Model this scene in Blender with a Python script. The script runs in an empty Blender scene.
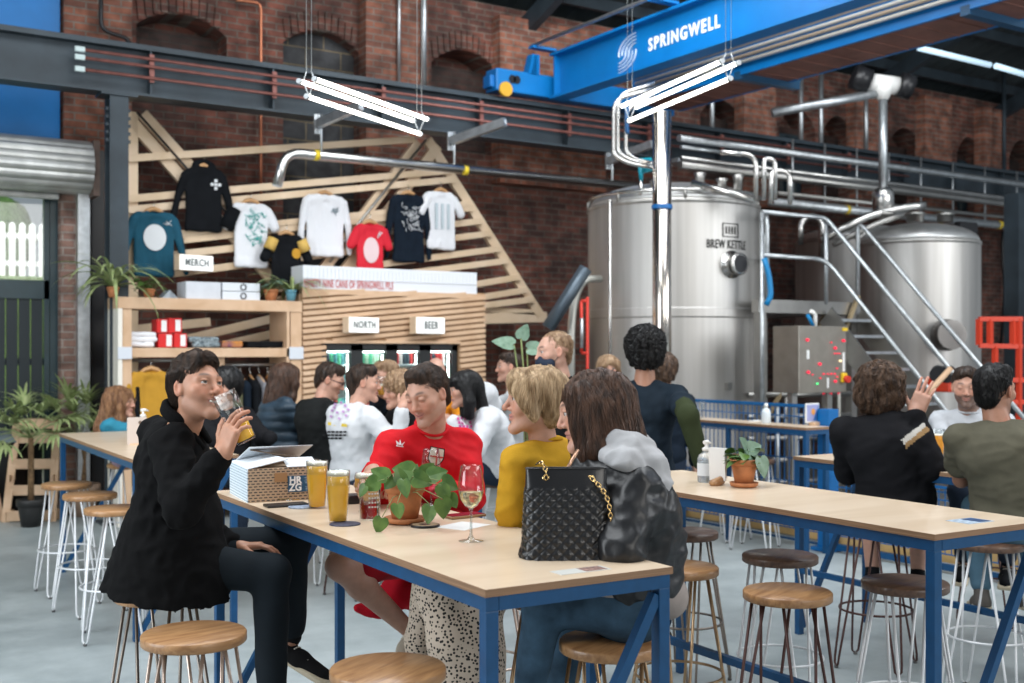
import bpy, bmesh, math, random
import numpy as np
from mathutils import Vector, Matrix, Euler
random.seed(7); np.random.seed(7)
C = bpy.context.scene.collection
PI = math.pi
# ------------------------------------------------------------------ camera, world, light, exposure
A = math.radians(33.0)            # hall axes: x along the brick wall, y towards it
CH = 1.65; F = 1138.0; HY = 352.0
RT = Vector((math.cos(A), -math.sin(A), 0)); FW = Vector((math.sin(A), math.cos(A), 0))
cd = bpy.data.cameras.new('camera'); cam = bpy.data.objects.new('camera', cd); C.objects.link(cam)
cam.location = (0, 0, CH); cam.rotation_euler = (PI/2, 0, -A)
cd.sensor_width = 36; cd.lens = F/1024*36; cd.shift_y = (HY-341.5)/1024; cd.clip_end = 200
cd.dof.use_dof = True; cd.dof.focus_distance = 4.1; cd.dof.aperture_fstop = 3.2
bpy.context.scene.camera = cam
sc = bpy.context.scene
sc.view_settings.view_transform = 'Standard'; sc.view_settings.look = 'None'
sc.view_settings.gamma = 1; sc.view_settings.use_curve_mapping = False
sc.view_settings.exposure = 0.0
w = bpy.data.worlds.new('world'); sc.world = w; w.use_nodes = True
nt = w.node_tree; nt.nodes.clear()
o_ = nt.nodes.new('ShaderNodeOutputWorld'); b_ = nt.nodes.new('ShaderNodeBackground')
b_.inputs[0].default_value = (0.80, 0.90, 1.0, 1); b_.inputs[1].default_value = 0.33
nt.links.new(b_.outputs[0], o_.inputs[0])
def area(name, loc, size, power, col, target=None, sy=None):
    l = bpy.data.lights.new(name, 'AREA'); l.shape = 'RECTANGLE'; l.size = size; l.size_y = sy or size
    l.energy = power; l.color = col
    o = bpy.data.objects.new(name, l); C.objects.link(o); o.location = loc
    d = (Vector(target) - Vector(loc)) if target else Vector((0, 0, -1))
    o.rotation_euler = d.to_track_quat('-Z', 'Y').to_euler(); return o
def W(X, Z, h=0.0):               # metres right of / ahead of the eye
    v = RT*X + FW*Z; return Vector((v.x, v.y, h))
# roof lights of the hall and the tall glazed doors behind and beside the tables, plus added fill for the tanks
area('rooflight_lamp', W(-1.5, 4.5, 7.4), 3.5, 520, (0.93, 0.97, 1.0), W(-0.8, 5.5, 0), 7)
area('rooflight_lamp', W(4.5, 7.5, 7.4), 3.5, 440, (0.93, 0.97, 1.0), W(4.0, 9, 0), 7)
area('tank_fill_lamp', W(1.0, 10.5, 6.6), 2.5, 170, (0.97, 0.99, 1.0), W(5.0, 16.0, 1.5), 2.5)  # added fill to brighten the mash tun, not an actual rooflight
area('glazed_door_lamp', W(6.5, -2.5, 4.6), 6.0, 380, (1.0, 0.965, 0.91), W(0.2, 4.5, 1.2), 4.5)
area('glazed_door_lamp', W(-5.5, 2.5, 2.8), 4.0, 330, (0.92, 0.97, 1.0), W(-1, 8.5, 1.5), 4.0)
area('tank_side_fill_lamp', W(10.5, 6, 4.2), 5.0, 420, (0.95, 0.98, 1.0), W(4.5, 13.5, 2.0), 4.0)  # added to brighten the tanks, standing in for windows out of view
# ------------------------------------------------------------------ picking points of the place
def PH(px, py, h):
    t = (CH-h)*F/(py-HY); return W((px-512)/F*t, t, h)
def PV(px, py, v):                # on the plane y = v
    xn = (px-512)/F; t = v/(RT.y*xn+FW.y); return W(xn*t, t, CH-(py-HY)/F*t)
def PU(px, py, u):                # on the plane x = u
    xn = (px-512)/F; t = u/(RT.x*xn+FW.x); return W(xn*t, t, CH-(py-HY)/F*t)
def PZ(px, py, Z):                # at depth Z
    return W((px-512)/F*Z, Z, CH-(py-HY)/F*Z)
# ------------------------------------------------------------------ materials
MATS = {}
def mat(name, col, rough=0.6, metal=0.0, noise=0.0, nscale=8.0, bump=0.0, bscale=60.0, emit=None, estr=1.0,
        trans=0.0, coat=0.0, sheen=0.0, alpha=1.0, sss=0.0, ior=1.45, col2=None, stretch=None, spec=None, vcol=False, bdist=0.002):
    if name in MATS: return MATS[name]
    m = bpy.data.materials.new(name); m.use_nodes = True; MATS[name] = m
    n = m.node_tree; N = n.nodes; L = n.links; p = N['Principled BSDF']
    p.inputs['Base Color'].default_value = (*col, 1); p.inputs['Roughness'].default_value = rough
    p.inputs['Metallic'].default_value = metal; p.inputs['IOR'].default_value = ior
    p.inputs['Transmission Weight'].default_value = trans; p.inputs['Coat Weight'].default_value = coat
    p.inputs['Sheen Weight'].default_value = sheen; p.inputs['Alpha'].default_value = alpha
    if spec is not None: p.inputs['Specular IOR Level'].default_value = spec
    if sss: p.inputs['Subsurface Weight'].default_value = sss; p.inputs['Subsurface Radius'].default_value = (0.010, 0.004, 0.002); p.inputs['Subsurface Scale'].default_value = 1
    if emit: p.inputs['Emission Color'].default_value = (*emit, 1); p.inputs['Emission Strength'].default_value = estr
    tc = N.new('ShaderNodeTexCoord'); mp = N.new('ShaderNodeMapping'); L.new(tc.outputs['Object'], mp.inputs[0])
    if stretch: mp.inputs['Scale'].default_value = stretch
    src = None
    if vcol:
        a = N.new('ShaderNodeVertexColor'); a.layer_name = 'Col'; src = a.outputs[0]; L.new(src, p.inputs['Base Color'])
    if noise > 0:
        t = N.new('ShaderNodeTexNoise'); t.inputs['Scale'].default_value = nscale; t.inputs['Detail'].default_value = 6
        L.new(mp.outputs[0], t.inputs['Vector'])
        r = N.new('ShaderNodeMapRange'); r.inputs[1].default_value = 0.3; r.inputs[2].default_value = 0.7
        L.new(t.outputs['Fac'], r.inputs[0])
        mx = N.new('ShaderNodeMix'); mx.data_type = 'RGBA'; L.new(r.outputs[0], mx.inputs['Factor'])
        if src:
            mx.blend_type = 'MULTIPLY'; L.new(src, mx.inputs['A']); mx.inputs['B'].default_value = (1-noise, 1-noise, 1-noise, 1)
        else:
            c2 = col2 or tuple(c*(1-noise) for c in col); c1 = col if col2 else tuple(min(1, c*(1+noise*0.5)) for c in col)
            mx.inputs['A'].default_value = (*c1, 1); mx.inputs['B'].default_value = (*c2, 1)
        L.new(mx.outputs['Result'], p.inputs['Base Color'])
    if bump > 0:
        t2 = N.new('ShaderNodeTexNoise'); t2.inputs['Scale'].default_value = bscale; t2.inputs['Detail'].default_value = 4
        L.new(mp.outputs[0], t2.inputs['Vector'])
        bp = N.new('ShaderNodeBump'); bp.inputs['Strength'].default_value = bump; bp.inputs['Distance'].default_value = bdist
        L.new(t2.outputs['Fac'], bp.inputs['Height']); L.new(bp.outputs[0], p.inputs['Normal'])
    return m
def brickmat(name, c1, c2, mortar, bw=0.235, bh=0.078, dirt=0.6, axis='XZ', dark=(0.02, 0.015, 0.013), dscale=0.55, rough=0.85):
    m = bpy.data.materials.new(name); m.use_nodes = True; N = m.node_tree.nodes; L = m.node_tree.links; p = N['Principled BSDF']
    g = N.new('ShaderNodeNewGeometry'); s = N.new('ShaderNodeSeparateXYZ'); c = N.new('ShaderNodeCombineXYZ')
    L.new(g.outputs['Position'], s.inputs[0])
    ad = N.new('ShaderNodeMath'); ad.operation = 'ADD'; L.new(s.outputs[0], ad.inputs[0]); L.new(s.outputs[1], ad.inputs[1])
    L.new(ad.outputs[0], c.inputs[0]); L.new(s.outputs[2], c.inputs[1])
    wob = N.new('ShaderNodeTexNoise'); wob.inputs['Scale'].default_value = 1.3; L.new(g.outputs['Position'], wob.inputs['Vector'])
    va = N.new('ShaderNodeVectorMath'); va.operation = 'MULTIPLY_ADD'; L.new(wob.outputs['Color'], va.inputs[0]); va.inputs[1].default_value = (0.03, 0.03, 0); L.new(c.outputs[0], va.inputs[2])
    b = N.new('ShaderNodeTexBrick'); L.new(va.outputs[0], b.inputs['Vector'])
    b.inputs['Color1'].default_value = (*c1, 1); b.inputs['Color2'].default_value = (*c2, 1); b.inputs['Mortar'].default_value = (*mortar, 1)
    b.inputs['Scale'].default_value = 1; b.inputs['Brick Width'].default_value = bw; b.inputs['Row Height'].default_value = bh
    b.inputs['Mortar Size'].default_value = 0.009; b.inputs['Mortar Smooth'].default_value = 0.3; b.inputs['Bias'].default_value = -0.1
    n1 = N.new('ShaderNodeTexNoise'); n1.inputs['Scale'].default_value = dscale; n1.inputs['Detail'].default_value = 7; n1.inputs['Roughness'].default_value = 0.65
    L.new(g.outputs['Position'], n1.inputs['Vector'])
    r = N.new('ShaderNodeMapRange'); r.inputs[1].default_value = 0.38; r.inputs[2].default_value = 0.62; r.inputs[4].default_value = dirt
    L.new(n1.outputs['Fac'], r.inputs[0])
    mx = N.new('ShaderNodeMix'); mx.data_type = 'RGBA'; L.new(r.outputs[0], mx.inputs['Factor']); L.new(b.outputs['Color'], mx.inputs['A']); mx.inputs['B'].default_value = (*dark, 1)
    n2 = N.new('ShaderNodeTexNoise'); n2.inputs['Scale'].default_value = 5; n2.inputs['Detail'].default_value = 8; L.new(va.outputs[0], n2.inputs['Vector'])
    r2 = N.new('ShaderNodeMapRange'); r2.inputs[1].default_value = 0.35; r2.inputs[2].default_value = 0.75; r2.inputs[3].default_value = 0.45; r2.inputs[4].default_value = 1.35
    L.new(n2.outputs['Fac'], r2.inputs[0])
    ml = N.new('ShaderNodeMix'); ml.data_type = 'RGBA'; ml.blend_type = 'MULTIPLY'; ml.inputs['Factor'].default_value = 1; L.new(mx.outputs['Result'], ml.inputs['A']); L.new(r2.outputs[0], ml.inputs['B'])
    L.new(ml.outputs['Result'], p.inputs['Base Color']); p.inputs['Roughness'].default_value = rough
    bp = N.new('ShaderNodeBump'); bp.inputs['Strength'].default_value = 0.8; bp.inputs['Distance'].default_value = 0.012; bp.invert = True
    L.new(b.outputs['Fac'], bp.inputs['Height']); L.new(bp.outputs[0], p.inputs['Normal'])
    return m
def woodmat(name, light, dark, scale=3.0, stretch=(1, 12, 12), rough=0.5, coat=0.0, contrast=1.0):
    m = bpy.data.materials.new(name); m.use_nodes = True; MATS[name] = m; N = m.node_tree.nodes; L = m.node_tree.links; p = N['Principled BSDF']
    tc = N.new('ShaderNodeTexCoord'); oi = N.new('ShaderNodeObjectInfo')
    va = N.new('ShaderNodeVectorMath'); va.operation = 'MULTIPLY_ADD'; L.new(oi.outputs['Random'], va.inputs[0]); va.inputs[1].default_value = (7, 5, 3); L.new(tc.outputs['Object'], va.inputs[2])
    mp = N.new('ShaderNodeMapping'); mp.inputs['Scale'].default_value = stretch; L.new(va.outputs[0], mp.inputs[0])
    t = N.new('ShaderNodeTexNoise'); t.inputs['Scale'].default_value = scale; t.inputs['Detail'].default_value = 8; t.inputs['Distortion'].default_value = 0.6; L.new(mp.outputs[0], t.inputs['Vector'])
    cr = N.new('ShaderNodeValToRGB'); cr.color_ramp.elements[0].position = 0.5-0.18*contrast; cr.color_ramp.elements[1].position = 0.5+0.2*contrast
    cr.color_ramp.elements[0].color = (*dark, 1); cr.color_ramp.elements[1].color = (*light, 1)
    L.new(t.outputs['Fac'], cr.inputs[0]); L.new(cr.outputs[0], p.inputs['Base Color'])
    p.inputs['Roughness'].default_value = rough; p.inputs['Coat Weight'].default_value = coat
    bp = N.new('ShaderNodeBump'); bp.inputs['Strength'].default_value = 0.15; bp.inputs['Distance'].default_value = 0.002
    L.new(t.outputs['Fac'], bp.inputs['Height']); L.new(bp.outputs[0], p.inputs['Normal'])
    return m
def emat(name, col, s):
    if name in MATS: return MATS[name]
    m = bpy.data.materials.new(name); m.use_nodes = True; MATS[name] = m; p = m.node_tree.nodes['Principled BSDF']
    p.inputs['Base Color'].default_value = (*col, 1); p.inputs['Emission Color'].default_value = (*col, 1); p.inputs['Emission Strength'].default_value = s
    return m
# ------------------------------------------------------------------ mesh building
class MB:
    def __init__(s): s.bm = bmesh.new()
    def box(s, c, d, R=None, bev=0.0, mi=0):
        c = Vector(c); g = bmesh.ops.create_cube(s.bm, size=1.0); vs = g['verts']
        for v in vs:
            q = Vector((v.co.x*d[0], v.co.y*d[1], v.co.z*d[2]))
            v.co = c + (R @ q if R is not None else q)
        fs = list({f for v in vs for f in v.link_faces})
        for f in fs: f.material_index = mi
        if bev > 0:
            es = list({e for f in fs for e in f.edges})
            r = bmesh.ops.bevel(s.bm, geom=es, offset=bev, segments=2, affect='EDGES', profile=0.6)
            for f in r['faces']: f.material_index = mi
        return s
    def bar(s, a, b, w, h, up=Vector((0, 0, 1)), bev=0.0, mi=0):     # rectangular bar from a to b
        a = Vector(a); b = Vector(b); x = (b-a); L = x.length; x.normalize(); y = Vector(up).cross(x)
        if y.length < 1e-4: y = Vector((0, 1, 0)).cross(x)
        y.normalize(); z = x.cross(y); R = Matrix((x, y, z)).transposed()
        return s.box((a+b)/2, (L, w, h), R, bev, mi)
    def tube(s, pts, r, n=8, caps=True, mi=0, closed=False):
        pts = [Vector(p) for p in pts]; rs = r if isinstance(r, (list, tuple)) else [r]*len(pts); rings = []; N = len(pts); ref = None
        for i, p in enumerate(pts):
            if closed: t = pts[(i+1) % N]-pts[i-1]
            else: t = pts[min(i+1, N-1)]-pts[max(i-1, 0)]
            t.normalize()
            if ref is None: ref = Vector((0, 0, 1)) if abs(t.z) < 0.9 else Vector((1, 0, 0))
            a = t.cross(ref)
            if a.length < 1e-5: a = t.orthogonal()
            a.normalize(); b = a.cross(t); b.normalize(); ref = b
            rings.append([s.bm.verts.new(p+(a*math.cos(2*PI*k/n)+b*math.sin(2*PI*k/n))*rs[i]) for k in range(n)])
        M = N if closed else N-1
        for i in range(M):
            A_, B_ = rings[i], rings[(i+1) % N]
            for k in range(n):
                f = s.bm.faces.new((A_[k], A_[(k+1) % n], B_[(k+1) % n], B_[k])); f.smooth = True; f.material_index = mi
        if caps and not closed:
            for q in (rings[0][::-1], rings[-1]):
                f = s.bm.faces.new(q); f.material_index = mi
        return s
    def lathe(s, prof, c=(0, 0, 0), n=24, R=None, mi=0, cap=True, smooth=True):
        c = Vector(c); rings = []
        for (r, z) in prof:
            ring = []
            for k in range(n):
                q = Vector((r*math.cos(2*PI*k/n), r*math.sin(2*PI*k/n), z)); ring.append(s.bm.verts.new(c+(R @ q if R is not None else q)))
            rings.append(ring)
        for i in range(len(rings)-1):
            for k in range(n):
                f = s.bm.faces.new((rings[i][k], rings[i][(k+1) % n], rings[i+1][(k+1) % n], rings[i+1][k])); f.smooth = smooth; f.material_index = mi
        if cap:
            for q in (rings[0][::-1], rings[-1]):
                f = s.bm.faces.new(q); f.material_index = mi
        return s
    def poly(s, pts, mi=0):
        f = s.bm.faces.new([s.bm.verts.new(Vector(p)) for p in pts]); f.material_index = mi; return s
    def prism(s, pts, d, mi=0):       # polygon pushed along d
        d = Vector(d); a = [s.bm.verts.new(Vector(p)) for p in pts]; b = [s.bm.verts.new(Vector(p)+d) for p in pts]; n = len(a)
        fs = [s.bm.faces.new(a[::-1]), s.bm.faces.new(b)]
        for k in range(n): fs.append(s.bm.faces.new((a[k], a[(k+1) % n], b[(k+1) % n], b[k])))
        for f in fs: f.material_index = mi
        return s
    def build(s, name, m=None, parent=None, mats=None, smooth=False, loc=None):
        bmesh.ops.recalc_face_normals(s.bm, faces=s.bm.faces)
        me = bpy.data.meshes.new(name); s.bm.to_mesh(me); s.bm.free()
        for q in (mats or [m]): me.materials.append(q)
        if smooth:
            for f in me.polygons: f.use_smooth = True
        o = bpy.data.objects.new(name, me); C.objects.link(o)
        if parent is not None: o.parent = parent
        return o
def tag(o, label, cat, group=None):
    o['label'] = label; o['category'] = cat
    if group: o['group'] = group
    return o
def thing(name, label, cat, loc=(0, 0, 0), rz=0.0, group=None):
    o = bpy.data.objects.new(name, None); C.objects.link(o); o.location = loc; o.rotation_euler = (0, 0, rz); o.empty_display_size = 0.1
    return tag(o, label, cat, group)
def struct(o): o['kind'] = 'structure'; return o
def stuff(o): o['kind'] = 'stuff'; return o
def copy_tree(o, parent=None):
    c = o.copy(); C.objects.link(c)
    if parent: c.parent = parent
    for ch in list(o.children): copy_tree(ch, c)
    return c
def relabel(o, label, group=None):
    o['label'] = label
    if group: o['group'] = group
    return o
def recentre(o):
    """put a mesh's origin at the middle of its foot"""
    me = o.data; n = len(me.vertices); a = np.empty(n*3, 'f'); me.vertices.foreach_get('co', a); a = a.reshape(-1, 3)
    c = np.array([(a[:, 0].min()+a[:, 0].max())/2, (a[:, 1].min()+a[:, 1].max())/2, a[:, 2].min()]); a -= c
    me.vertices.foreach_set('co', a.ravel()); me.update(); o.location = o.location+Vector(c.tolist()); return o
def textmesh(body, size, m, name, parent, loc, R, sx=1.0, extr=0.002, bold=0.0, spacing=1.0, align='CENTER'):
    cu = bpy.data.curves.new(name, 'FONT'); cu.body = body; cu.size = size; cu.extrude = extr; cu.offset = bold; cu.align_x = align; cu.align_y = 'CENTER'
    cu.space_character = spacing; cu.resolution_u = 3
    to = bpy.data.objects.new(name+'_tmp', cu); C.objects.link(to); bpy.context.view_layer.update()
    me = bpy.data.meshes.new_from_object(to.evaluated_get(bpy.context.evaluated_depsgraph_get()))
    bpy.data.objects.remove(to); me.materials.clear(); me.materials.append(m); me.name = name
    for v in me.vertices: v.co = Vector(loc)+R @ Vector((v.co.x*sx, v.co.y, v.co.z))
    o = bpy.data.objects.new(name, me); C.objects.link(o)
    if parent: o.parent = parent
    return o
def axes(x, y):                      # rotation with given x and y directions
    x = Vector(x).normalized(); y = Vector(y); y = (y-x*y.dot(x)).normalized(); return Matrix((x, y, x.cross(y))).transposed()
def bend(pts, r, k=5):               # round the corners of a polyline
    pts = [Vector(p) for p in pts]; out = [pts[0]]
    for i in range(1, len(pts)-1):
        a, b, c = pts[i-1], pts[i], pts[i+1]; d1 = (a-b); d2 = (c-b); q = min(r, d1.length*0.45, d2.length*0.45)
        p1 = b+d1.normalized()*q; p2 = b+d2.normalized()*q
        for j in range(k+1):
            t = j/k; out.append(p1*(1-t)**2+b*2*t*(1-t)+p2*t*t)
    out.append(pts[-1]); return out
# ------------------------------------------------------------------ palette
M_steel = mat('stainless_steel', (0.62, 0.61, 0.59), 0.27, 1.0, noise=0.12, nscale=2, stretch=(3, 3, 0.3), bump=0.05, bscale=30)
M_steel_d = mat('dull_stainless', (0.42, 0.41, 0.39), 0.38, 1.0, noise=0.2, nscale=3)
M_galv = mat('galvanised_steel', (0.55, 0.58, 0.60), 0.4, 0.9, noise=0.2, nscale=14)
M_blue = mat('blue_powder_coat', (0.003, 0.060, 0.165), 0.42, 0.0, noise=0.15, nscale=20)
M_crane = mat('crane_blue_paint', (0.0, 0.145, 0.42), 0.4, 0.0, noise=0.12, nscale=3)
M_beam = mat('dark_grey_beam_paint', (0.034, 0.048, 0.060), 0.45, 0.2, noise=0.4, nscale=2.5)
M_ply = woodmat('birch_ply_top', (0.70, 0.56, 0.415), (0.60, 0.46, 0.32), 1.6, (1, 5, 5), 0.36, 0.15)
M_plyedge = mat('ply_edge', (0.27, 0.155, 0.085), 0.6, noise=0.35, nscale=40, stretch=(0.1, 0.1, 6))
M_timber = woodmat('pale_timber', (0.68, 0.47, 0.31), (0.55, 0.35, 0.21), 2.5, (1.5, 1.5, 1.5), 0.6)
M_timber_p = woodmat('bleached_timber', (0.74, 0.58, 0.42), (0.64, 0.47, 0.30), 2.0, (1.5, 1.5, 1.5), 0.6)
M_seat_l = woodmat('oak_seat', (0.44, 0.24, 0.105), (0.24, 0.115, 0.045), 5, (1.2, 9, 9), 0.42, 0.2)
M_seat_d = woodmat('walnut_seat', (0.15, 0.082, 0.05), (0.07, 0.036, 0.024), 5, (1.2, 9, 9), 0.45, 0.2)
M_white = mat('white_paint', (0.78, 0.77, 0.74), 0.6, noise=0.05)
M_black = mat('black_plastic', (0.012, 0.012, 0.014), 0.35)
M_dark = mat('dark_grey_paint', (0.02, 0.035, 0.045), 0.5, noise=0.2)
M_terra = mat('terracotta', (0.48, 0.185, 0.075), 0.75, noise=0.3, nscale=18, bump=0.2, bscale=80)
M_soil = mat('soil', (0.03, 0.018, 0.01), 0.95, bump=0.8, bscale=120)
def thinglass(name, tint=(0.96, 0.98, 0.98), refl=1.0):
    m = bpy.data.materials.new(name); m.use_nodes = True; N = m.node_tree.nodes; L = m.node_tree.links; N.clear(); o = N.new('ShaderNodeOutputMaterial'); mx = N.new('ShaderNodeMixShader'); t = N.new('ShaderNodeBsdfTransparent'); g = N.new('ShaderNodeBsdfGlossy'); lw = N.new('ShaderNodeLayerWeight'); lw.inputs[0].default_value = 0.5; pw = N.new('ShaderNodeMath'); pw.operation = 'POWER'; pw.inputs[1].default_value = 3.5; f = N.new('ShaderNodeMath'); f.operation = 'MULTIPLY_ADD'; f.inputs[1].default_value = 0.85*refl; f.inputs[2].default_value = 0.045*refl; L.new(lw.outputs['Facing'], pw.inputs[0]); L.new(pw.outputs[0], f.inputs[0])
    t.inputs[0].default_value = (*tint, 1); g.inputs['Roughness'].default_value = 0.03; L.new(f.outputs[0], mx.inputs[0]); L.new(t.outputs[0], mx.inputs[1]); L.new(g.outputs[0], mx.inputs[2]); L.new(mx.outputs[0], o.inputs[0]); return m
M_glass = thinglass('clear_glass'); M_stem = thinglass('solid_glass', (0.78, 0.82, 0.82), 1.8)
M_beer = mat('golden_beer', (0.95, 0.52, 0.05), 0.25, trans=0.12, ior=1.33, emit=None)
M_beer2 = mat('amber_beer', (0.85, 0.36, 0.03), 0.25, trans=0.12, ior=1.33)
M_foam = mat('beer_foam', (0.86, 0.80, 0.68), 0.8, bump=0.3, bscale=300)
M_wine = mat('white_wine', (0.93, 0.80, 0.50), 0.03, trans=0.9, ior=1.2)
M_paper = mat('white_paper', (0.78, 0.78, 0.77), 0.7)
M_red = mat('red_paint', (0.55, 0.03, 0.015), 0.45)
M_leaf = mat('green_leaf', (0.125, 0.22, 0.05), 0.38, noise=0.5, nscale=22, col2=(0.045, 0.11, 0.025))
M_leaf2 = mat('pale_leaf', (0.22, 0.33, 0.10), 0.5, noise=0.5, nscale=20, col2=(0.10, 0.20, 0.05))
M_leaf3 = mat('grey_green_leaf', (0.20, 0.30, 0.22), 0.4, noise=0.4, nscale=20, col2=(0.08, 0.15, 0.09))
M_gold = mat('gold_metal', (0.85, 0.58, 0.25), 0.2, 1.0)
# ------------------------------------------------------------------ smooth-blended volumes turned into one continuous surface
def V3(*a): return np.array(a, float)
def unit(v): v = np.asarray(v, float); return v/(np.linalg.norm(v)+1e-12)
def frame(x, y):                      # columns: x, y', z
    x = unit(x); y = np.asarray(y, float); y = unit(y-x*y.dot(x)); return np.stack([x, y, np.cross(x, y)], 1)
_rs = np.random.RandomState(3)
_ND = _rs.normal(size=(24, 3)); _ND /= np.linalg.norm(_ND, axis=1)[:, None]; _NP = _rs.uniform(0, 6.28, 24)
def wav(P, f, n=8, o=0):              # cheap smooth noise about -1..1
    s = 0
    for i in range(n):
        j = (i+o) % 24; s = s+np.sin(P @ _ND[j]*f*(0.7+0.07*i)*2+_NP[j]+0.8*np.sin(P @ _ND[(j+5) % 24]*f+_NP[j]))
    return s/n*1.6
class Vol:
    def __init__(s): s.p = []          # (kind, data, k, mode)
    def cone(s, a, b, r1, r2, k=0.02, sub=False):
        s.p.append(('c', np.asarray(a, float), np.asarray(b, float), r1, r2, k, sub)); return s
    def chain(s, pts, rs, k=0.02):
        for i in range(len(pts)-1): s.cone(pts[i], pts[i+1], rs[i], rs[i+1], k)
        return s
    def ell(s, c, r, R=None, k=0.02, sub=False):
        s.p.append(('e', np.asarray(c, float), np.asarray(r, float), np.eye(3) if R is None else np.asarray(R, float), None, k, sub)); return s
    def box(s, c, r, R=None, rd=0.01, k=0.02, sub=False):
        s.p.append(('b', np.asarray(c, float), np.asarray(r, float), np.eye(3) if R is None else np.asarray(R, float), rd, k, sub)); return s
    @staticmethod
    def d(p, P):
        if p[0] == 'c':
            a, b, r1, r2 = p[1:5]; ba = b-a; L2 = max(ba.dot(ba), 1e-9); pa = P-a
            h = np.clip(pa @ ba/L2, 0, 1); q = pa-h[..., None]*ba
            return np.sqrt((q*q).sum(-1))-(r1+(r2-r1)*h)
        if p[0] == 'l':
            a, b, (R_, ra), rb = p[1:5]; ba = b-a; Ln = np.sqrt(ba.dot(ba)); pa = P-a; t = pa @ ba/Ln; h = np.clip(t/Ln, 0, 1)[..., None]; q = pa-h*ba; r = ra+(rb-ra)*h; x = q @ R_[:, 0]/r[..., 0]; y = q @ R_[:, 1]/r[..., 1]
            return np.maximum((np.sqrt(x*x+y*y)-1)*r.min(-1), np.abs(t-Ln/2)-Ln/2)
        q = (P-p[1]) @ p[3]
        if p[0] == 'e':
            r = p[2]; u = q/r; k0 = np.sqrt((u*u).sum(-1))+1e-9; v = u/r; k1 = np.sqrt((v*v).sum(-1))+1e-9
            return k0*(k0-1)/k1
        q = np.abs(q)-p[2]+p[4]; return np.sqrt((np.maximum(q, 0)**2).sum(-1))+np.minimum(q.max(-1), 0)-p[4]
    def loft(s, a, b, R, ra, rb, k=0.02, sub=False):    # elliptical loft, x and y radii of frame R at each end
        s.p.append(('l', np.asarray(a, float), np.asarray(b, float), (np.asarray(R, float), np.asarray(ra, float)), np.asarray(rb, float), k, sub)); return s
    def bounds(s, p):
        if p[0] == 'l': m = max(p[3][1].max(), p[4].max()); return np.minimum(p[1], p[2])-m, np.maximum(p[1], p[2])+m
        if p[0] == 'c': m = max(p[3], p[4]); return np.minimum(p[1], p[2])-m, np.maximum(p[1], p[2])+m
        e = np.abs(p[3]) @ p[2]; return p[1]-e, p[1]+e
    def ev(s, P, noise=None):
        D = np.full(P.shape[:-1], 9.0)
        for p in s.p: D = s.comb(D, s.d(p, P), p[5], p[6])
        if noise is not None: D = D+noise(P)
        return D
    @staticmethod
    def comb(D, d, k, sub):
        if sub:
            d = -d; h = np.maximum(k-np.abs(D-d), 0)/k; return np.maximum(D, d)+h*h*k/4
        h = np.maximum(k-np.abs(D-d), 0)/k; return np.minimum(D, d)-h*h*k/4
    def mesh(s, vox, noise=None, grow=0.0, clip=None):
        add = [p for p in s.p if not p[6]]
        B = [s.bounds(p) for p in add]; lo = np.min([b[0] for b in B], 0)-3*vox-grow-0.012; hi = np.max([b[1] for b in B], 0)+3*vox+grow+0.012
        n = np.ceil((hi-lo)/vox).astype(int)+1; ax = [lo[i]+vox*np.arange(n[i]) for i in range(3)]
        D = np.full(n, 1.0, dtype=np.float32)
        for p in s.p:
            b0, b1 = s.bounds(p); m = p[5]+2.5*vox+grow+0.01
            i0 = np.clip(((b0-m-lo)/vox).astype(int), 0, n); i1 = np.clip(((b1+m-lo)/vox).astype(int)+2, 0, n)
            if (i1 <= i0).any(): continue
            sl = tuple(slice(i0[i], i1[i]) for i in range(3))
            G = np.stack(np.meshgrid(*[ax[i][sl[i]] for i in range(3)], indexing='ij'), -1)
            D[sl] = s.comb(D[sl], s.d(p, G), p[5], p[6])
        D = D-grow
        if noise is not None:
            M = np.abs(D) < 3*vox+0.02; idx = np.argwhere(M); D[M] += noise(lo+vox*idx).astype(np.float32)
        if clip is not None:
            M = D < 3*vox+0.01; idx = np.argwhere(M); D[M] = np.maximum(D[M], clip(lo+vox*idx).astype(np.float32))
        D[0] = D[-1] = 1; D[:, 0] = D[:, -1] = 1; D[:, :, 0] = D[:, :, -1] = 1
        return snets(D, lo, vox)
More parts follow.
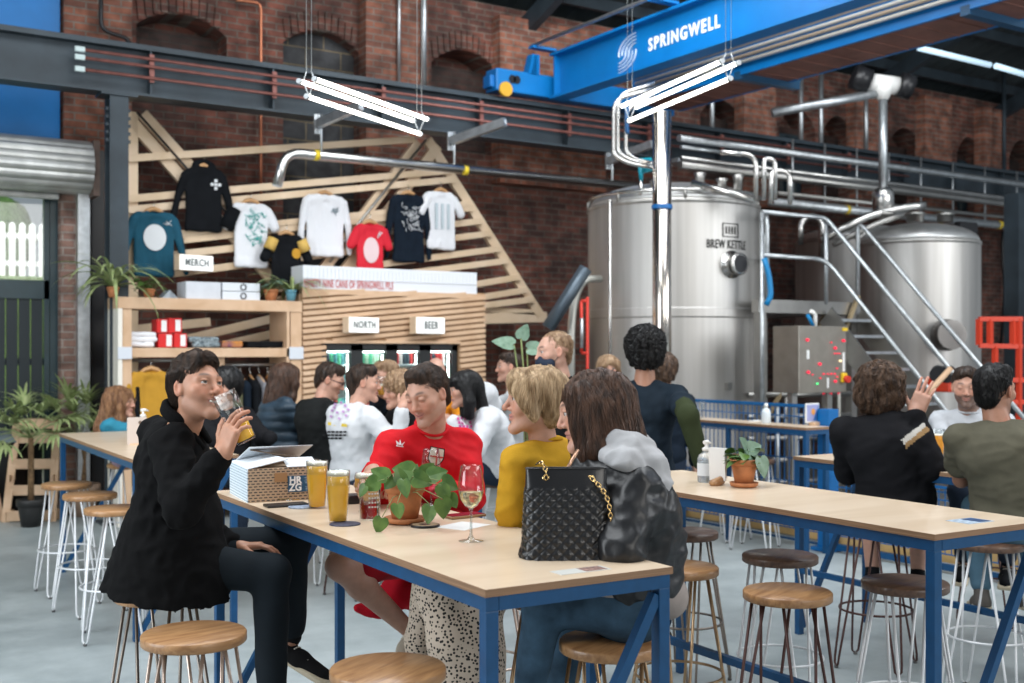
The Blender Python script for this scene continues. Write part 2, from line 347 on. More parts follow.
def snets(D, lo, vox):
    I = D < 0; n = np.array(D.shape)
    acc = np.zeros(tuple(n-1)+(3,), np.float32); cnt = np.zeros(tuple(n-1), np.float32)
    c0 = (slice(0, -1), slice(1, None))
    for a in range(3):
        for s1 in (0, 1):
            for s2 in (0, 1):
                b, c = [x for x in range(3) if x != a]
                s = [None]*3; e = [None]*3; s[a] = c0[0]; e[a] = c0[1]; s[b] = e[b] = c0[s1]; s[c] = e[c] = c0[s2]
                d0 = D[tuple(s)]; d1 = D[tuple(e)]; X = (d0 < 0) != (d1 < 0)
                t = np.where(X, d0/np.where(X, d0-d1, 1), 0)
                o = np.zeros(X.shape+(3,), np.float32); o[..., a] = t; o[..., b] = s1; o[..., c] = s2
                acc += o*X[..., None]; cnt += X
    act = cnt > 0; ids = -np.ones(act.shape, np.int64); ids[act] = np.arange(act.sum())
    cell = np.argwhere(act); verts = lo+vox*(cell+acc[act]/cnt[act][:, None])
    F_ = []
    for a in range(3):
        b, c = (a+1) % 3, (a+2) % 3
        s = [slice(None)]*3; e = [slice(None)]*3; s[a] = slice(0, -1); e[a] = slice(1, None)
        X = I[tuple(s)] != I[tuple(e)]; P = np.argwhere(X)
        if not len(P): continue
        P = P[(P[:, b] > 0) & (P[:, c] > 0) & (P[:, b] < n[b]-1) & (P[:, c] < n[c]-1)]
        ins = I[tuple(P.T)]
        eb = np.zeros(3, int); eb[b] = 1; ec = np.zeros(3, int); ec[c] = 1
        q = [ids[tuple((P-eb-ec).T)], ids[tuple((P-ec).T)], ids[tuple(P.T)], ids[tuple((P-eb).T)]]
        Q = np.stack(q, 1); Q[~ins] = Q[~ins][:, ::-1]; F_.append(Q)
    return verts, np.concatenate(F_) if F_ else np.zeros((0, 4), int)
def join_vf(parts):
    vs = []; fs = []; o = 0
    for v, f in parts: vs.append(v); fs.append(f+o); o += len(v)
    return np.concatenate(vs), np.concatenate(fs)
def vfmesh(name, vf, m, parent=None, col=None, smooth=True, mats=None, mi=None):
    v, f = vf; me = bpy.data.meshes.new(name); me.vertices.add(len(v)); me.vertices.foreach_set('co', np.asarray(v, np.float32).ravel())
    me.loops.add(len(f)*4); me.loops.foreach_set('vertex_index', np.asarray(f, np.int32).ravel())
    me.polygons.add(len(f)); me.polygons.foreach_set('loop_start', np.arange(0, len(f)*4, 4, dtype=np.int32))
    me.polygons.foreach_set('loop_total', np.full(len(f), 4, np.int32))
    for q in (mats or [m]): me.materials.append(q)
    me.update(calc_edges=True)
    if smooth: me.polygons.foreach_set('use_smooth', np.ones(len(f), bool))
    if mi is not None: me.polygons.foreach_set('material_index', np.asarray(mi, np.int32))
    if col is not None:
        a = me.color_attributes.new('Col', 'FLOAT_COLOR', 'POINT'); c = np.ones((len(v), 4), np.float32); c[:, :3] = col; a.data.foreach_set('color', c.ravel())
    me.validate(); o = bpy.data.objects.new(name, me); C.objects.link(o)
    if parent is not None: o.parent = parent
    return o
def strands(name, lines, r, m, parent=None, sides=3):
    """lines: (n, k, 3) array of strand points -> one mesh of thin tapering prisms"""
    L = np.asarray(lines, float); n, k, _ = L.shape
    T = np.gradient(L, axis=1); T /= np.linalg.norm(T, axis=2, keepdims=True)+1e-9
    ref = np.zeros_like(T); ref[..., 0] = 0.31; ref[..., 1] = 0.87; ref[..., 2] = 0.38
    a = np.cross(T, ref); a /= np.linalg.norm(a, axis=2, keepdims=True)+1e-9; b = np.cross(T, a)
    prof = np.minimum(1, 1.25*(1-np.linspace(0, 1, k)**3))[None, :, None, None]*r
    ang = 2*PI*np.arange(sides)/sides
    P = L[:, :, None, :]+(a[:, :, None, :]*np.cos(ang)[None, None, :, None]+b[:, :, None, :]*np.sin(ang)[None, None, :, None])*prof
    v = P.reshape(-1, 3); base = (np.arange(n)*k*sides)[:, None, None]+(np.arange(k-1)*sides)[None, :, None]+np.arange(sides)[None, None, :]
    nx = (np.arange(n)*k*sides)[:, None, None]+(np.arange(k-1)*sides)[None, :, None]+((np.arange(sides)+1) % sides)[None, None, :]
    f = np.stack([base, nx, nx+sides, base+sides], -1).reshape(-1, 4)
    return vfmesh(name, (v, f), m, parent)
# ------------------------------------------------------------------ the setting
def floor_material():
    m = bpy.data.materials.new('polished_concrete'); m.use_nodes = True; N = m.node_tree.nodes; L = m.node_tree.links; p = N['Principled BSDF']
    g = N.new('ShaderNodeNewGeometry')
    def noise(s, d=8, rr=0.6):
        t = N.new('ShaderNodeTexNoise'); t.inputs['Scale'].default_value = s; t.inputs['Detail'].default_value = d; t.inputs['Roughness'].default_value = rr; L.new(g.outputs['Position'], t.inputs['Vector']); return t
    a = noise(0.55); b = noise(2.6, 10, 0.7)
    cr = N.new('ShaderNodeValToRGB'); e = cr.color_ramp.elements; e[0].position = 0.33; e[1].position = 0.66; e[0].color = (0.18, 0.215, 0.225, 1); e[1].color = (0.42, 0.465, 0.47, 1)
    ad = N.new('ShaderNodeMath'); ad.operation = 'MULTIPLY_ADD'; L.new(b.outputs['Fac'], ad.inputs[0]); ad.inputs[1].default_value = 0.5
    h = N.new('ShaderNodeMath'); h.operation = 'MULTIPLY'; h.inputs[1].default_value = 0.5; L.new(a.outputs['Fac'], h.inputs[0]); L.new(h.outputs[0], ad.inputs[2])
    L.new(ad.outputs[0], cr.inputs[0]); L.new(cr.outputs[0], p.inputs['Base Color'])
    r = N.new('ShaderNodeMapRange'); r.inputs[3].default_value = 0.28; r.inputs[4].default_value = 0.55; L.new(b.outputs['Fac'], r.inputs[0]); L.new(r.outputs[0], p.inputs['Roughness'])
    bp = N.new('ShaderNodeBump'); bp.inputs['Strength'].default_value = 0.1; bp.inputs['Distance'].default_value = 0.01; L.new(b.outputs['Fac'], bp.inputs['Height']); L.new(bp.outputs[0], p.inputs['Normal'])
    return m
M_floor = floor_material()
struct(MB().box((8, 4, -0.05), (34, 19.6, 0.1)).build('floor', M_floor))
# brick wall with arched niches -----------------------------------
WY = 12.5; WT = 6.15
M_brick = brickmat('old_red_brick', (0.25, 0.083, 0.055), (0.10, 0.042, 0.032), (0.20, 0.16, 0.13), dirt=0.6)
M_brick_d = brickmat('dark_brick', (0.075, 0.032, 0.024), (0.04, 0.022, 0.018), (0.05, 0.04, 0.033), dirt=0.6)  # darker brick tone for the niche backs
M_brick_o = brickmat('cleaner_orange_brick', (0.40, 0.145, 0.085), (0.22, 0.085, 0.058), (0.28, 0.23, 0.19), dirt=0.35)
M_block = brickmat('grey_blockwork', (0.06, 0.062, 0.066), (0.045, 0.046, 0.05), (0.22, 0.17, 0.10), bw=0.45, bh=0.22, dirt=0.3)
def ux(px, y=WY): return PV(px, 300, y).x
def hz(px, py, y=WY): return PV(px, py, y).z
niches = []                           # x0, x1, sill, springing, rise
def niche(a, b, ytop, sill, rise=0.18, y=WY):
    x0, x1 = ux(a), ux(b); top = hz((a+b)/2, ytop); niches.append((x0, x1, sill, top-rise, rise))
niche(136, 227, 14, 4.35); niche(283, 360, 31, 2.6, 0.2); niche(431, 498, 50, 4.2, 0.22)
niche(610, 655, 96, 4.2, 0.25); niche(700, 742, 100, 4.2, 0.25); niche(779, 815, 108, 4.1, 0.3); niche(822, 853, 116, 4.1, 0.3); niche(888, 922, 128, 4.1, 0.3)
niche(957, 980, 137, 4.1, 0.3); niche(1009, 1034, 140, 4.1, 0.35)
mb = MB(); x = ux(61); XE = 23.0
for (x0, x1, zs, zp, rise) in niches:
    mb.prism([(x, WY, 0), (x0, WY, 0), (x0, WY, WT), (x, WY, WT)], (0, 0.45, 0))
    mb.prism([(x0, WY, 0), (x1, WY, 0), (x1, WY, zs), (x0, WY, zs)], (0, 0.45, 0))
    arc = [(x0+(x1-x0)*t/10, WY, zp+rise*math.sin(PI*t/10)**0.8) for t in range(11)]
    for i in range(10):
        a_, b_ = arc[i], arc[i+1]; mb.prism([a_, b_, (b_[0], WY, WT), (a_[0], WY, WT)], (0, 0.45, 0))
    x = x1
mb.prism([(x, WY, 0), (XE, WY, 0), (XE, WY, WT), (x, WY, WT)], (0, 0.45, 0))
mb.prism([(ux(61), WY+0.45, 0), (XE, WY+0.45, 0), (XE, WY+0.45, WT), (ux(61), WY+0.45, WT)], (0, 0.1, 0))
struct(mb.build('wall_back', M_brick))
xw = ux(61); struct(MB().box(((xw-5)/2, WY+0.225, 5.0), (xw+5, 0.45, 2.3)).box((-3.0, WY+0.225, 1.93), (4.0, 0.45, 3.85)).build('wall_left', M_brick))
x0, x1, zs, zp, rise = niches[1]
struct(MB().box(((x0+x1)/2, WY+0.3, (zs+zp+rise)/2), (x1-x0, 0.25, zp+rise-zs-0.02)).build('wall_infill', M_block))
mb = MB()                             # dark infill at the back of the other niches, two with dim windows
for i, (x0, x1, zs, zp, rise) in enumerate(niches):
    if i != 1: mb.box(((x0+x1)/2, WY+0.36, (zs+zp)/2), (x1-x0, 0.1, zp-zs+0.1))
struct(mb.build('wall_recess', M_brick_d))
mb = MB()                             # piers standing proud of the wall
for a, b in ((64, 132), (366, 428), (500, 606), (744, 776), (856, 884), (925, 952), (984, 1006)):
    x0, x1 = ux(a, WY-0.2), ux(b, WY-0.2); mb.box(((x0+x1)/2, WY-0.1, 4.9 if a > 100 else 4.6), (x1-x0, 0.2, WT-4.0 if a > 100 else WT-3.2))
struct(mb.build('wall_pier', M_brick_o))
mb = MB()
for n_ in (0, 1, 2):
    x0, x1, zs, zp, rise = niches[n_]
    for k in range(int((x1-x0)/0.085)):
        t = (k+0.5)/((x1-x0)/0.085); z = zp+rise*math.sin(PI*t)**0.8+0.12; mb.box((x0+(x1-x0)*t, WY-0.012, z), (0.07, 0.03, 0.22), Matrix.Rotation((0.5-t)*-0.25, 3, 'Y'))
struct(mb.build('wall_arch', M_brick))
for k, (px, py) in enumerate(((798, 137), (990, 150))):
    c = PV(px, py, WY+0.28)
# window panes in two far niches
def dim_window(i):
    x0, x1, zs, zp, rise = niches[i]; cx = (x0+x1)/2; wd = (x1-x0)*0.7; f = MB(); h = zp-zs-0.1
    for s in (-1, 0, 1): f.box((cx+s*wd/2, WY+0.24, zs+h/2), (0.06, 0.06, h))
    for s in (0, 0.33, 0.66, 1): f.box((cx, WY+0.24, zs+h*s), (wd, 0.06, 0.05))
    o = struct(f.build('window_%d' % (i+1), M_dark)); g = MB().box((cx, WY+0.27, zs+h/2), (wd, 0.01, h)).build('window_glass', mat('dim_glass', (0.10, 0.12, 0.12), 0.15), o)
dim_window(5); dim_window(8)
# roof ------------------------------------------------------------
M_roof = mat('dark_profiled_roof', (0.05, 0.062, 0.066), 0.6, 0.3, noise=0.3, nscale=1.5)
mb = MB(); n = 190; xs = np.linspace(-2, 30, n); sl = math.tan(math.radians(20))
for i in range(n-1):
    za = 0.04*(i % 2); zb = 0.04*((i+1) % 2); y0, y1 = WY+0.55, 7.6
    f = mb.poly([(xs[i], y0, WT+za), (xs[i+1], y0, WT+zb), (xs[i+1], y1, WT+(y0-y1)*sl+zb), (xs[i], y1, WT+(y0-y1)*sl+za)])
struct(mb.build('roof', M_roof))
mb = MB()
for q in range(5): mb.bar((-2, WY-0.3-q*1.1, WT+(0.8+q*1.1)*sl-0.12), (30, WY-0.3-q*1.1, WT+(0.8+q*1.1)*sl-0.12), 0.07, 0.16)
for q in range(5): mb.bar((8.3+q*3.4, WY, WT-0.25), (8.3+q*3.4, 7.6, WT+4.9*sl-0.25), 0.12, 0.24)
struct(mb.build('roof_purlin', M_beam))
# crane rail beam and its column -----------------------------------
BY = 11.3; BT = 4.60; BB = 4.13
bx = lambda px, y=BY: PV(px, 60, y).x
mb = MB(); xa, xb = bx(-60), 23.5
mb.box(((xa+xb)/2, BY, (BT+BB)/2), (xb-xa, 0.02, BT-BB)); mb.box(((xa+xb)/2, BY, BT-0.012), (xb-xa, 0.24, 0.024)); mb.box(((xa+xb)/2, BY, BB+0.012), (xb-xa, 0.24, 0.024))
mb.box(((xa+xb)/2, BY, BT+0.025), (xb-xa, 0.06, 0.05))
for k in range(18): mb.box((bx(148)+k*1.25, BY-0.06, (BT+BB)/2), (0.016, 0.1, BT-BB-0.05))
struct(mb.build('beam', M_beam))
mb = MB(); cx = bx(116.5)
mb.box((cx, BY, BB/2), (0.016, 0.2, BB))
for s in (-1, 1): mb.box((cx, BY+s*0.1, BB/2), (0.175, 0.016, BB))
mb.box((cx, BY, BB-0.012), (0.34, 0.26, 0.024)); mb.box((cx, BY, 0.01), (0.32, 0.3, 0.02))
for s in (-1, 1):
    for k in range(5): mb.box((cx+s*0.1, BY-0.06, 3.98-k*0.075), (0.03, 0.03, 0.03))
struct(mb.build('column', M_beam))
M_rust = mat('red_brown_conductor', (0.23, 0.085, 0.07), 0.4, 0.3, noise=0.3, nscale=10)
for k, z in enumerate((4.485, 4.41, 4.30)):
    t = thing('conductor_rail', ['topmost', 'middle', 'lowest'][k]+' red-brown conductor rail running along the grey beam', 'rail', (bx(76), BY-0.16, z), 0, 'conductor rails along the beam')
    o = MB().tube([(0, 0, 0), (bx(900)-bx(76), 0, 0)], 0.016, 8).build('rail', M_rust, t); MB().box((0, 0, 0), (0.09, 0.035, 0.05), bev=0.006).build('end_cap', mat('pale_cap', (0.5, 0.6, 0.6), 0.5), t)
rb0 = MB().box((0, 0, 0), (0.045, 0.03, 0.27)).build('rail_bracket', M_rust)
for k in range(9):
    o = rb0 if k == 0 else copy_tree(rb0); o.location = (bx(148)+k*1.25, BY-0.128, 4.40)
    tag(o, 'small upright rusty clip holding the red-brown conductor rails against the beam', 'bracket', 'conductor rail clips')
# bridge crane -------------------------------------------------------
GX = 7.87
cr = thing('bridge_crane', 'blue overhead travelling crane lettered in white, riding on the grey beam', 'crane', (GX, BY, BT+0.05))
def loc(p, t): return Vector(p)-Vector(t.location)
def girder_y(px, py, U): return PU(px, py, U)
gb = MB(); y0, y1 = 11.13, -1.5; zb, zt = 4.68, 5.19
q = lambda x, y, z: loc((x, y, z), cr)
gb.box(q(GX, (y0+y1)/2, (zb+zt)/2), (0.02, y0-y1, zt-zb)); gb.box(q(GX, (y0+y1)/2, zt), (0.22, y0-y1, 0.03)); gb.box(q(GX, (y0+y1)/2, zb), (0.22, y0-y1, 0.03))
for k in (0,): gb.box(q(GX-0.05, 11.05, (zb+zt)/2), (0.1, 0.02, zt-zb))
gb.build('girder', M_crane, cr)
et = MB(); ex0, ex1 = bx(490), bx(622)+0.75
et.box(q((ex0+ex1)/2, BY-0.02, BT+0.22), (ex1-ex0, 0.24, 0.26), bev=0.015)
for xx in (ex0+0.5, GX-0.3, GX+0.35, ex0+2.2): et.prism([q(xx-0.06, 11.15, BT+0.34), q(xx+0.06, 11.15, BT+0.34), q(xx+0.03, 11.1, BT+0.56), q(xx-0.03, 11.1, BT+0.56)], (0, 0.12, 0))
et.build('end_carriage', M_crane, cr)
for xx in (ex0+0.28, GX-0.62): MB().tube([q(xx, BY-0.145, BT+0.24), q(xx, BY-0.15, BT+0.24)], 0.05, 16).build('carriage_hole', M_black, cr)
for xx in (ex0+0.12,):
    mb = MB().tube([q(xx, BY-0.17, BT+0.11), q(xx, BY-0.12, BT+0.11)], 0.085, 20); mb.build('wheel', mat('yellow_wheel_rim', (0.55, 0.30, 0.02), 0.5), cr)
MB().box(q(ex0-0.03, BY-0.02, BT+0.2), (0.06, 0.16, 0.14), bev=0.01).build('buffer', mat('blue_buffer', (0.0, 0.12, 0.38), 0.5), cr)
# second girder with walkway pipes
G2a, G2b = 9.04, 9.84
mb = MB(); mb.box(q(G2a+0.02, 4.7, 5.03), (0.04, 12.9, 0.58)); mb.box(q(G2b-0.02, 4.7, 4.83), (0.04, 12.9, 0.14)); mb.box(q(G2a, 4.7, 5.33), (0.2, 12.9, 0.03))
mb.build('second_girder', M_crane, cr)
M_under = mat('red_brown_deck', (0.20, 0.085, 0.065), 0.6, noise=0.25, nscale=4)  # reddish-brown plate under the second girder
mb = MB().box(q((G2a+G2b)/2, 4.7, 4.78), (G2b-G2a-0.08, 12.9, 0.03))
for k in range(42): mb.box(q((G2a+G2b)/2, 10.9-k*0.3, 4.762), (G2b-G2a-0.08, 0.012, 0.012))
mb.build('walkway_deck', M_under, cr)
for k in range(5):
    MB().tube([q(G2a-0.05-0.01*k, 11.0, 4.86+k*0.058), q(G2a-0.05-0.01*k, -1.2, 4.86+k*0.058)], 0.021, 8).build('festoon_pipe', mat('pale_pipe', (0.62, 0.60, 0.54), 0.4, 0.3) if k % 2 == 0 else mat('tan_pipe', (0.45, 0.36, 0.26), 0.4, 0.3), cr)
for yy in (9.3, 6.4, 3.4):
    p = q(G2a, yy, 4.74); MB().bar(p, p+Vector((0.95, 0, 0.0)), 0.10, 0.09).build('cross_arm', mat('navy_crane_steel', (0.01, 0.06, 0.13), 0.4), cr)
    MB().bar(p+Vector((0.9, 0, 0)), p+Vector((1.25, 0.1, 0.35)), 0.06, 0.06).build('cross_arm', MATS['navy_crane_steel'], cr)
hp = MB().tube([q(GX-0.28, 11.25, 5.30), q(GX-0.28, 3, 5.30)], 0.022, 8); hp.build('handrail_pipe', M_galv, cr)
for yy in (11.2, 9.0, 6.8): MB().box(q(GX-0.16, yy, 5.27), (0.34, 0.1, 0.03)).build('pipe_bracket', M_crane, cr)
# lettering on the girder, read from the tables
Rg = axes((0, -1, 0), (0, 0, 1))
M_letter = mat('white_lettering', (0.85, 0.87, 0.88), 0.5)
c = PU(684.5, 33, GX-0.012); a_ = PU(648.5, 44, GX-0.012); b_ = PU(720, 21, GX-0.012)
Lw = abs(a_.y-b_.y)
tx = textmesh('SPRINGWELL', 0.185, M_letter, 'girder_lettering', cr, (0, 0, 0), Rg, bold=0.0045, spacing=1.25)
xs_ = [v.co.y for v in tx.data.vertices]; wd = max(xs_)-min(xs_)
for v in tx.data.vertices: v.co.y *= Lw/wd
for v in tx.data.vertices: v.co += q(GX-0.014, (a_.y+b_.y)/2, 4.925)
lg = MB(); lc = PU(627.5, 54, GX-0.014)   # round emblem of swept stripes
for k in range(4):
    for sgn in (1, -1):
        rx, rz_ = 0.30-k*0.06, 0.185-k*0.036; pts = []
        for j in range(13):
            th = PI/2+PI/2*j/12*1.06
            pts.append((GX-0.016, lc.y-sgn*(0.15+rx*math.cos(th)), 4.925+sgn*(0.0+rz_*math.sin(th)+0.005)))
        for j in range(12): lg.bar(q(*pts[j]), q(*pts[j+1]), 0.004, 0.019, up=Vector((1, 0, 0)))
lg.build('girder_emblem', M_letter, cr)
# ------------------------------------------------------------------ left door, roller shutter, outdoors
DY = 12.35
def dbox(a, b, ya, yb, y, d, name=None): pass
def rect(mbq, a, b, ya, yb, y, d, mi=0, bev=0):
    p = PV(a, (ya+yb)/2, y); r = PV(b, (ya+yb)/2, y); m_ = (a+b)/2; zt_, zb_ = PV(m_, ya, y).z, PV(m_, yb, y).z
    mbq.box(((p.x+r.x)/2, y+d/2, (zt_+zb_)/2), (abs(r.x-p.x), d, abs(zt_-zb_)), mi=mi, bev=bev)
M_frame = mat('dark_teal_door_frame', (0.018, 0.042, 0.052), 0.35, noise=0.15)
mb = MB(); xl = ux(-70, DY); xr = ux(66.5, DY); zt_ = hz(20, 188, DY); zm = hz(20, 289, DY)
mb.box((xr-0.08, DY+0.06, zt_/2), (0.16, 0.12, zt_)); mb.box(((xl+xr)/2-.06, DY+0.065, zt_-0.03), (xr-xl-.12, 0.11, 0.10)); mb.box(((xl+xr)/2-0.06, DY+0.055, zm), (xr-xl-0.12, 0.09, 0.19)); mb.box(((xl+xr)/2-0.06, DY+0.055, 0.12), (xr-xl-0.12, 0.09, 0.24))
mb.box((xr-0.19, DY+0.05, zt_/2), (0.05, 0.08, zt_))
d1 = struct(mb.build('door_1', M_frame))
MB().box(((xl+xr)/2, DY+0.05, (zt_+zm)/2), (xr-xl-0.2, 0.008, zt_-zm-0.1)).build('door_pane', M_glass, d1)
mb = MB(); k = 0; xx = xr-0.28
while xx > xl: mb.box((xx, DY+0.05, zm/2), (0.106, 0.03, zm-0.18)); xx -= 0.118
mb.build('door_board', mat('dark_board', (0.012, 0.02, 0.025), 0.5), d1)
mb = MB()
for hh in (0.93, 1.55): mb.box(((xl+xr)/2, DY+0.085, hh), (xr-xl-0.2, 0.02, 0.07))
mb.build('door_ledge', M_frame, d1)
# roller shutter casing
sh = thing('roller_shutter', 'ribbed galvanised roller shutter rolled up above the glazed door', 'roller shutter', (ux(30, 11.95), 11.95, hz(47, 165, 11.95)))
mb = MB(); x0 = ux(-70, 11.95)-sh.location.x; x1 = ux(89, 11.95)-sh.location.x; prof = []
for j in range(64):
    th = 2*PI*j/64; r = 0.25+0.018*abs(math.sin(8*th)); prof.append((x0, r*math.cos(th), r*math.sin(th)))
mb.prism(prof, (x1-x0, 0, 0)); mb.build('curtain_roll', mat('ribbed_galvanised', (0.52, 0.53, 0.52), 0.42, 0.7, noise=0.25, nscale=5), sh)
mb = MB()
for j in range(2): mb.box(((x0+x1)/2-0.12, 0.22, -0.20-j*0.075), (x1-x0-0.25, 0.06, 0.075), bev=0.02)
mb.build('curtain_slat', MATS['ribbed_galvanised'], sh)
MB().box((x1+0.03, 0.05, -0.02), (0.06, 0.5, 0.55)).build('end_plate', mat('rusted_plate', (0.10, 0.065, 0.05), 0.7, noise=0.4), sh)
mb = MB(); rect(mb, 78, 90, 186, 520, 11.95, 0.09); struct(mb.build('door_2', M_galv))
mb = MB(); rect(mb, 92, 104, 150, 520, 12.1, 0.2); struct(mb.build('trim_1', M_black))
M_brick_w = brickmat('whitewashed_brick', (0.38, 0.22, 0.17), (0.26, 0.15, 0.12), (0.40, 0.35, 0.31), dirt=0.3, dark=(0.16, 0.09, 0.07))
x0, x1 = ux(62, 12.2), ux(79, 12.2)
struct(MB().box(((x0+x1)/2, 12.35, 1.7), (x1-x0+0.02, 0.3, 3.4)).build('wall_pier_left', M_brick_w))
mb = MB(); rect(mb, -60, 60, -40, 139, 12.36, 0.06); o = mb.build('blue_sheet', mat('bright_blue_sheet', (0.0, 0.17, 0.50), 0.45, noise=0.2, nscale=1.5)); tag(o, 'bright blue sheet hung high above the roller shutter', 'panel')
# outdoors behind the door
M_grass = mat('grass', (0.14, 0.24, 0.06), 0.9, noise=0.5, nscale=3, bump=0.5)
bk = MB(); bk.box((-1, 21, -0.06), (22, 16, 0.1)); struct(bk.build('outdoor_ground', mat('pale_yard', (0.42, 0.42, 0.38), 0.9, noise=0.2)))
fz = PV(20, 277, 17.0).z
struct(MB().box((-1, 21.5, fz/2), (22, 9.4, fz)).build('outdoor_bank', M_grass))
fn = thing('picket_fence', 'white picket fence on the bank outside the glazed door', 'fence', (PV(10, 250, 17).x, 17, fz))
ft = PV(20, 222, 17.0).z-fz; mb = MB()
for k in range(34): mb.prism([(k*0.13-3.0, 0, 0), (k*0.13-2.92, 0, 0), (k*0.13-2.92, 0, ft-0.04), (k*0.13-2.96, 0, ft), (k*0.13-3.0, 0, ft-0.04)], (0, 0.025, 0))
mb.build('picket', mat('fence_white', (0.85, 0.86, 0.86), 0.6), fn)
mb = MB().box((-0.8, 0.045, ft*0.25), (4.6, 0.03, 0.07)).box((-0.8, 0.045, ft*0.75), (4.6, 0.03, 0.07)); mb.build('rail', MATS['fence_white'], fn)
M_hedge = mat('hedge_green', (0.10, 0.20, 0.05), 0.9, noise=0.6, nscale=5, col2=(0.03, 0.08, 0.02), bump=1.0, bscale=20, bdist=0.1)
v = Vol(); rnd = random.Random(5)
for k in range(40): v.ell((rnd.uniform(-6, 3), rnd.uniform(19, 20.5), fz+rnd.uniform(0.1, 0.9)), (rnd.uniform(.5, .9),)*3, k=0.2)
for k in range(16): v.ell((rnd.uniform(-4, 2.5), 22, fz+rnd.uniform(1.0, 2.6)), (rnd.uniform(.5, .9),)*3, k=0.2)
o = vfmesh('hedge', v.mesh(0.11, noise=lambda P: 0.07*wav(P, 9)), M_hedge); tag(stuff(o), 'green bushes growing behind the white picket fence outside', 'hedge')
area('outdoor_daylight', (-2, 14.2, 7.2), 6, 1500, (1, 1, 0.98), (-0.5, 18.5, 2.5), 2.5)
# ceiling conduits on the brick wall
def pipe(name, pts, r, m, label, cat='pipe', group=None, n=10):
    c0 = Vector(pts[0]); t = MB().tube([Vector(p)-c0 for p in pts], r, n).build(name, m); t.location = c0; return tag(t, label, cat, group)
for (px, r, m_, ya, yb, lab) in ((399, 0.02, M_galv, -60, 88, 'thin grey conduit left of two running down the brick pier'), (424, 0.035, M_galv, -60, 92, 'thick grey trunking right of two running down the brick pier')):
    pipe('conduit', [PV(px, ya, 12.25), PV(px, yb, 12.25)], r, m_, lab, 'conduit')
pipe('conduit', bend([PV(101, -60, 12.2), PV(101, 30, 12.2), PV(126, 38, 12.2), PV(130, 44, 12.2)], 0.1), 0.022, M_black, 'black conduit bending across the top left brick pier', 'conduit')
pipe('copper_pipe', bend([PV(236, 0, 12.4), PV(261, 3, 12.4), PV(261, 150, 12.4), PV(261, 205, 12.4)], 0.08), 0.016, mat('copper', (0.55, 0.20, 0.11), 0.35, 0.8), 'thin copper pipe dropping down the brick wall', 'pipe')
for px, ya, yb, lab in ((821, 100, 165, 'first pale'), (801, 105, 158, 'second pale'), (866, 118, 160, 'third pale'), (1004, 100, 190, 'last dark'), (712, 85, 155, 'leftmost pale')):
    pipe('roof_hanger', [PV(px, ya-40, 12.0), PV(px, yb, 12.0)], 0.035, M_galv if 'pale' in lab else M_beam, lab+' vertical rod hanging from roof in front of arched niches', 'rod')
# ------------------------------------------------------------------ timber truss on the brick wall
TY = 11.9
tt = thing('timber_truss', 'pale timber truss of crossing boards that the shirts hang on', 'timber frame', PV(130, 300, TY))
def bd(x0, y0, x1, y1, w=0.085, d=0.045, y=TY, name='board', m=None, par=None):
    par = par or tt; a = PV(x0, y0, y)-par.location; b = PV(x1, y1, y)-par.location
    return MB().bar(a, b, d, w, up=(b-a).cross(Vector((0, 1, 0))).normalized(), bev=0.004).build(name, m or M_timber_p, par)
for s in ((128, 158.5, 414, 139.6), (128, 199, 451, 170.7), (128, 210, 455, 179.5), (181, 234, 471, 203.7), (183, 240, 473, 208), (172, 255, 482, 221), (172, 273.8, 491, 233.3),
          (300, 275, 500, 248.7), (300, 287, 507.5, 260.7), (400, 297, 519.5, 277), (477, 298, 526, 290), (480, 306, 533, 299.4)):
    bd(*s, w=0.075, y=TY-0.06)
for s in ((131.5, 112, 131.5, 470), (128, 118, 290, 300), (142, 114, 300, 288), (418, 143, 300, 300), (437, 146, 330, 290), (427, 140, 540, 316)): bd(*s, w=0.12, d=0.06, y=TY)
bd(470, 319, 546, 317, w=0.13, d=0.05); bd(470, 308, 540, 313, w=0.07, d=0.05)
for s in ((128, 330, 210, 322), (150, 348, 300, 312), (220, 346, 290, 330), (262, 400, 300, 318)): bd(*s, w=0.09, y=TY+0.1)
# tie cable
pipe('diagonal_cable', [PV(137, 112, TY-0.09), PV(300, 296, TY-0.09)], 0.012, M_black, 'dark cable slanting down right along the left truss arm', 'cable')
pipe('diagonal_cable', [PV(426, 140, TY-0.09), PV(345, 240, TY-0.09), PV(330, 262, TY-0.09)], 0.016, M_steel_d, 'grey steel cable slanting down left from the truss peak', 'cable')
# ------------------------------------------------------------------ merchandise shelf
SY = 11.0; SD = 0.48
xA, xB = PV(118, 350, SY).x, PV(302, 350, SY).x; hT = PV(210, 299, SY).z; hM = PV(210, 348, SY).z
ms = thing('merchandise_shelf', 'tall open plywood shelf unit holding shirts and boxes for sale', 'shelf', ((xA+xB)/2, SY, 0)); L0 = ms.location
l = lambda x, y, z: Vector((x, y, z))-L0
MB().box(l(xA+0.02, SY+SD/2, hT/2), (0.04, SD, hT)).build('side_panel', mat('white_side_panel', (0.78, 0.74, 0.66), 0.6), ms)
MB().box(l(xA+0.085, SY+0.045, hT/2), (0.09, 0.06, hT-0.12)).build('post', M_timber, ms)
MB().box(l(xB-0.06, SY+0.05, hT/2), (0.119, 0.08, hT-0.12)).build('post', M_timber, ms)
MB().box(l(xB-0.15, SY+SD/2, hT/2), (0.03, SD, hT-0.1)).build('side_panel', M_timber, ms)
MB().box(l((xA+xB)/2, SY+SD/2, hT-0.055), (xB-xA+0.002, SD+0.004, 0.11), bev=0.004).build('top_board', M_timber, ms)
MB().box(l((xA+xB)/2+0.03, SY+SD/2, hM-0.045), (xB-xA-0.08, SD, 0.09), bev=0.004).build('middle_board', M_timber, ms)
MB().box(l((xA+xB)/2, SY+SD/2, 0.15), (xB-xA, SD, 0.06)).build('bottom_board', M_timber, ms)
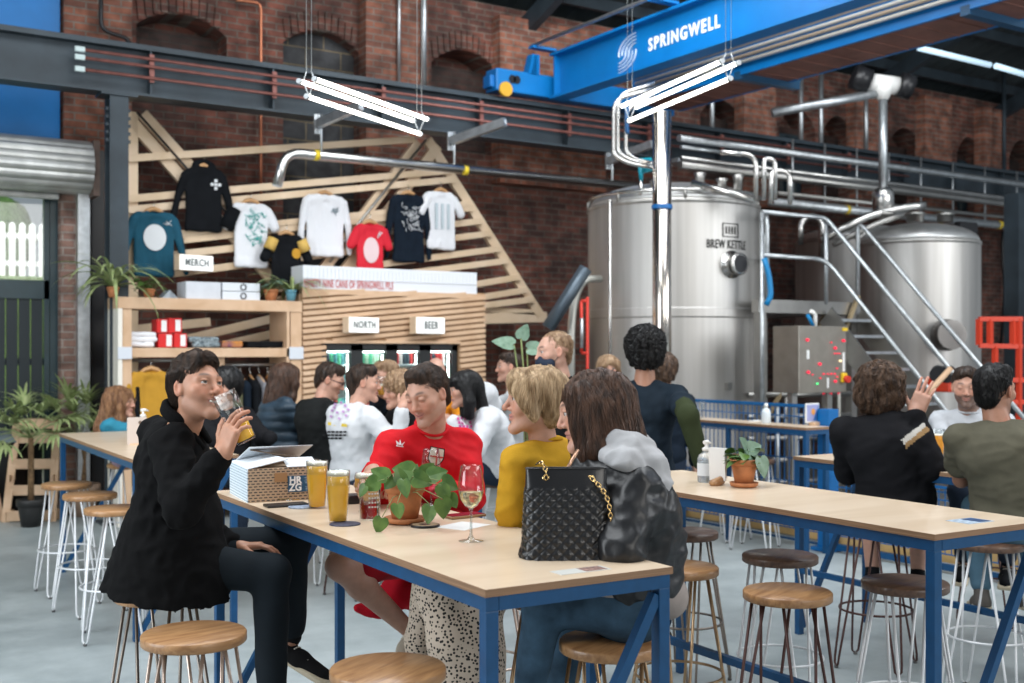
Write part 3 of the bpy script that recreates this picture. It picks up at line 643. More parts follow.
MB().box(l(PV(225, 360, SY).x, SY+0.25, hM-0.2), (0.06, 0.3, 0.25)).build('divider', M_timber, ms)
MB().tube([l(PV(226, 360, SY).x, SY+0.25, hM-0.17), l(xB-0.15, SY+0.25, hM-0.17)], 0.015).build('hanging_rail', M_galv, ms)
MB().tube([l(xA, SY+0.25, hM-0.12), l(PV(225, 360, SY).x, SY+0.25, hM-0.12)], 0.015).build('hanging_rail', M_galv, ms)
for px in (125, 296.5):
    o = MB(); rect(o, px-7, px+7, 347, 359, SY-0.012, 0.008); o = recentre(o.build('price_card', mat('grey_card', (0.62, 0.65, 0.70), 0.6)))
    tag(o, 'small pale price card fixed at the %s end of the shelf edge' % ('wall' if px < 200 else 'cooler'), 'card', 'shelf price cards')
def boxat(name, m, p0, p1, top, bot, y, d, label, cat, group=None, bev=0.006):
    o = MB(); rect(o, p0, p1, top, bot, y, d, bev=bev); o = recentre(o.build(name, m)); tag(o, label, cat, group); return o
M_kraft = mat('pale_grey_carton', (0.60, 0.63, 0.68), 0.6, noise=0.08)
Sy = SY+0.1
def ztop(px): return 300.5
big = boxat('carton', M_kraft, 186, 221, 281.8, 300, Sy, 0.3, 'large pale grey cardboard carton on top of the merchandise shelf', 'box')
for k, (a, b, lab) in enumerate(((283, 291.3, 'upper of two stacked grey gift boxes with a round logo'), (291.8, 300.2, 'lower of two stacked grey gift boxes with a round logo'))):
    o = boxat('gift_box', mat('light_gift_box', (0.66, 0.70, 0.75), 0.6), 222.5, 260, a, b, Sy, 0.3, lab, 'box', 'grey gift boxes on the shelf top')
    c = PV(243.5, (a+b)/2, Sy-0.004)-o.location; m_ = MB(); ring = [c+Vector((0.028*math.cos(t*PI/8), 0, 0.028*math.sin(t*PI/8))) for t in range(16)]
    m_.tube(ring, 0.006, 6, closed=True); m_.build('round_logo', M_black, o)
for (a, b, c_, d_, lab) in ((157, 168, 319, 333, 'small upper left'), (168.5, 182, 318, 333, 'large upper right'), (158.5, 173, 333.5, 347.5, 'large lower left'), (174, 187, 333.5, 347.5, 'small lower right')):
    o = boxat('red_box', mat('bright_red_card', (0.62, 0.012, 0.012), 0.4), a, b, c_, d_, Sy, 0.2, lab+' red carton with white print in the red stack of four', 'box', 'red cartons stacked on the middle shelf')
    p0 = PV(b-4, (c_+d_)/2, Sy-0.003)-o.location; MB().box(p0, (0.05, 0.004, 0.11)).build('white_print', M_paper, o)
def folded(px0, px1, yt, yb, m, label, n=3, y=None, seed=0):
    y = y or Sy; v = Vol(); rnd = random.Random(seed); a = PV(px0, yb, y); b = PV(px1, yt, y); hh = (b.z-a.z)/n
    for k in range(n): v.box(((a.x+b.x)/2+rnd.uniform(-.015, .015), y+0.13, a.z+hh*(k+0.5)), ((b.x-a.x)/2-rnd.uniform(0, .02), 0.13, hh*0.52), rd=hh*0.45, k=0.006)
    o = vfmesh('folded_shirts', v.mesh(0.01, noise=lambda P: 0.004*wav(P, 30)), m); recentre(o); return tag(o, label, 'folded clothes')
M_wcloth = mat('white_cotton', (0.76, 0.77, 0.80), 0.85, bump=0.3, bscale=40, bdist=0.01)
M_pattern = mat('dark_patterned_cotton', (0.025, 0.045, 0.06), 0.9, noise=0.9, nscale=45, col2=(0.35, 0.42, 0.45))
M_mustard = mat('mustard_cotton', (0.50, 0.255, 0.022), 0.85, noise=0.12, bump=0.3, bscale=60)
M_black_c = mat('black_cotton', (0.007, 0.008, 0.010), 0.9, noise=0.2, bump=0.25, bscale=60, spec=0.15)
M_navy_c = mat('navy_cotton', (0.008, 0.014, 0.024), 0.9, noise=0.2, bump=0.25, bscale=60, spec=0.15)
M_teal_c = mat('teal_cotton', (0.005, 0.075, 0.125), 0.85, noise=0.15, bump=0.3, bscale=60)
folded(127, 158, 332, 347, M_wcloth, 'pile of folded white shirts beside the red cartons', 3, seed=1)
folded(190, 221, 337, 347.3, M_pattern, 'pile of folded dark patterned shirts right of the red cartons', 2, seed=2)
folded(222, 245, 341, 347.3, mat('purple_and_orange_cotton', (0.12, 0.05, 0.13), 0.85, noise=0.9, nscale=9, col2=(0.6, 0.25, 0.03)), 'small folded purple and orange shirts on the middle shelf', 2, seed=3)
folded(248, 290, 341.5, 347.3, M_black_c, 'low pile of folded black clothes at the cooler end of the shelf', 2, seed=4)
mb = MB(); a = PV(160, 300, Sy); b = PV(180, 300, Sy)
mb.prism([(a.x, Sy, a.z), (b.x, Sy, b.z), (b.x-0.05, Sy, b.z+0.05), ((a.x+b.x)/2, Sy, a.z+0.10)], (0, 0.2, 0)); o = recentre(mb.build('magazine', mat('magazine_cover', (0.35, 0.40, 0.45), 0.4, noise=0.6, nscale=12)))
tag(o, 'propped grey magazine between the potted plant and the grey carton', 'magazine')
# ------------------------------------------------------------------ hanging garments
def garment(name, label, px, ytop, ybot, y, m, width=0.50, sleeve='long', hood=False, spread=0.30, tilt=0.0, seed=0, hang=True, open_sleeve=None, cuff=None, group='shirts hung on the timber truss'):
    base = PV(px, ytop, y); H = base.z-PV(px, ybot, y).z
    t = thing('hanging_'+name, label, 'hoodie' if hood else ('sweatshirt' if sleeve == 'long' else 't-shirt'), base, 0, group)
    v = Vol(); s = width/2; shy = -0.06
    v.box((0, 0, -H*0.5-0.02), (s*0.80, 0.028, H*0.48), rd=0.026, k=0.03)
    v.box((0, 0, -H+0.05), (s*0.82, 0.03, 0.05), rd=0.026, k=0.02)
    v.cone((-s*0.78, 0, -0.10), (0, 0, -0.035), 0.035, 0.04, k=0.05); v.cone((s*0.78, 0, -0.10), (0, 0, -0.035), 0.035, 0.04, k=0.05)
    for sg in (-1, 1):
        if sleeve == 'long': pts = [(sg*s*0.80, 0, -0.11), (sg*s*(0.98+spread*0.3), 0.0, -H*0.5), (sg*s*(1.0+spread), 0.01, -H*0.93)]; rs = [0.062, 0.05, 0.036]
        else: pts = [(sg*s*0.80, 0, -0.10), (sg*s*1.16, 0, -0.27)]; rs = [0.065, 0.066]
        for i in range(len(pts)-1):
            a, b = np.array(pts[i]), np.array(pts[i+1]); n = 5
            for j in range(n):
                q0 = a+(b-a)*j/n; q1 = a+(b-a)*(j+1)/n; r0 = rs[i]+(rs[i+1]-rs[i])*j/n; r1 = rs[i]+(rs[i+1]-rs[i])*(j+1)/n
                v.cone(q0, q1, r0*0.8, r1*0.8, k=0.01)
    if hood: v.ell((0, -0.01, 0.0), (0.12, 0.055, 0.065), k=0.03); v.ell((0, -0.045, 0.01), (0.06, 0.04, 0.04), k=0.02, sub=True)
    else: v.ell((0, -0.02, -0.0), (0.075, 0.05, 0.045), k=0.015, sub=True)
    def nz(P):
        q = P*np.array([1, 1, 0.35]); return 0.012*np.abs(wav(q+seed, 20, 6))-0.005+0.005*wav(q+seed*2, 60)
    vv, ff = v.mesh(0.013, noise=nz); vv = vv*np.array([1, 0.8, 1])
    g = vfmesh('fabric', (vv, ff), m, t)
    R = Matrix.Rotation(tilt, 3, 'Y')
    hg = MB(); hg.tube([(-s*0.62, 0, -0.075), (-0.06, 0, -0.005), (0, 0, 0.012), (0.06, 0, -0.005), (s*0.62, 0, -0.075)], [0.012, 0.02, 0.024, 0.02, 0.012], 8); hg.build('hanger', mat('hanger_wood', (0.52, 0.29, 0.13), 0.45), t)
    MB().tube([(0, 0, 0.01), (0, 0, 0.06), (0.02, 0.02, 0.085), (0.01, 0.05, 0.10)], 0.004, 6).build('hook', M_steel, t)
    t.rotation_euler = (0, tilt, 0)
    return t, H, s
GY = TY-0.135
def disc(t, x, z, rx, rz_, m, name='print', y=-0.036):
    mb = MB(); n = 28; mb.prism([(x+rx*math.cos(2*PI*k/n), y, z+rz_*math.sin(2*PI*k/n)) for k in range(n)], (0, 0.012, 0)); return mb.build(name, m, t)
def squig(t, x, z, w_, h_, n, m, seed, name='print', y=-0.037, r=0.0035):
    rnd = random.Random(seed); mb = MB()
    for k in range(n):
        a = Vector((x+rnd.uniform(-w_, w_), y, z+rnd.uniform(-h_, h_))); pts = [a]
        for j in range(3): a = a+Vector((rnd.uniform(-.03, .03), 0, rnd.uniform(-.03, .03))); pts.append(a)
        mb.tube(pts, r, 4)
    return mb.build(name, m, t)
M_print_w = mat('white_print', (0.72, 0.74, 0.76), 0.7); M_print_t = mat('teal_print', (0.05, 0.42, 0.38), 0.7); M_print_g = mat('grey_print', (0.25, 0.32, 0.36), 0.7)
t, H, s = garment('sweatshirt', 'teal long-sleeved sweatshirt with a large white disc on the chest', 154, 210, 276, GY, M_teal_c, 0.50, seed=1, spread=0.35); disc(t, 0, -H*0.42, 0.115, 0.135, M_print_w); squig(t, 0.12, -H*0.2, 0.01, 0.01, 5, M_print_w, 3)
t, H, s = garment('hoodie', 'black hooded sweatshirt with a small white cross logo', 203.5, 166, 231, GY, M_black_c, 0.48, hood=True, seed=2, spread=0.4)
mb = MB(); [mb.box((0.12+dx*0.04, -0.037, -H*0.28+dz*0.04), (0.03, 0.008, 0.03)) for dx, dz in ((0, 0), (1, 0), (-1, 0), (0, 1), (0, -1))]; mb.build('print', M_print_w, t)
t, H, s = garment('shirt', 'white t-shirt with one black sleeve and teal city print', 251, 201, 267, GY, M_wcloth, 0.46, 'short', seed=3)
squig(t, 0.03, -H*0.42, 0.09, 0.17, 60, M_print_t, 5)
MB().tube([(-s*0.82, -0.01, -0.10), (-s*1.23, -0.012, -0.31)], [0.074, 0.080], 16).build('black_sleeve', M_black_c, t)
t, H, s = garment('shirt', 'small black t-shirt with yellow sleeves and yellow chest badge', 286.5, 233, 286, GY-0.12, M_black_c, 0.42, 'short', seed=4, group=None); disc(t, 0.10, -0.22, 0.05, 0.055, M_mustard)
for sg in (-1, 1): MB().tube([(sg*s*0.75, -0.02, -0.07), (sg*s*1.0, -0.02, -0.19)], [0.06, 0.064], 12).build('yellow_sleeve', mat('yellow_sleeve', (0.62, 0.40, 0.10), 0.8), t)
t, H, s = garment('sweatshirt', 'white long-sleeved top with a tiny dark chest logo', 325, 193, 256, GY, M_wcloth, 0.54, seed=5, spread=0.12); squig(t, 0.11, -H*0.28, 0.05, 0.018, 10, M_print_g, 6)
t, H, s = garment('shirt', 'red t-shirt with a pale round print', 370, 222, 271, GY-0.1, mat('scarlet_cotton', (0.62, 0.012, 0.03), 0.8, bump=0.3), 0.40, 'short', seed=6); disc(t, 0, -H*0.58, 0.095, 0.145, mat('pale_pink_print', (0.72, 0.55, 0.56), 0.7)); squig(t, 0.10, -H*0.24, 0.012, 0.012, 6, M_print_w, 2)
t, H, s = garment('sweatshirt', 'black long-sleeved top covered by a white scribble print', 408.5, 193, 262, GY, M_navy_c, 0.50, seed=7, spread=0.12); squig(t, 0.02, -H*0.38, 0.10, 0.14, 60, M_print_w, 8)
t, H, s = garment('shirt', 'plain white t-shirt with a faint grey grid print at the truss peak', 441, 190, 249, GY, M_wcloth, 0.46, 'short', seed=8)
mb = MB(); [mb.box((x_, -0.037, -H*0.45), (0.035, 0.006, 0.3)) for x_ in (-0.08, 0.0, 0.08)]; mb.build('print', mat('faint_print', (0.5, 0.58, 0.62), 0.8), t)
t, H, s = garment('sweatshirt', 'mustard yellow sweatshirt hanging under the middle shelf', 151, 369, 440, SY-0.05+0.1, M_mustard, 0.48, seed=9, spread=0.15, group=None)
rnd = random.Random(11)
for k, (px, m, lab) in enumerate(((232, mat('olive_cotton', (0.10, 0.10, 0.05), 0.85), 'olive garment hung edge-on at the left of the shelf rail'), (241, M_navy_c, 'navy garment hung edge-on second on the shelf rail'), (250, M_black_c, 'black garment hung edge-on third on the shelf rail'),
        (259, mat('grey_cotton', (0.2, 0.2, 0.22), 0.85), 'grey garment hung edge-on fourth on the shelf rail'), (268, mat('rust_cotton', (0.30, 0.11, 0.03), 0.85), 'rust-orange garment hung edge-on fifth on the shelf rail'), (277, M_teal_c, 'teal garment hung edge-on sixth on the shelf rail'), (286, M_black_c, 'black garment hung edge-on last on the shelf rail'),
        (131, M_black_c, 'black garment peeping out left of the mustard sweatshirt'))):
    y = SY+0.25; b0 = PV(px, 376, y); t = thing('rail_garment', lab, 'garment', b0, 0, 'garments on the shelf rail')
    v = Vol(); v.box((0, 0, -0.42), (0.035, 0.17, 0.36), rd=0.03, k=0.03); v.cone((0, -0.18, -0.12), (0, -0.2, -0.55), 0.045, 0.035, k=0.03); v.cone((0, 0, -0.02), (0, -0.17, -0.1), 0.03, 0.04, k=0.03)
    vfmesh('fabric', v.mesh(0.016, noise=lambda P: 0.01*wav(P*np.array([1, 1, .3])+k, 18)), m, t)
    MB().tube([(0, 0.16, -0.07), (0, 0, 0.01), (0, -0.16, -0.07)], 0.012, 6).build('hanger', MATS['hanger_wood'], t)
    MB().tube([(0, 0, 0), (0, 0, 0.05), (0, 0.02, 0.07), (0, 0, 0.085)], 0.004, 6).build('hook', M_steel, t)
# ------------------------------------------------------------------ illuminated signs
M_signface = emat('lit_sign_face', (1.0, 1.0, 0.98), 0.30); M_signtext = mat('pale_grey_letters', (0.16, 0.18, 0.18), 0.6)
def sign(px0, px1, py0, py1, y, body, label, rz=math.radians(12), tw=0.75):
    a = PV(px0, (py0+py1)/2, y); b = PV(px1, (py0+py1)/2, y); wd = b.x-a.x; ht = PV((px0+px1)/2, py0, y).z-PV((px0+px1)/2, py1, y).z
    t = thing('lit_sign', label, 'sign', ((a.x+b.x)/2, y, (a.z+b.z)/2), rz, None)
    MB().box((0, 0.05, 0), (wd, 0.1, ht), bev=0.004).build('case', M_timber_p, t); MB().box((0, -0.006, 0), (wd-0.01, 0.012, ht-0.01)).build('sign_face', M_signface, t)
    textmesh(body, ht*0.62, M_signtext, 'lettering', t, (0, -0.02, 0), axes((1, 0, 0), (0, 0, 1)), sx=tw, bold=0.003, extr=0.001, spacing=1.15)
sign(177, 215, 255, 271, SY+0.55, 'MERCH', 'white lit sign reading MERCH below the teal sweatshirt', rz=math.radians(14))
sign(346, 381, 317, 333, SY-0.11, 'NORTH', 'white lit sign reading NORTH on the slatted cooler wall', rz=math.radians(14))
sign(413, 447, 317, 334, SY-0.11, 'BEER', 'white lit sign reading BEER on the slatted cooler wall', rz=math.radians(14))
for o in bpy.data.objects:
    if o.get('label', '').startswith('white lit sign reading MERCH'): MB().box((0, 0.2, 0.02), (0.05, 0.28, 0.04)).build('bracket', M_timber_p, o)
# ------------------------------------------------------------------ slatted cooler kiosk
kA, kB = PV(303, 320, SY).x, PV(485.5, 320, SY).x; kT = PV(303, 287, SY).z; oA, oB = PV(323, 360, SY).x, PV(460, 360, SY).x; oT = PV(390, 343, SY).z; KD = 0.75
ck = thing('cooler_kiosk', 'pale slatted timber kiosk built around the drinks coolers', 'kiosk', ((kA+kB)/2, SY, 0)); K0 = ck.location; kl = lambda x, y, z: Vector((x, y, z))-K0
MB().box(kl((kA+kB)/2, SY+KD/2, kT-0.04), (kB-kA, KD, 0.05)).build('top_board', M_timber, ck)
for x in (kA+0.02, kB-0.02): MB().box(kl(x, SY+0.06+KD/2, kT/2), (0.04, KD-0.06, kT-0.05)).build('side_panel', M_timber, ck)
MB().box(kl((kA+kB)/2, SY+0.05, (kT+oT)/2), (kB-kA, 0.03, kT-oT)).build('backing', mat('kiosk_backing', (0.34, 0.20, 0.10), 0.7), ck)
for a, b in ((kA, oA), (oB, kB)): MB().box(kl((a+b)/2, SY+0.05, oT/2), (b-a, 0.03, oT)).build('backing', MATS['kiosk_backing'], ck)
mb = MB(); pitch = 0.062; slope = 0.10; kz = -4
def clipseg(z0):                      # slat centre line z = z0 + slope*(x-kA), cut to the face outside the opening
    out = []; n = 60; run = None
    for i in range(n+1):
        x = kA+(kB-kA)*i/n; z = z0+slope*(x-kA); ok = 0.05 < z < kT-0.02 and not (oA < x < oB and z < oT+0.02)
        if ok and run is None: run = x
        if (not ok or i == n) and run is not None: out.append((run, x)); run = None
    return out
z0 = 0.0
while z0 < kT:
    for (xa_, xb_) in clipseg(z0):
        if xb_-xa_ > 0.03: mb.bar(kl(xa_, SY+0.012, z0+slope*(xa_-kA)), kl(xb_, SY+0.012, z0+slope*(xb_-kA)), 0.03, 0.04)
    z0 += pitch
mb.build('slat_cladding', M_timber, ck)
MB().box(kl((oA+oB)/2, SY+0.02, oT+0.01), (oB-oA, 0.06, 0.03)).build('lintel', M_timber, ck)
# drinks coolers: four glazed doors
co = thing('drinks_cooler', 'black upright drinks cooler with four lit glass doors set in the kiosk', 'cooler', ((oA+oB)/2, SY+0.08, 0)); c0 = co.location; cl = lambda x, y, z: Vector((x, y, z))-c0
CY = SY+0.08; M_cb = mat('black_cooler_frame', (0.008, 0.010, 0.011), 0.4); M_cin = mat('cooler_lining', (0.75, 0.82, 0.82), 0.5)
MB().box(cl((oA+oB)/2, CY+0.6, oT/2), (oB-oA, 0.03, oT)).build('back_panel', M_cin, co)
MB().box(cl((oA+oB)/2, CY+0.3, oT-0.03), (oB-oA, 0.6, 0.03)).build('top_panel', M_cb, co)
dw = (oB-oA)/4
M_gl2 = thinglass('cooler_glass', refl=0.5)
for k in range(4):
    x0 = oA+dw*k; x1 = x0+dw; d_ = MB()
    for x in (x0+0.035, x1-0.035): d_.box(cl(x, CY, oT/2), (0.07, 0.05, oT-0.04))
    d_.box(cl((x0+x1)/2, CY, oT-0.045), (dw, 0.05, 0.07)); d_.box(cl((x0+x1)/2, CY, 0.1), (dw, 0.05, 0.2))
    d = d_.build('door', M_cb, co); MB().box(cl((x0+x1)/2, CY+0.01, oT/2), (dw-0.14, 0.006, oT-0.2)).build('glass', M_gl2, d)
    MB().box(cl(x1-0.072, CY+0.06, oT/2), (0.008, 0.02, oT-0.25)).build('light_strip', emat('cooler_light', (0.85, 1.0, 0.96), 9.0), co)
    MB().box(cl((x0+x1)/2, CY+0.05, oT-0.095), (dw-0.1, 0.03, 0.012)).build('light_strip', MATS['cooler_light'], co)  # extra strip added behind the header to brighten the cans
    for z in (0.45, 0.73, 0.99, 1.25, 1.51): MB().box(cl((x0+x1)/2, CY+0.3, z), (dw-0.1, 0.45, 0.012)).build('shelf', M_cin, co)
def can_proto(m):
    mb = MB(); mb.lathe([(0.024, 0), (0.032, 0.01), (0.032, 0.135), (0.025, 0.152), (0.025, 0.158)], n=14, mi=0); mb.lathe([(0.0245, 0.158), (0.0245, 0.160)], n=14, mi=1)
    return mb.build('drinks_can', mats=[m, M_steel])
cols = {'green': (0.10, 0.42, 0.25), 'pale green': (0.42, 0.62, 0.45), 'red': (0.55, 0.05, 0.05), 'white and red': (0.70, 0.62, 0.60), 'dark': (0.05, 0.07, 0.09), 'blue-green': (0.10, 0.30, 0.33)}
protos = {}
for k in range(4):
    for r, z in enumerate((1.516, 1.256, 0.996)):
        for c_ in range(6):
            nm = [['blue-green', 'dark', 'green', 'blue-green', 'green'], ['pale green', 'green', 'pale green', 'green', 'pale green'], ['red', 'red', 'white and red', 'dark', 'dark'], ['white and red', 'red', 'dark', 'red', 'red']][k][c_ % 5] if r == 0 else ['green', 'blue-green', 'white and red', 'red'][(k+c_) % 4]
            if nm not in protos: o = can_proto(mat(nm.replace(' ', '_')+'_can', cols[nm], 0.3, 0.4)); protos[nm] = o
            else: o = copy_tree(protos[nm])
            ro = 2
            o.location = (oA+dw*k+0.095+c_*(dw-0.19)/5, CY+0.14, z)
            lab = '%s can on the %s row behind the %s cooler door from the shelf' % (nm, ['top', 'middle', 'bottom'][r], ['first', 'second', 'third', 'fourth'][k])
            tag(o, lab, 'can', lab)
# long carton of cans on top of the kiosk
a = PV(303, 275, SY+0.02); b = PV(477, 281, SY+0.02); hh = PV(303, 263.5, SY+0.02).z-kT
t = thing('long_can_carton', 'long white carton with red lettering lying on the slatted kiosk', 'carton', ((a.x+b.x)/2, SY+0.02, kT-0.015))
M_ctn = mat('white_corrugated', (0.70, 0.72, 0.76), 0.6); wd = b.x-a.x
mb = MB().box((0, 0.16, hh/2), (wd, 0.32, hh), bev=0.006)
for k in range(46): mb.box((-wd/2+0.05+k*(wd-0.1)/45, -0.003, hh*0.7), (0.006, 0.008, hh*0.42))
mb.box((0, -0.004, hh*0.46), (wd-0.02, 0.01, 0.012)); mb.build('carton', M_ctn, t)
textmesh('NINETY NINE CANS OF SPRINGWELL PILS', 0.115, mat('red_letters', (0.55, 0.06, 0.05), 0.6), 'lettering', t, (-wd/2+0.08+0.42, -0.012, hh*0.23), axes((1, 0, 0), (0, 0, 1)), sx=0.44, extr=0.001, spacing=1.1).location = (0.02, 0, 0)
# ------------------------------------------------------------------ potted plants helper
def leafblade(mb, base, direction, length, width, droop=0.5, n=6, mi=0, twist=0.0):
    d = Vector(direction).normalized(); side = d.cross(Vector((0, 0, 1)))
    if side.length < 0.05: side = Vector((1, 0, 0))
    side.normalize(); p = Vector(base); L = []; cur = d.copy()
    for i in range(n+1):
        t = i/n; wv = width*math.sin(PI*min(1, 0.12+t*0.88))**0.8 if i < n else 0.0005
        L.append((mb.bm.verts.new(p-side*wv/2), mb.bm.verts.new(p+side*wv/2+Vector((0, 0, twist*wv)))))
        p = p+cur*(length/n); cur = (cur+Vector((0, 0, -droop/n*1.6))).normalized()
    for i in range(n):
        f = mb.bm.faces.new((L[i][0], L[i][1], L[i+1][1], L[i+1][0])); f.smooth = True; f.material_index = mi
def heartleaf(mb, c, fwd, nrm, s, mi=0):
    y = Vector(fwd).normalized(); n = Vector(nrm); n = (n-y*n.dot(y)).normalized(); x = y.cross(n); c = Vector(c)
    half = [(0, 0.06), (0.16, -0.06), (0.34, -0.02), (0.46, 0.16), (0.45, 0.38), (0.32, 0.64), (0.15, 0.86), (0, 1.0)]
    mid = [(0, t) for t in (0.06, 0.06, 0.1, 0.24, 0.42, 0.66, 0.86, 1.0)]
    for sg in (1, -1):
        A_ = [mb.bm.verts.new(c+x*sg*px*s+y*py*s+n*(0.10*abs(px)*s-0.10*py*py*s)) for px, py in half]
        B_ = [mb.bm.verts.new(c+y*py*s-n*(0.10*py*py*s)) for _, py in mid]
        for i in range(len(half)-1):
            vs = (B_[i], A_[i], A_[i+1], B_[i+1]) if sg > 0 else (B_[i+1], A_[i+1], A_[i], B_[i])
            try: f = mb.bm.faces.new(vs); f.smooth = True; f.material_index = mi
            except ValueError: pass
def pot(t, r, h, m=None, saucer=True, z=0.0):
    m = m or M_terra; z1 = z+(0.018 if saucer else 0)
    o = MB().lathe([(r*0.66, z1), (r*0.90, z1+h*0.72), (r*0.90, z1+h*0.74), (r*1.0, z1+h*0.745), (r*1.02, z1+h*0.98), (r*0.98, z1+h), (r*0.90, z1+h), (r*0.88, z1+h*0.9)], n=32).build('pot', m, t)
    MB().lathe([(r*0.86, z1+h*0.86), (r*0.86, z1+h*0.90)], n=24).build('soil', M_soil, t)
    if saucer: MB().lathe([(r*0.72, z), (r*0.98, z+0.006), (r*1.04, z+0.022), (r*0.98, z+0.022), (r*0.86, z+0.012)], n=32).build('saucer', m, t)
def spider(name, label, loc, r, h, nl, ln, m, potm=None, saucer=False, droop=1.3, width=0.018, seed=0, rise=0.9):
    t = thing(name, label, 'plant', loc); pot(t, r, h, potm, saucer); rnd = random.Random(seed); mb = MB()
    for k in range(nl):
        a = rnd.uniform(0, 2*PI); el = rnd.uniform(0.25, rise); leafblade(mb, (0, 0, h*0.9), (math.cos(a), math.sin(a), el*1.6), ln*rnd.uniform(.6, 1.1), width, droop*rnd.uniform(.7, 1.4), 8, twist=rnd.uniform(-.3, .3))
    mb.build('leaves', m, t); return t
def bushy(name, label, loc, r, h, n, s, m, spread, hgt, potm=None, saucer=False, seed=0):
    t = thing(name, label, 'plant', loc); pot(t, r, h, potm, saucer); rnd = random.Random(seed); lf = MB(); st = MB()
    for k in range(n):
        a = rnd.uniform(0, 2*PI); rr = spread*math.sqrt(rnd.random()); z = h+rnd.uniform(0.1, 1)*hgt; p = Vector((rr*math.cos(a), rr*math.sin(a), z))
        st.tube([(0, 0, h*0.85), p*0.6+Vector((0, 0, 0.01)), p], 0.0015, 4); heartleaf(lf, p, (math.cos(a), math.sin(a), rnd.uniform(-.7, .3)), (rnd.uniform(-.4, .4), rnd.uniform(-.4, .4), 1), s*rnd.uniform(.6, 1.2))
    lf.build('leaves', m, t); st.build('stems', M_leaf, t); return t
hTz = hT; M_spider = mat('pale_striped_leaf', (0.40, 0.44, 0.22), 0.5, noise=0.5, nscale=25, col2=(0.18, 0.27, 0.08))
def on(px, y, z): p = PV(px, 300, y); return Vector((p.x, y, z))
spider('spider_plant', 'striped spider plant in small pot at the left end of the shelf top', on(113, SY+0.16, hTz), 0.06, 0.10, 60, 0.68, M_spider, width=0.034, rise=1.2, seed=1)
bushy('potted_plant', 'small leafy potted plant on the shelf top beside the spider plant', on(149, SY+0.15, hTz), 0.06, 0.09, 30, 0.07, M_leaf, 0.13, 0.10, seed=2)
bushy('potted_plant', 'pale leafy plant in terracotta pot right of the gift boxes', on(271, SY+0.12, hTz), 0.075, 0.12, 26, 0.075, M_leaf3, 0.12, 0.10, seed=3)
spider('spider_plant', 'drooping spider plant in blue pot at the cooler end of the shelf', on(291, SY+0.1, hTz), 0.06, 0.12, 50, 0.52, M_spider, width=0.03, potm=mat('blue_pot', (0.12, 0.32, 0.42), 0.4), seed=4)
# ------------------------------------------------------------------ brew kettle and tanks
def tank(name, label, px, Z, R, ztop, dome, zbot, seams=(), n=72):
    c = PZ(px, 300, Z); t = thing(name, label, 'tank', (c.x, c.y, 0)); pr = [(R*0.9, zbot-0.1), (R, zbot), (R, zbot+0.01)]
    for s in seams: pr += [(R, s-0.06), (R, s-0.05), (R+0.005, s-0.045), (R+0.005, s-0.04), (R+0.005, s+0.04), (R+0.005, s+0.045), (R, s+0.05), (R, s+0.06)]
    pr += [(R, ztop-0.04), (R, ztop-0.03), (R*1.012, ztop-0.025), (R*1.012, ztop+0.01), (R*0.985, ztop+0.02)]
    MB().lathe(pr, n=n, cap=False).build('shell', M_tank, t)
    dm = [(R*0.985, ztop+0.02)]+[(R*0.985*math.cos(a), ztop+0.02+dome*math.sin(a)) for a in np.linspace(0.12, PI/2-0.12, 10)]+[(0.12, ztop+0.02+dome*0.995)]
    MB().lathe(dm, n=n).build('domed_lid', mat('satin_lid', (0.66, 0.66, 0.65), 0.42, 0.9, noise=0.1), t)
    for k in range(3):
        a = k*2*PI/3+0.4; MB().tube([(R*0.8*math.cos(a), R*0.8*math.sin(a), zbot), (R*0.8*math.cos(a), R*0.8*math.sin(a), 0)], 0.06, 10).build('leg', M_steel_d, t)
    return t, c
def tankmat():
    m = bpy.data.materials.new('brushed_tank_steel'); m.use_nodes = True; N = m.node_tree.nodes; L = m.node_tree.links; p = N['Principled BSDF']
    p.inputs['Metallic'].default_value = 1.0; p.inputs['Anisotropic'].default_value = 0.3
    tc = N.new('ShaderNodeTexCoord'); mp = N.new('ShaderNodeMapping'); mp.inputs['Scale'].default_value = (7, 7, 0.25); L.new(tc.outputs['Object'], mp.inputs[0])
    t = N.new('ShaderNodeTexNoise'); t.inputs['Scale'].default_value = 1.0; t.inputs['Detail'].default_value = 5; L.new(mp.outputs[0], t.inputs['Vector'])
    cr = N.new('ShaderNodeValToRGB'); cr.color_ramp.elements[0].position = 0.3; cr.color_ramp.elements[1].position = 0.7; cr.color_ramp.elements[0].color = (0.38, 0.365, 0.345, 1); cr.color_ramp.elements[1].color = (0.56, 0.545, 0.525, 1)
    L.new(t.outputs['Fac'], cr.inputs[0]); L.new(cr.outputs[0], p.inputs['Base Color'])
    r = N.new('ShaderNodeMapRange'); r.inputs[3].default_value = 0.40; r.inputs[4].default_value = 0.55; L.new(t.outputs['Fac'], r.inputs[0]); L.new(r.outputs[0], p.inputs['Roughness'])
    return m
M_tank = tankmat()
KZ = 12.9; KR = 84.5*KZ/F*1.003; kh = PZ(673, 197, KZ-0.5).z
kt, kc = tank('brew_kettle', 'largest stainless steel vessel, lettered BREW KETTLE, behind the curly-haired man', 673, KZ, KR, CH+(352-210)/F*KZ, 0.26, 0.45, (CH+(352-315)/F*KZ,))
def on_kettle(px, z, out=0.0):        # angle around the kettle for an image column
    ang0 = math.atan2(-kc.y, -kc.x)
    best = None
    for j in range(-90, 91):
        a = ang0+math.radians(j); p = Vector((kc.x+KR*math.cos(a), kc.y+KR*math.sin(a), z)); X = p.dot(RT); Zc = p.dot(FW); e = abs(512+F*X/Zc-px)
        if best is None or e < best[0]: best = (e, a)
    a = best[1]; return a, Vector(((KR+out)*math.cos(a), (KR+out)*math.sin(a), z))
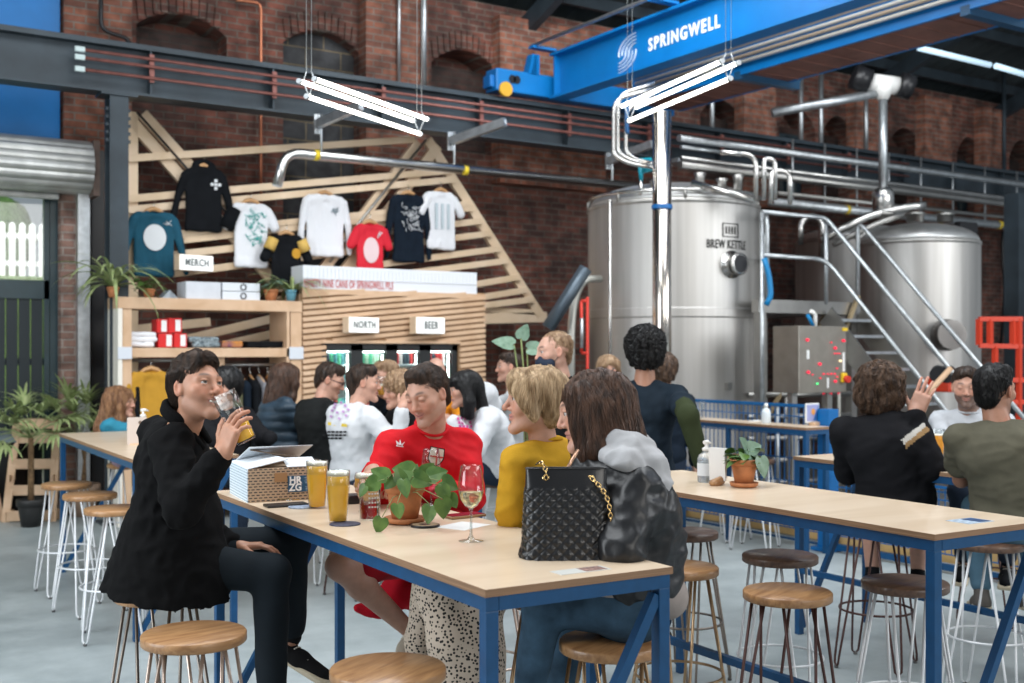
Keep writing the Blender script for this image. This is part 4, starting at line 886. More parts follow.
def kettle_text(body, pxc, z, size, name, sx=0.8):
    a0, _ = on_kettle(pxc, z); o = textmesh(body, size, mat('black_stencil', (0.02, 0.02, 0.02), 0.6), name, kt, (0, 0, 0), Matrix.Identity(3), sx=sx, bold=0.0025, extr=0.001, spacing=1.1)
    for v in o.data.vertices:
        x, y, zz = v.co; a = a0+x/KR; v.co = ((KR+0.006+zz)*math.cos(a), (KR+0.006+zz)*math.sin(a), z+y)
zt1 = CH+(352-246)/F*(KZ-0.7); kettle_text('BREW KETTLE', 728, zt1, 0.13, 'lettering', 0.60)
a0, p0 = on_kettle(731, zt1+0.14)
mb = MB()
def arcbox(z0, z1, w0, w1, out):
    P = []
    for s in (w0, w1): a = a0+s/KR; P.append(((KR+out)*math.cos(a), (KR+out)*math.sin(a)))
    for (x, y), zz in (): pass
    mb.prism([(P[0][0], P[0][1], z0), (P[1][0], P[1][1], z0), (P[1][0], P[1][1], z1), (P[0][0], P[0][1], z1)], (0.004*math.cos(a0), 0.004*math.sin(a0), 0))
zz = zt1+0.15
arcbox(zz-0.07, zz-0.06, -0.11, 0.11, 0.004); arcbox(zz+0.07, zz+0.08, -0.11, 0.11, 0.004); arcbox(zz-0.07, zz+0.08, -0.11, -0.10, 0.004); arcbox(zz-0.07, zz+0.08, 0.10, 0.11, 0.004)
for k in range(4): arcbox(zz-0.035, zz+0.045, -0.07+k*0.04, -0.055+k*0.04, 0.004)
mb.build('stencilled_emblem', MATS['black_stencil'], kt)
a1, p1 = on_kettle(732, 1); dirn = Vector((math.cos(a1), math.sin(a1), 0)); zp = CH+(352-265)/F*(KZ-0.75)
Rp = axes(dirn, (0, 0, 1)); Rz = Matrix((Rp.col[1], Rp.col[2], Rp.col[0])).transposed()
cb = Vector((KR*dirn.x, KR*dirn.y, zp))
MB().lathe([(0.15, -0.03), (0.15, 0.006), (0.11, 0.012), (0.105, 0.10), (0.118, 0.10), (0.118, 0.13), (0.095, 0.135)], c=cb, R=Rz, n=32).build('sample_port', M_steel, kt)
MB().lathe([(0.094, 0.125), (0.094, 0.139)], c=cb, R=Rz, n=28).build('port_cap', M_black, kt)
a1, p1 = on_kettle(594, 1.0); z1 = CH+(352-280)/F*12.4   # bypass pipe on the left flank
P = PZ(578, 280, 12.0)-kt.location; 
mb = MB().tube(bend([PZ(600, 279, 12.3)-kt.location, PZ(583, 279, 12.1)-kt.location, PZ(574, 300, 12.1)-kt.location, PZ(571, 330, 12.1)-kt.location, PZ(571, 480, 12.1)-kt.location], 0.15), 0.042, 12); mb.build('side_pipe', mat('dull_pipe', (0.50, 0.50, 0.46), 0.4, 0.8), kt)
mb = MB().tube([PZ(610, 200, 11.35)-kt.location, PZ(610, 440, 11.35)-kt.location], 0.016, 8); mb.build('thin_upright_pipe', M_steel, kt)
c = on_kettle(727, CH+(352-388)/F*11.5)[1]; MB().box(c, (0.06, 0.1, 0.08)).build('junction_box', M_steel_d, kt); 
# ring pipe, sensor and small fittings on the lid
zt = CH+(352-210)/F*KZ; ringp = [Vector((KR*1.0*math.cos(a), KR*1.0*math.sin(a), zt+0.10)) for a in np.linspace(0, 2*PI, 40)[:-1]]
MB().tube(ringp, 0.022, 8, closed=True).build('ring_pipe', M_steel, kt)
for k in range(8):
    a = k*PI/4+0.2; MB().tube([(KR*math.cos(a), KR*math.sin(a), zt), (KR*math.cos(a), KR*math.sin(a), zt+0.12)], 0.016, 6).build('clamp_post', M_steel_d, kt)
s_ = PZ(641, 166, 12.1)-kt.location
mb = MB().tube([s_, s_+Vector((0.10, -0.06, 0.02))], [0.085, 0.075], 16); mb.tube([s_, s_-Vector((0, 0, 0.16))], [0.035, 0.02], 10); mb.build('sensor_head', mat('teal_sensor', (0.0, 0.20, 0.27), 0.4), kt)
MB().tube([s_-Vector((0, 0, 0.15)), s_-Vector((0, 0, 0.36))], 0.02, 8).build('sensor_stem', M_steel, kt)
for px, h1 in ((700, 0.18), (722, 0.12), (738, 0.16), (655, 0.10)):
    b = PZ(px, 190, 12.2)-kt.location; MB().tube([b, b+Vector((0, 0, h1*0.7)), b+Vector((0, 0, h1))], [0.05, 0.05, 0.07], 12).build('lid_fitting', M_steel_d, kt)
mb = MB().tube([PZ(692, 183, 12.0)-kt.location, PZ(755, 200, 11.7)-kt.location], 0.04, 8); mb.build('spray_arm', M_steel, kt)
# other vessels
t2, _ = tank('lauter_tun', 'stainless tank with bright domed lid behind the stair handrails', 918, 14.2, 58.5*14.2/F, CH+(352-240)/F*13.6, 0.24, 0.5)
for px, Z in ((915, 13.6), (945, 14.4)):
    b = PZ(px, 222, Z)-t2.location; MB().lathe([(0.10, 0), (0.10, 0.08), (0.12, 0.08), (0.12, 0.11)], c=b, n=16).build('lid_port', M_steel_d, t2)
cc = PZ(946, 335, 13.3)-t2.location; MB().tube([cc, cc+Vector((-0.1, -0.16, 0))], [0.19, 0.17], 20).build('manway_door', mat('dark_manway', (0.22, 0.21, 0.20), 0.35, 0.9), t2)
t3, _ = tank('mash_tun', 'stainless tank partly hidden between the platform rails and the stairs', 860, 16.2, 63*16.2/F, CH+(352-238)/F*15.6, 0.2, 0.5)
# ------------------------------------------------------------------ steam stack, flue and pipework
sp = PZ(662, 300, 11.0)
st = thing('steam_column', 'tall polished vertical duct with blue strap in front of the brew kettle', 'duct', (sp.x, sp.y, 0)); 
MB().tube([(0, 0, 0), (0, 0, CH+(352-112)/F*11.0)], 9.5*11/F, 32).build('duct', mat('polished_duct', (0.66, 0.60, 0.54), 0.16, 1.0), st)
MB().lathe([(0.1, -0.02), (0.102, 0.0), (0.1, 0.02)], c=(0, 0, CH+(352-207)/F*11), n=28, cap=False).build('blue_strap', mat('strap_blue', (0.01, 0.12, 0.35), 0.4), st)
f1 = thing('flue_pipe', 'pale vertical flue with a white tee rising above the far tanks', 'flue', PZ(883, 215, 14.0)); F0 = f1.location
fl = lambda px, py, Z=14.0: PZ(px, py, Z)-F0
MB().tube([fl(883, 190), fl(883, 98)], 0.052, 16).build('upright', M_galv, f1)
MB().lathe([(0.055, 0), (0.07, 0.02), (0.13, 0.06), (0.13, 0.26), (0.10, 0.31), (0.05, 0.33)], c=fl(883, 214), n=20).build('bellows', M_steel, f1)
MB().tube([fl(883, 217), fl(883, 212)], 0.16, 20).build('flange', M_steel_d, f1)
MB().tube([fl(883, 100), fl(883, 92), fl(883, 84)], [0.06, 0.11, 0.14], 16).build('white_tee', M_white, f1)
MB().tube([fl(868, 82), fl(898, 86)], 0.11, 16).build('white_tee', M_white, f1)
MB().tube([fl(899, 84), fl(912, 88)], 0.15, 16).build('dark_blade_end', M_black, f1); MB().tube([fl(853, 76), fl(869, 82)], 0.15, 16).build('dark_blade_end', M_black, f1)
MB().tube([fl(772, 113), fl(878, 93)], 0.055, 14).build('side_branch', M_galv, f1)
def line(name, pts, Zs, r, m, label, cat='pipe', bendr=0.15, group=None):
    if not isinstance(Zs, (list, tuple)): Zs = [Zs]*len(pts)
    return pipe(name, bend([PZ(x, y, z) for (x, y), z in zip(pts, Zs)], bendr), r, m, label, cat, group, 10)
def upipe(px0, py0, px1, r, m, y, label, name='process_pipe', group=None):       # straight along the hall axis, level
    a = PV(px0, py0, y); b = PV(px1, py0, y); b = Vector((b.x, y, a.z)); return pipe(name, [a, b], r, m, label, 'pipe', group, 10)
o = pipe('condensate_pipe', bend([PV(277, 186, 11.0), PV(285, 152, 11.0), PV(642, 187, 11.0)], 0.35), 0.052, M_steel, 'long silver pipe bending down in front of the truss and shirts', 'pipe')
for px, py in ((314, 156), (463, 168)):
    c = PV(px, py, 11.0)-o.location; c.z = (PV(300, 153.5, 11.0)-o.location).z; MB().tube([c, c+Vector((0.05, 0, 0))], 0.056, 12).build('yellow_band', mat('yellow_tape', (0.75, 0.55, 0.03), 0.5), o)
for i, (p0, p1, lab) in enumerate((((318, 124), (361, 105), 'strut above the white long-sleeved top'), ((451, 141), (505, 122), 'strut above the white t-shirt'), ((609, 161), (652, 144), 'strut beside the crane end'))):
    a = PV(p0[0], p0[1], 11.03); b = PV(p1[0], p1[1], 10.35); t = thing('support_strut', 'galvanised channel '+lab, 'bracket', a, 0, 'struts under the beam')
    MB().bar((0, 0, 0), b-a, 0.06, 0.09).build('channel', M_galv, t); MB().tube([(0.02, -0.04, 0.1), (0.02, -0.04, -0.33)], 0.013, 6).build('hanger_rod', M_galv, t)
    MB().box((0.0, 0.02, 0.0), (0.07, 0.03, 0.20)).build('end_clip', M_galv, t); MB().bar(b-a, b-a+Vector((0, 0.85, 0.0)), 0.04, 0.04).build('beam_clamp', M_galv, t)
specs = [(679, 138, 1100, 0.045, 10.6, M_galv, 'topmost pale pipe of the bundle under the grey beam'), (681, 158, 1100, 0.03, 10.5, M_steel, 'second thin pipe of the bundle under the grey beam'),
         (680, 165, 1100, 0.05, 10.4, M_steel_d, 'thick dull pipe low in the bundle beside the duct'), (771, 202, 1022, 0.062, 10.9, M_galv, 'thickest pale pipe with yellow bands in front of the far wall'),
         (777, 193, 1100, 0.03, 10.9, M_steel_d, 'thin dark pipe just above the thick yellow-banded pipe'), (790, 178, 1100, 0.045, 10.8, M_galv, 'pale pipe passing above the domed tank lids'), (681, 147, 741, 0.025, 10.6, M_galv, 'short thin pipe ending beside the duct')]
for a in specs:
    o = upipe(a[0], a[1], a[2], a[3], a[5], a[4], a[6], group='process pipes along the hall')
    if 'yellow' in a[6] and 'thickest' in a[6]:
        for px in (845, 940, 998): c = PV(px, 202, 10.9)-o.location; c.z = 0; MB().tube([c, c+Vector((0.06, 0, 0))], 0.066, 12).build('yellow_band', MATS['yellow_tape'], o)
a = PV(678, 170, 10.75); b = PV(1060, 170, 10.75)
tr = tag(MB().box((0, 0, 0), (b.x-a.x, 0.3, 0.05)).build('cable_tray', M_galv), 'pale galvanised cable tray running along the far pipes', 'cable tray'); tr.location = ((a.x+b.x)/2, 10.9, PV(860, 184, 10.9).z)
for k in range(9):
    c = PV(790+k*32, 190, 10.95); MB().tube([(c.x-tr.location.x, 0.0, -0.45), (c.x-tr.location.x, 0.0, 0.5)], 0.016, 6).build('drop_rod', M_galv, tr)
# small bundles of bent stainless tube by the crane end and over the platform
for k, (x, yt, yb, lab) in enumerate(((613.5, 100, 156, 'outer'), (618, 95, 153, 'middle'), (626, 108, 152, 'inner'))):
    line('bent_tube', [(655, yt-12), (x, yt), (x, yb), (x+16-k*3, yb+8), (660, yb+12)], 11.2, 0.02, M_steel, lab+' stainless tube bending round the crane end', 'tube', 0.12, 'bent tubes by the crane')
line('blue_hose', [(627, 108), (627, 130), (628, 134)], 11.1, 0.022, M_blue, 'short blue hose hanging beneath the crane end', 'hose')
for k, (xa, yt, xb, yb, lab) in enumerate(((741, 155, 756, 200, 'left'), (764, 158, 775, 200, 'middle'), (771, 170, 790, 204, 'right'))):
    line('looped_tube', [(xa, yb), (xa, yt), (xb, yt+2), (xb, yb)] if k else [(720, 152), (xb, yt), (xb, yb)], 11.6, 0.026, M_steel, lab+' upright tube loop above the platform rail', 'tube', 0.12, 'tube loops over the platform')
line('blue_hose', [(764, 258), (769, 275), (771, 296), (766, 305)], 11.9, 0.03, mat('hose_blue', (0.0, 0.18, 0.42), 0.4), 'blue hose looping down behind the platform rail', 'hose', 0.2)
tb = line('tank_branch', [(800, 245), (800, 222), (812, 215), (822, 222), (822, 262)], 15.5, 0.05, M_steel, 'x', 'pipe')
del tb['label'], tb['category']; tb.location = tb.location-t3.location; tb.parent = t3
line('lid_pipe', [(820, 240), (868, 216), (905, 207), (925, 205)], 13.9, 0.05, M_steel, 'steel pipe lying across both far tank lids', 'pipe')
line('lid_pipe', [(833, 245), (880, 222), (907, 214)], 13.8, 0.035, M_steel_d, 'thinner pipe beside the one crossing the far lids', 'pipe')
line('dark_cable', [(1003, 215), (1002, 250), (1005, 290), (1001, 345)], 20.5, 0.03, M_black, 'dark cable hanging on the far wall right of the tanks', 'cable')
b = PZ(1016, 250, 15.5); tag(MB().box((b.x, b.y, 1.9), (0.22, 0.22, 3.8)).build('upright_post', M_beam), 'dark steel post standing at the far right wall', 'post')
boxb = PZ(966, 232, 14.5); tag(recentre(MB().box(boxb, (0.35, 0.1, 0.25), bev=0.01).build('junction_box', M_black)), 'black junction box above the right-hand tank', 'box')
# ------------------------------------------------------------------ brewing platform with stairs
pz = CH+(352-302)/F*12.0; pA = PZ(762, 300, 12.0)
pf = thing('brewing_platform', 'stainless platform with tube rails and stairs between the tanks', 'platform', (pA.x, pA.y, 0)); P0 = pf.location
pd = lambda x, y, z: Vector((x, y, z))         # local, x along the hall, y towards the wall
MB().prism([pd(-0.05, 0, pz-0.11), pd(1.55, 0, pz-0.11), pd(1.55, 1.5, pz-0.11), pd(1.32, 1.5, pz-0.11), pd(0.22, 0.15, pz-0.11), pd(-0.05, 0.1, pz-0.11)], (0, 0, 0.14)).build('deck', M_steel_d, pf)
for (x, y) in ((0.02, 0.05), (1.45, 0.05), (1.42, 1.4)): MB().box(pd(x, y, pz/2-0.05), (0.09, 0.09, pz-0.1)).build('leg', M_steel_d, pf)
RH = 0.95
def rail(pts, r=0.024, b=0.12): MB().tube(bend([Vector(p) for p in pts], b), r, 10).build('rail', M_galv, pf)
rail([(0, 0, 0.2), (0, 0, pz+RH)], b=0.01); rail([(0, 0, pz+RH), (0.98, 0, pz+RH), (0.98, -2.1, pz+RH-2.2)], b=0.10); rail([(0, 0, pz+RH*0.52), (0.98, 0, pz+RH*0.52), (0.98, -1.9, pz+RH*0.52-2.0)], b=0.2)
rail([(0.98, 0, pz), (0.98, 0, pz+RH)], b=0.01); rail([(0.28, 0.2, pz), (0.28, 0.2, pz+RH), (1.36, 1.45, pz+RH), (1.5, 1.45, pz+RH), (1.5, 1.45, pz)]); rail([(0.28, 0.2, pz+RH*0.52), (1.36, 1.45, pz+RH*0.52)]); rail([(0.8, 0.8, pz), (0.8, 0.8, pz+RH)])
rail([(1.5, 0.0, pz), (1.5, 0.0, pz+RH+0.0), (1.5, -2.2, pz+RH-2.3)], b=0.12); 
for k in range(11):
    MB().box(pd(1.24, -0.12-k*0.17, pz-0.18-k*0.178), (0.50, 0.16, 0.03)).build('stair_tread', M_galv, pf)
for x in (0.98, 1.5): MB().bar(pd(x, 0.0, pz-0.12), pd(x, -2.15, pz-2.45), 0.02, 0.24).build('stringer', M_steel_d, pf)
MB().bar(pd(1.2, 0.2, pz-0.1), pd(0.2, 0.1, pz-1.2), 0.04, 0.04).build('brace', mat('brassy_brace', (0.35, 0.27, 0.16), 0.5, 0.6), pf)
MB().bar(pd(0.95, 0.02, pz-0.9), pd(1.45, -0.05, pz+0.1), 0.04, 0.04).build('brace', MATS['brassy_brace'], pf)
# control cabinet
cz = 11.2; ca = PZ(776, 360, cz+0.1); cb2 = PZ(852, 360, cz)
cp = PZ(823, 360, cz); cbx = thing('control_cabinet', 'stainless control cabinet dotted with red lamps, hung before the stairs', 'control cabinet', (cp.x, cp.y, 0)); ctop = CH+(352-326)/F*cz; cbot = CH-(393-352)/F*cz; wd = 0.68; dd = 0.34
MB().box((0, dd/2, (ctop+cbot)/2), (wd, dd, ctop-cbot), bev=0.008).build('case', mat('cabinet_steel', (0.30, 0.275, 0.24), 0.42, 0.85, noise=0.12), cbx)
for sx_ in (-0.25, 0.25): MB().box((sx_, dd/2, cbot/2), (0.07, 0.07, cbot)).build('leg', M_steel_d, cbx)
hC = ctop-cbot; M_rl = emat('red_lamp', (0.9, 0.02, 0.06), 0.7); M_wl = emat('warm_lamp', (1.0, 0.75, 0.45), 1.0); M_gn = emat('green_lamp', (0.05, 0.8, 0.2), 1.5)
fx = lambda px: (px-822)/F*cz*1.22; fzz = lambda py: CH-(py-352)/F*cz
for (px, py, r, m) in ((803, 340, .018, M_rl), (846, 340.5, .018, M_rl), (836, 348, .018, M_rl), (817.5, 364, .018, M_rl), (804, 372, .018, M_rl), (836, 381.5, .016, M_rl), (842, 361, .014, M_wl), (814.5, 383.5, .01, M_gn),
    (822, 374, .009, M_rl), (827, 374, .008, M_rl), (831, 374, .009, M_rl), (835, 374, .009, M_rl), (818, 378, .009, M_rl), (838, 368.5, .008, M_rl), (838, 377, .008, M_rl), (835, 353.5, .007, M_rl), (838, 353.5, .007, M_rl), (841, 353.5, .007, M_rl), (831, 342.5, .008, M_rl), (809, 374.5, .007, M_rl)):
    MB().tube([(fx(px), -0.02, fzz(py)), (fx(px), 0.005, fzz(py))], r*0.78, 12).build('indicator_lamp', m, cbx)
for (px, py, w_, h_) in ((804, 354.5, .03, .085), (846.5, 362, .025, .19), (827.5, 383, .02, .1)): MB().box((fx(px), -0.004, fzz(py)), (w_, 0.008, h_)).build('label_strip', M_paper, cbx)
MB().box((fx(846), -0.015, fzz(378)), (0.07, 0.03, 0.1), bev=0.01).build('isolator_plate', mat('isolator_yellow', (0.75, 0.50, 0.02), 0.4), cbx)
MB().tube([(fx(846.5), -0.07, fzz(379.5)), (fx(846.5), -0.02, fzz(379.5))], 0.035, 14).build('isolator_knob', M_red, cbx)
MB().box((fx(848), -0.006, fzz(329)), (0.07, 0.01, 0.03)).build('warning_label', MATS['isolator_yellow'], cbx)
MB().tube(bend([(-0.0, 0.1, ctop), (0.0, 0.1, ctop+0.12), (-0.06, 0.1, ctop+0.15)], 0.05), 0.02, 8).build('outlet_pipe', M_white, cbx)
MB().tube([(-0.05, 0.08, ctop), (-0.13, 0.08, ctop+0.11)], 0.018, 8).build('blue_cable_gland', MATS['hose_blue'], cbx)
for k in range(3): MB().tube([(0.12+k*0.11, 0.1, cbot-0.02), (0.12+k*0.11, 0.1, cbot+0.001)], 0.012, 8).build('under_lamp', M_rl, cbx)
# dark clutter of pipes beneath the platform
rnd = random.Random(21)
for k in range(9):
    px = 745+rnd.uniform(0, 95); z = rnd.uniform(11.6, 13); a = PZ(px, 480, z); tag(MB().tube([(0, 0, 0), (0, 0, rnd.uniform(0.9, 1.9))], rnd.choice((0.02, 0.035, 0.05)), 8).build('floor_pipe', rnd.choice((M_steel_d, M_galv, MATS['dull_pipe']))), 'steel pipe standing among the dim pipework under the platform', 'pipe', 'upright pipes under the platform').location = (a.x, a.y, 0)
for k in range(5):
    py = 395+k*22; a = PZ(748, py, 12.2); b = PZ(850, py, 12.6); p = tag(MB().tube([(0, 0, 0), Vector((b.x-a.x, b.y-a.y, 0))], 0.03, 8).build('floor_pipe', M_steel_d), 'level steel pipe crossing the dim pipework under the platform', 'pipe', 'level pipes under the platform'); p.location = (a.x, a.y, a.z)
# red trolley frame on the right
rf = thing('red_trolley', 'red tubular frame behind the bearded man at the far right', 'frame', PZ(1000, 352, 12.4)); R0 = rf.location; r_ = lambda x, y, z=12.4: PZ(x, y, z)-R0
for a, b in (((979, 319), (1022, 319)), ((979, 345.5), (1022, 346.5)), ((990, 319), (990, 345)), ((1019, 319), (1019, 420)), ((995, 346), (995, 430)), ((1013, 320), (1013, 345)), ((930, 380), (990, 380)), ((979, 319), (979, 345)), ((1000, 380), (1024, 380)), ((1000, 402), (1024, 402))):
    MB().bar(r_(*a), r_(*b), 0.05, 0.05).build('bar', mat('orange_red_paint', (0.60, 0.05, 0.02), 0.45), rf)
MB().box(r_(960, 384), (0.8, 0.3, 0.16), bev=0.02).build('body', MATS['orange_red_paint'], rf)
for px in (938, 947): MB().tube([r_(px, 375, 11.6), r_(px+1, 373, 11.8)], 0.085, 18).build('wheel', M_black, rf)
line('wooden_pole', [(917, 405), (951, 368)], 11.0, 0.028, M_timber, 'bare wooden pole leaning beside the bearded man', 'pole')
# floor slab beneath the tanks is built with the fence
# ------------------------------------------------------------------ blue mesh fence with counter
FA = PZ(683, 400, 11.1); fd = Vector(((PZ(975, 560, 8.1)-PZ(683, 400, 11.1)).to_2d().normalized()[:]+(0,)))
FA = Vector((FA.x, FA.y, 0)); Lf = 6.2; fdir = -Vector((0, 1, 0)); fn_ = Vector((1, 0, 0))
fx0 = PZ(828, 450, 9.45); fX = fx0.x
fe = thing('mesh_fence', 'blue welded mesh fence in front of the brewing equipment', 'fence', (fX, fx0.y, 0)); 
def fY(v): return v-fx0.y
ytop = 11.6; ybot = 6.2
for (v0, v1) in ((fx0.y+0.1, 9.3), (4.6, fx0.y-0.1)):
    mb = MB(); n = int((v1-v0)/0.055)
    tp = 1.18 if v0 > fx0.y else 0.62
    for k in range(n): mb.bar((0, fY(v0+k*0.055), 0.14), (0, fY(v0+k*0.055), tp), 0.006, 0.006)
    for z in [0.14, 0.34, 0.54]+([0.74, 0.94, 1.02, 1.10, 1.18] if tp > 1 else [0.6]): mb.bar((0, fY(v0), z), (0, fY(v1), z), 0.009, 0.009)
    mb.build('mesh_panel', mat('fence_blue', (0.0, 0.10, 0.30), 0.45), fe)
    MB().bar((0, fY(v0), 0.045), (0, fY(v1), 0.045), 0.03, 0.05 if v0 < 6 else 0.02).build('bottom_rail', M_blue, fe)
    MB().bar((0, fY(v0), tp+0.015), (0, fY(v1), tp+0.015), 0.02, 0.02).build('top_rail', MATS['fence_blue'], fe)
pzt = CH-(409-352)/F*9.45
MB().box((0, 0, pzt/2), (0.12, 0.12, pzt), bev=0.004).build('post', mat('bright_blue_post', (0.0, 0.12, 0.36), 0.4), fe)
MB().box((0, 0, 0.02), (0.2, 0.2, 0.03)).build('post_foot', MATS['bright_blue_post'], fe)
kb = MB().box((fX+0.1, 6.9, 0.17), (0.04, 4.6, 0.22)).build('kerb_board', mat('yellow_board', (0.62, 0.40, 0.16), 0.7, noise=0.15)); recentre(kb); tag(kb, 'long low yellow-brown board behind the foot of the mesh fence', 'board')
struct(MB().box((fX+5.5, 9.2, 0.02), (10.4, 6.5, 0.06)).build('floor_equipment_area', mat('equipment_floor', (0.16, 0.165, 0.165), 0.45, noise=0.3)))  # even grey slab under the tanks, darker than the hall floor
# ------------------------------------------------------------------ tube lights
def tubelight(name, label, P, d, L):
    t = thing(name, label, 'light', P, 0); d = Vector(d).normalized(); s = d.cross(Vector((0, 0, 1))).normalized()
    for off, z in ((-0.06, 0.0), (0.06, 0.0), (0.0, -0.105)):
        MB().tube([s*off+Vector((0, 0, z)), s*off+d*L+Vector((0, 0, z))], 0.0145, 14).build('tube', emat('tube_light', (1.0, 0.985, 0.90), 5.0), t)
        for e in (0, L): MB().tube([s*off+d*(e-0.012)+Vector((0, 0, z)), s*off+d*(e+0.012)+Vector((0, 0, z))], 0.017, 12).build('end_cap', M_galv, t)
    for e in (0.02, L-0.02):
        mb = MB()
        for off in (-0.045, 0.045): mb.tube([s*off+d*e, s*off*0.4+d*e+Vector((0, 0, 0.06))], 0.004, 5); mb.tube([s*off+d*e, d*e+Vector((0, 0, -0.10))], 0.004, 5)
        mb.build('wire_frame', M_galv, t)
        for off in (-0.02, 0.02): MB().tube([s*off+d*e+Vector((0, 0, 0.05)), s*off+d*e+Vector((0, 0, 3.2))], 0.0022, 4).build('suspension_wire', M_galv, t)
def wdir(x, z): return RT*x+FW*z
tubelight('tube_light', 'triple tube light hanging over the shirts, left of the crane', PZ(307, 80, 7.26), wdir(.446, .895), 1.40)
tubelight('tube_light', 'triple tube light hanging under the lettered crane girder', PZ(730, 62, 7.23), wdir(-.358, .934), 1.42)
for (a, b, lab) in (((919, 48), (990, 65), 'left of two'), ((996, 66), (1030, 76), 'right of two')):
    t = thing('roof_tube_light', lab+' cold tube lights on the dark roof', 'light', PZ(a[0], a[1], 15)); MB().tube([(0, 0, 0), PZ(b[0], b[1], 15.5)-t.location], 0.04, 8).build('tube', emat('cold_tube', (0.6, 0.8, 0.95), 0.6), t)
pl = tag(recentre(MB().tube([PZ(548, 268+60, 11.8), PZ(586, 268, 11.8)], 0.07, 4).build('grey_arm', mat('grey_blue_steel', (0.10, 0.13, 0.16), 0.4, 0.5))), 'dark grey arm leaning between the truss foot and kettle', 'arm')
rp = thing('red_pipe_frame', 'slim red pipe frame with gauge glass beside the brew kettle', 'pipe', PZ(585, 360, 11.6)); q0 = rp.location
for a, b in (((587.5, 297), (587.5, 513)), ((581.5, 301), (581.5, 353)), ((581.5, 301), (587.5, 301)), ((581.5, 353), (587.5, 353))): MB().tube([PZ(*a, 11.6)-q0, PZ(*b, 11.6)-q0], 0.016, 8).build('pipe', M_red, rp)
MB().tube([PZ(581.8, 318, 11.55)-q0, PZ(581.8, 348, 11.55)-q0], 0.018, 8).build('gauge_glass', M_galv, rp)
# ------------------------------------------------------------------ high tables
TR = math.radians(-2.0); E1 = Vector((math.cos(TR), math.sin(TR), 0)); E2 = Vector((-math.sin(TR), math.cos(TR), 0))
TH = 1.04; TW = 0.61
def table(corner, L, label, near_brace=None, low_rail=False, W_=TW, ends=(True, True), sticker=None, brk=(True, True)):
    """corner: floor point under the corner nearest the camera; x across, y along"""
    t = thing('high_table', label, 'table', corner, TR); th = 0.022; s = 0.038; zf = TH-th-s/2
    MB().box((W_/2, L/2, TH-th/2), (W_, L, th), bev=0.0015).build('tabletop', M_ply, t)
    e = MB(); z0 = TH-th/2
    e.box((W_/2, -0.0012, z0), (W_+0.004, 0.0024, th-0.002)).box((-0.0012, L/2, z0), (0.0024, L+0.004, th-0.002)).box((W_+0.0012, L/2, z0), (0.0024, L, th-0.002)).box((W_/2, L+0.0012, z0), (W_, 0.0024, th-0.002))
    e.build('edge_band', M_plyedge, t)
    f = MB(); i = s/2+0.004
    for x in (i, W_-i): f.box((x, L/2, zf), (s, L-0.01, s))
    for y in (i, L-i, L/2): f.box((W_/2, y, zf), (W_-2*s-0.01, s, s))
    f.build('top_frame', M_blue, t)
    for x in (i, W_-i):
        for y in (i, L-i): MB().box((x, y, (zf-s/2)/2), (s, s, zf-s/2), bev=0.003).build('leg', M_blue, t)
    for y, on_ in ((i, brk[0]), (L-i, brk[1])):
        if on_: MB().bar((W_-i-s/2, y, zf-s), (i+s/2, y, 0.04), 0.03, 0.03).build('end_brace', M_blue, t)
    if near_brace: MB().bar((i, near_brace[0], zf-s/2), (i, near_brace[1], 0.04), 0.03, 0.03).build('side_brace', M_blue, t)
    if low_rail: MB().box((i, L/2, 0.375), (0.03, L-2*s, 0.03)).build('low_rail', M_blue, t)
    return t
def cw(X, Z): v = W(X, Z); return Vector((v.x, v.y, 0))
T1c = PH(485.6, 589.5, TH); T1c.z = 0
T1 = table(T1c, 2.42, 'nearest blue-framed high table with pale ply top, bag and beers on it', )
T2c = PH(934.8, 534.3, TH); T2c.z = 0
T2 = table(T2c, 2.06, 'blue-framed high table with sanitiser bottle and one small potted plant', low_rail=True)
T3c = cw(1.65, 6.67)-E2*2.42; T3 = table(T3c, 2.42, 'blue-framed high table between the big curly-haired man and the bearded man', low_rail=True)
T4c = cw(-0.72, 7.48); T4 = table(T4c, 2.42, 'blue-framed high table of the group drinking behind the red-shirted man')
T6c = cw(-2.15, 6.46); T6 = table(T6c, 2.42, 'blue-framed high table at far left with a menu card and three stools', )
T7c = cw(-0.54, 9.3); T7 = table(T7c, 2.2, 'blue-framed high table furthest back by the white-shirted seated man')
T8c = cw(2.37, 9.17); T8 = table(T8c, 1.9, 'narrow blue-framed bar table standing along the mesh fence', W_=0.27, brk=(False, False))
for y in (0.95,): MB().box((0.023, y, 0.49), (0.036, 0.036, 0.98)).build('leg', M_blue, T8)
def stick(T, x, y, w_, d_, label, m1, m2):
    p = T.matrix_basis @ Vector((x, y, TH)) if False else Vector(T.location)+E1*x+E2*y+Vector((0, 0, TH+0.0006))
    o = MB().box((0, 0, 0), (w_, d_, 0.0012)).build('table_sticker', m1); o.location = p; o.rotation_euler = (0, 0, TR)
    MB().box((w_*0.22, 0, 0.001), (w_*0.42, d_*0.82, 0.001)).build('dark_print', m2, o); return tag(o, label, 'sticker')
def onT(px, py): p = PH(px, py, TH); return p
def tlocal(T, p): d = p-Vector(T.location); return d.dot(E1), d.dot(E2)
M_stk = mat('pale_blue_sticker', (0.45, 0.55, 0.66), 0.4, noise=0.5, nscale=60); M_stk2 = mat('dark_blue_sticker', (0.03, 0.08, 0.20), 0.4, noise=0.5, nscale=60)
x, y = tlocal(T1, onT(581, 570.5)); stick(T1, x, y, 0.17, 0.06, 'printed sticker on the nearest table in front of the quilted bag', mat('grey_sticker', (0.55, 0.55, 0.52), 0.4), mat('black_sticker', (0.03, 0.03, 0.035), 0.4, noise=0.6, nscale=90, col2=(0.5, 0.3, 0.25)))
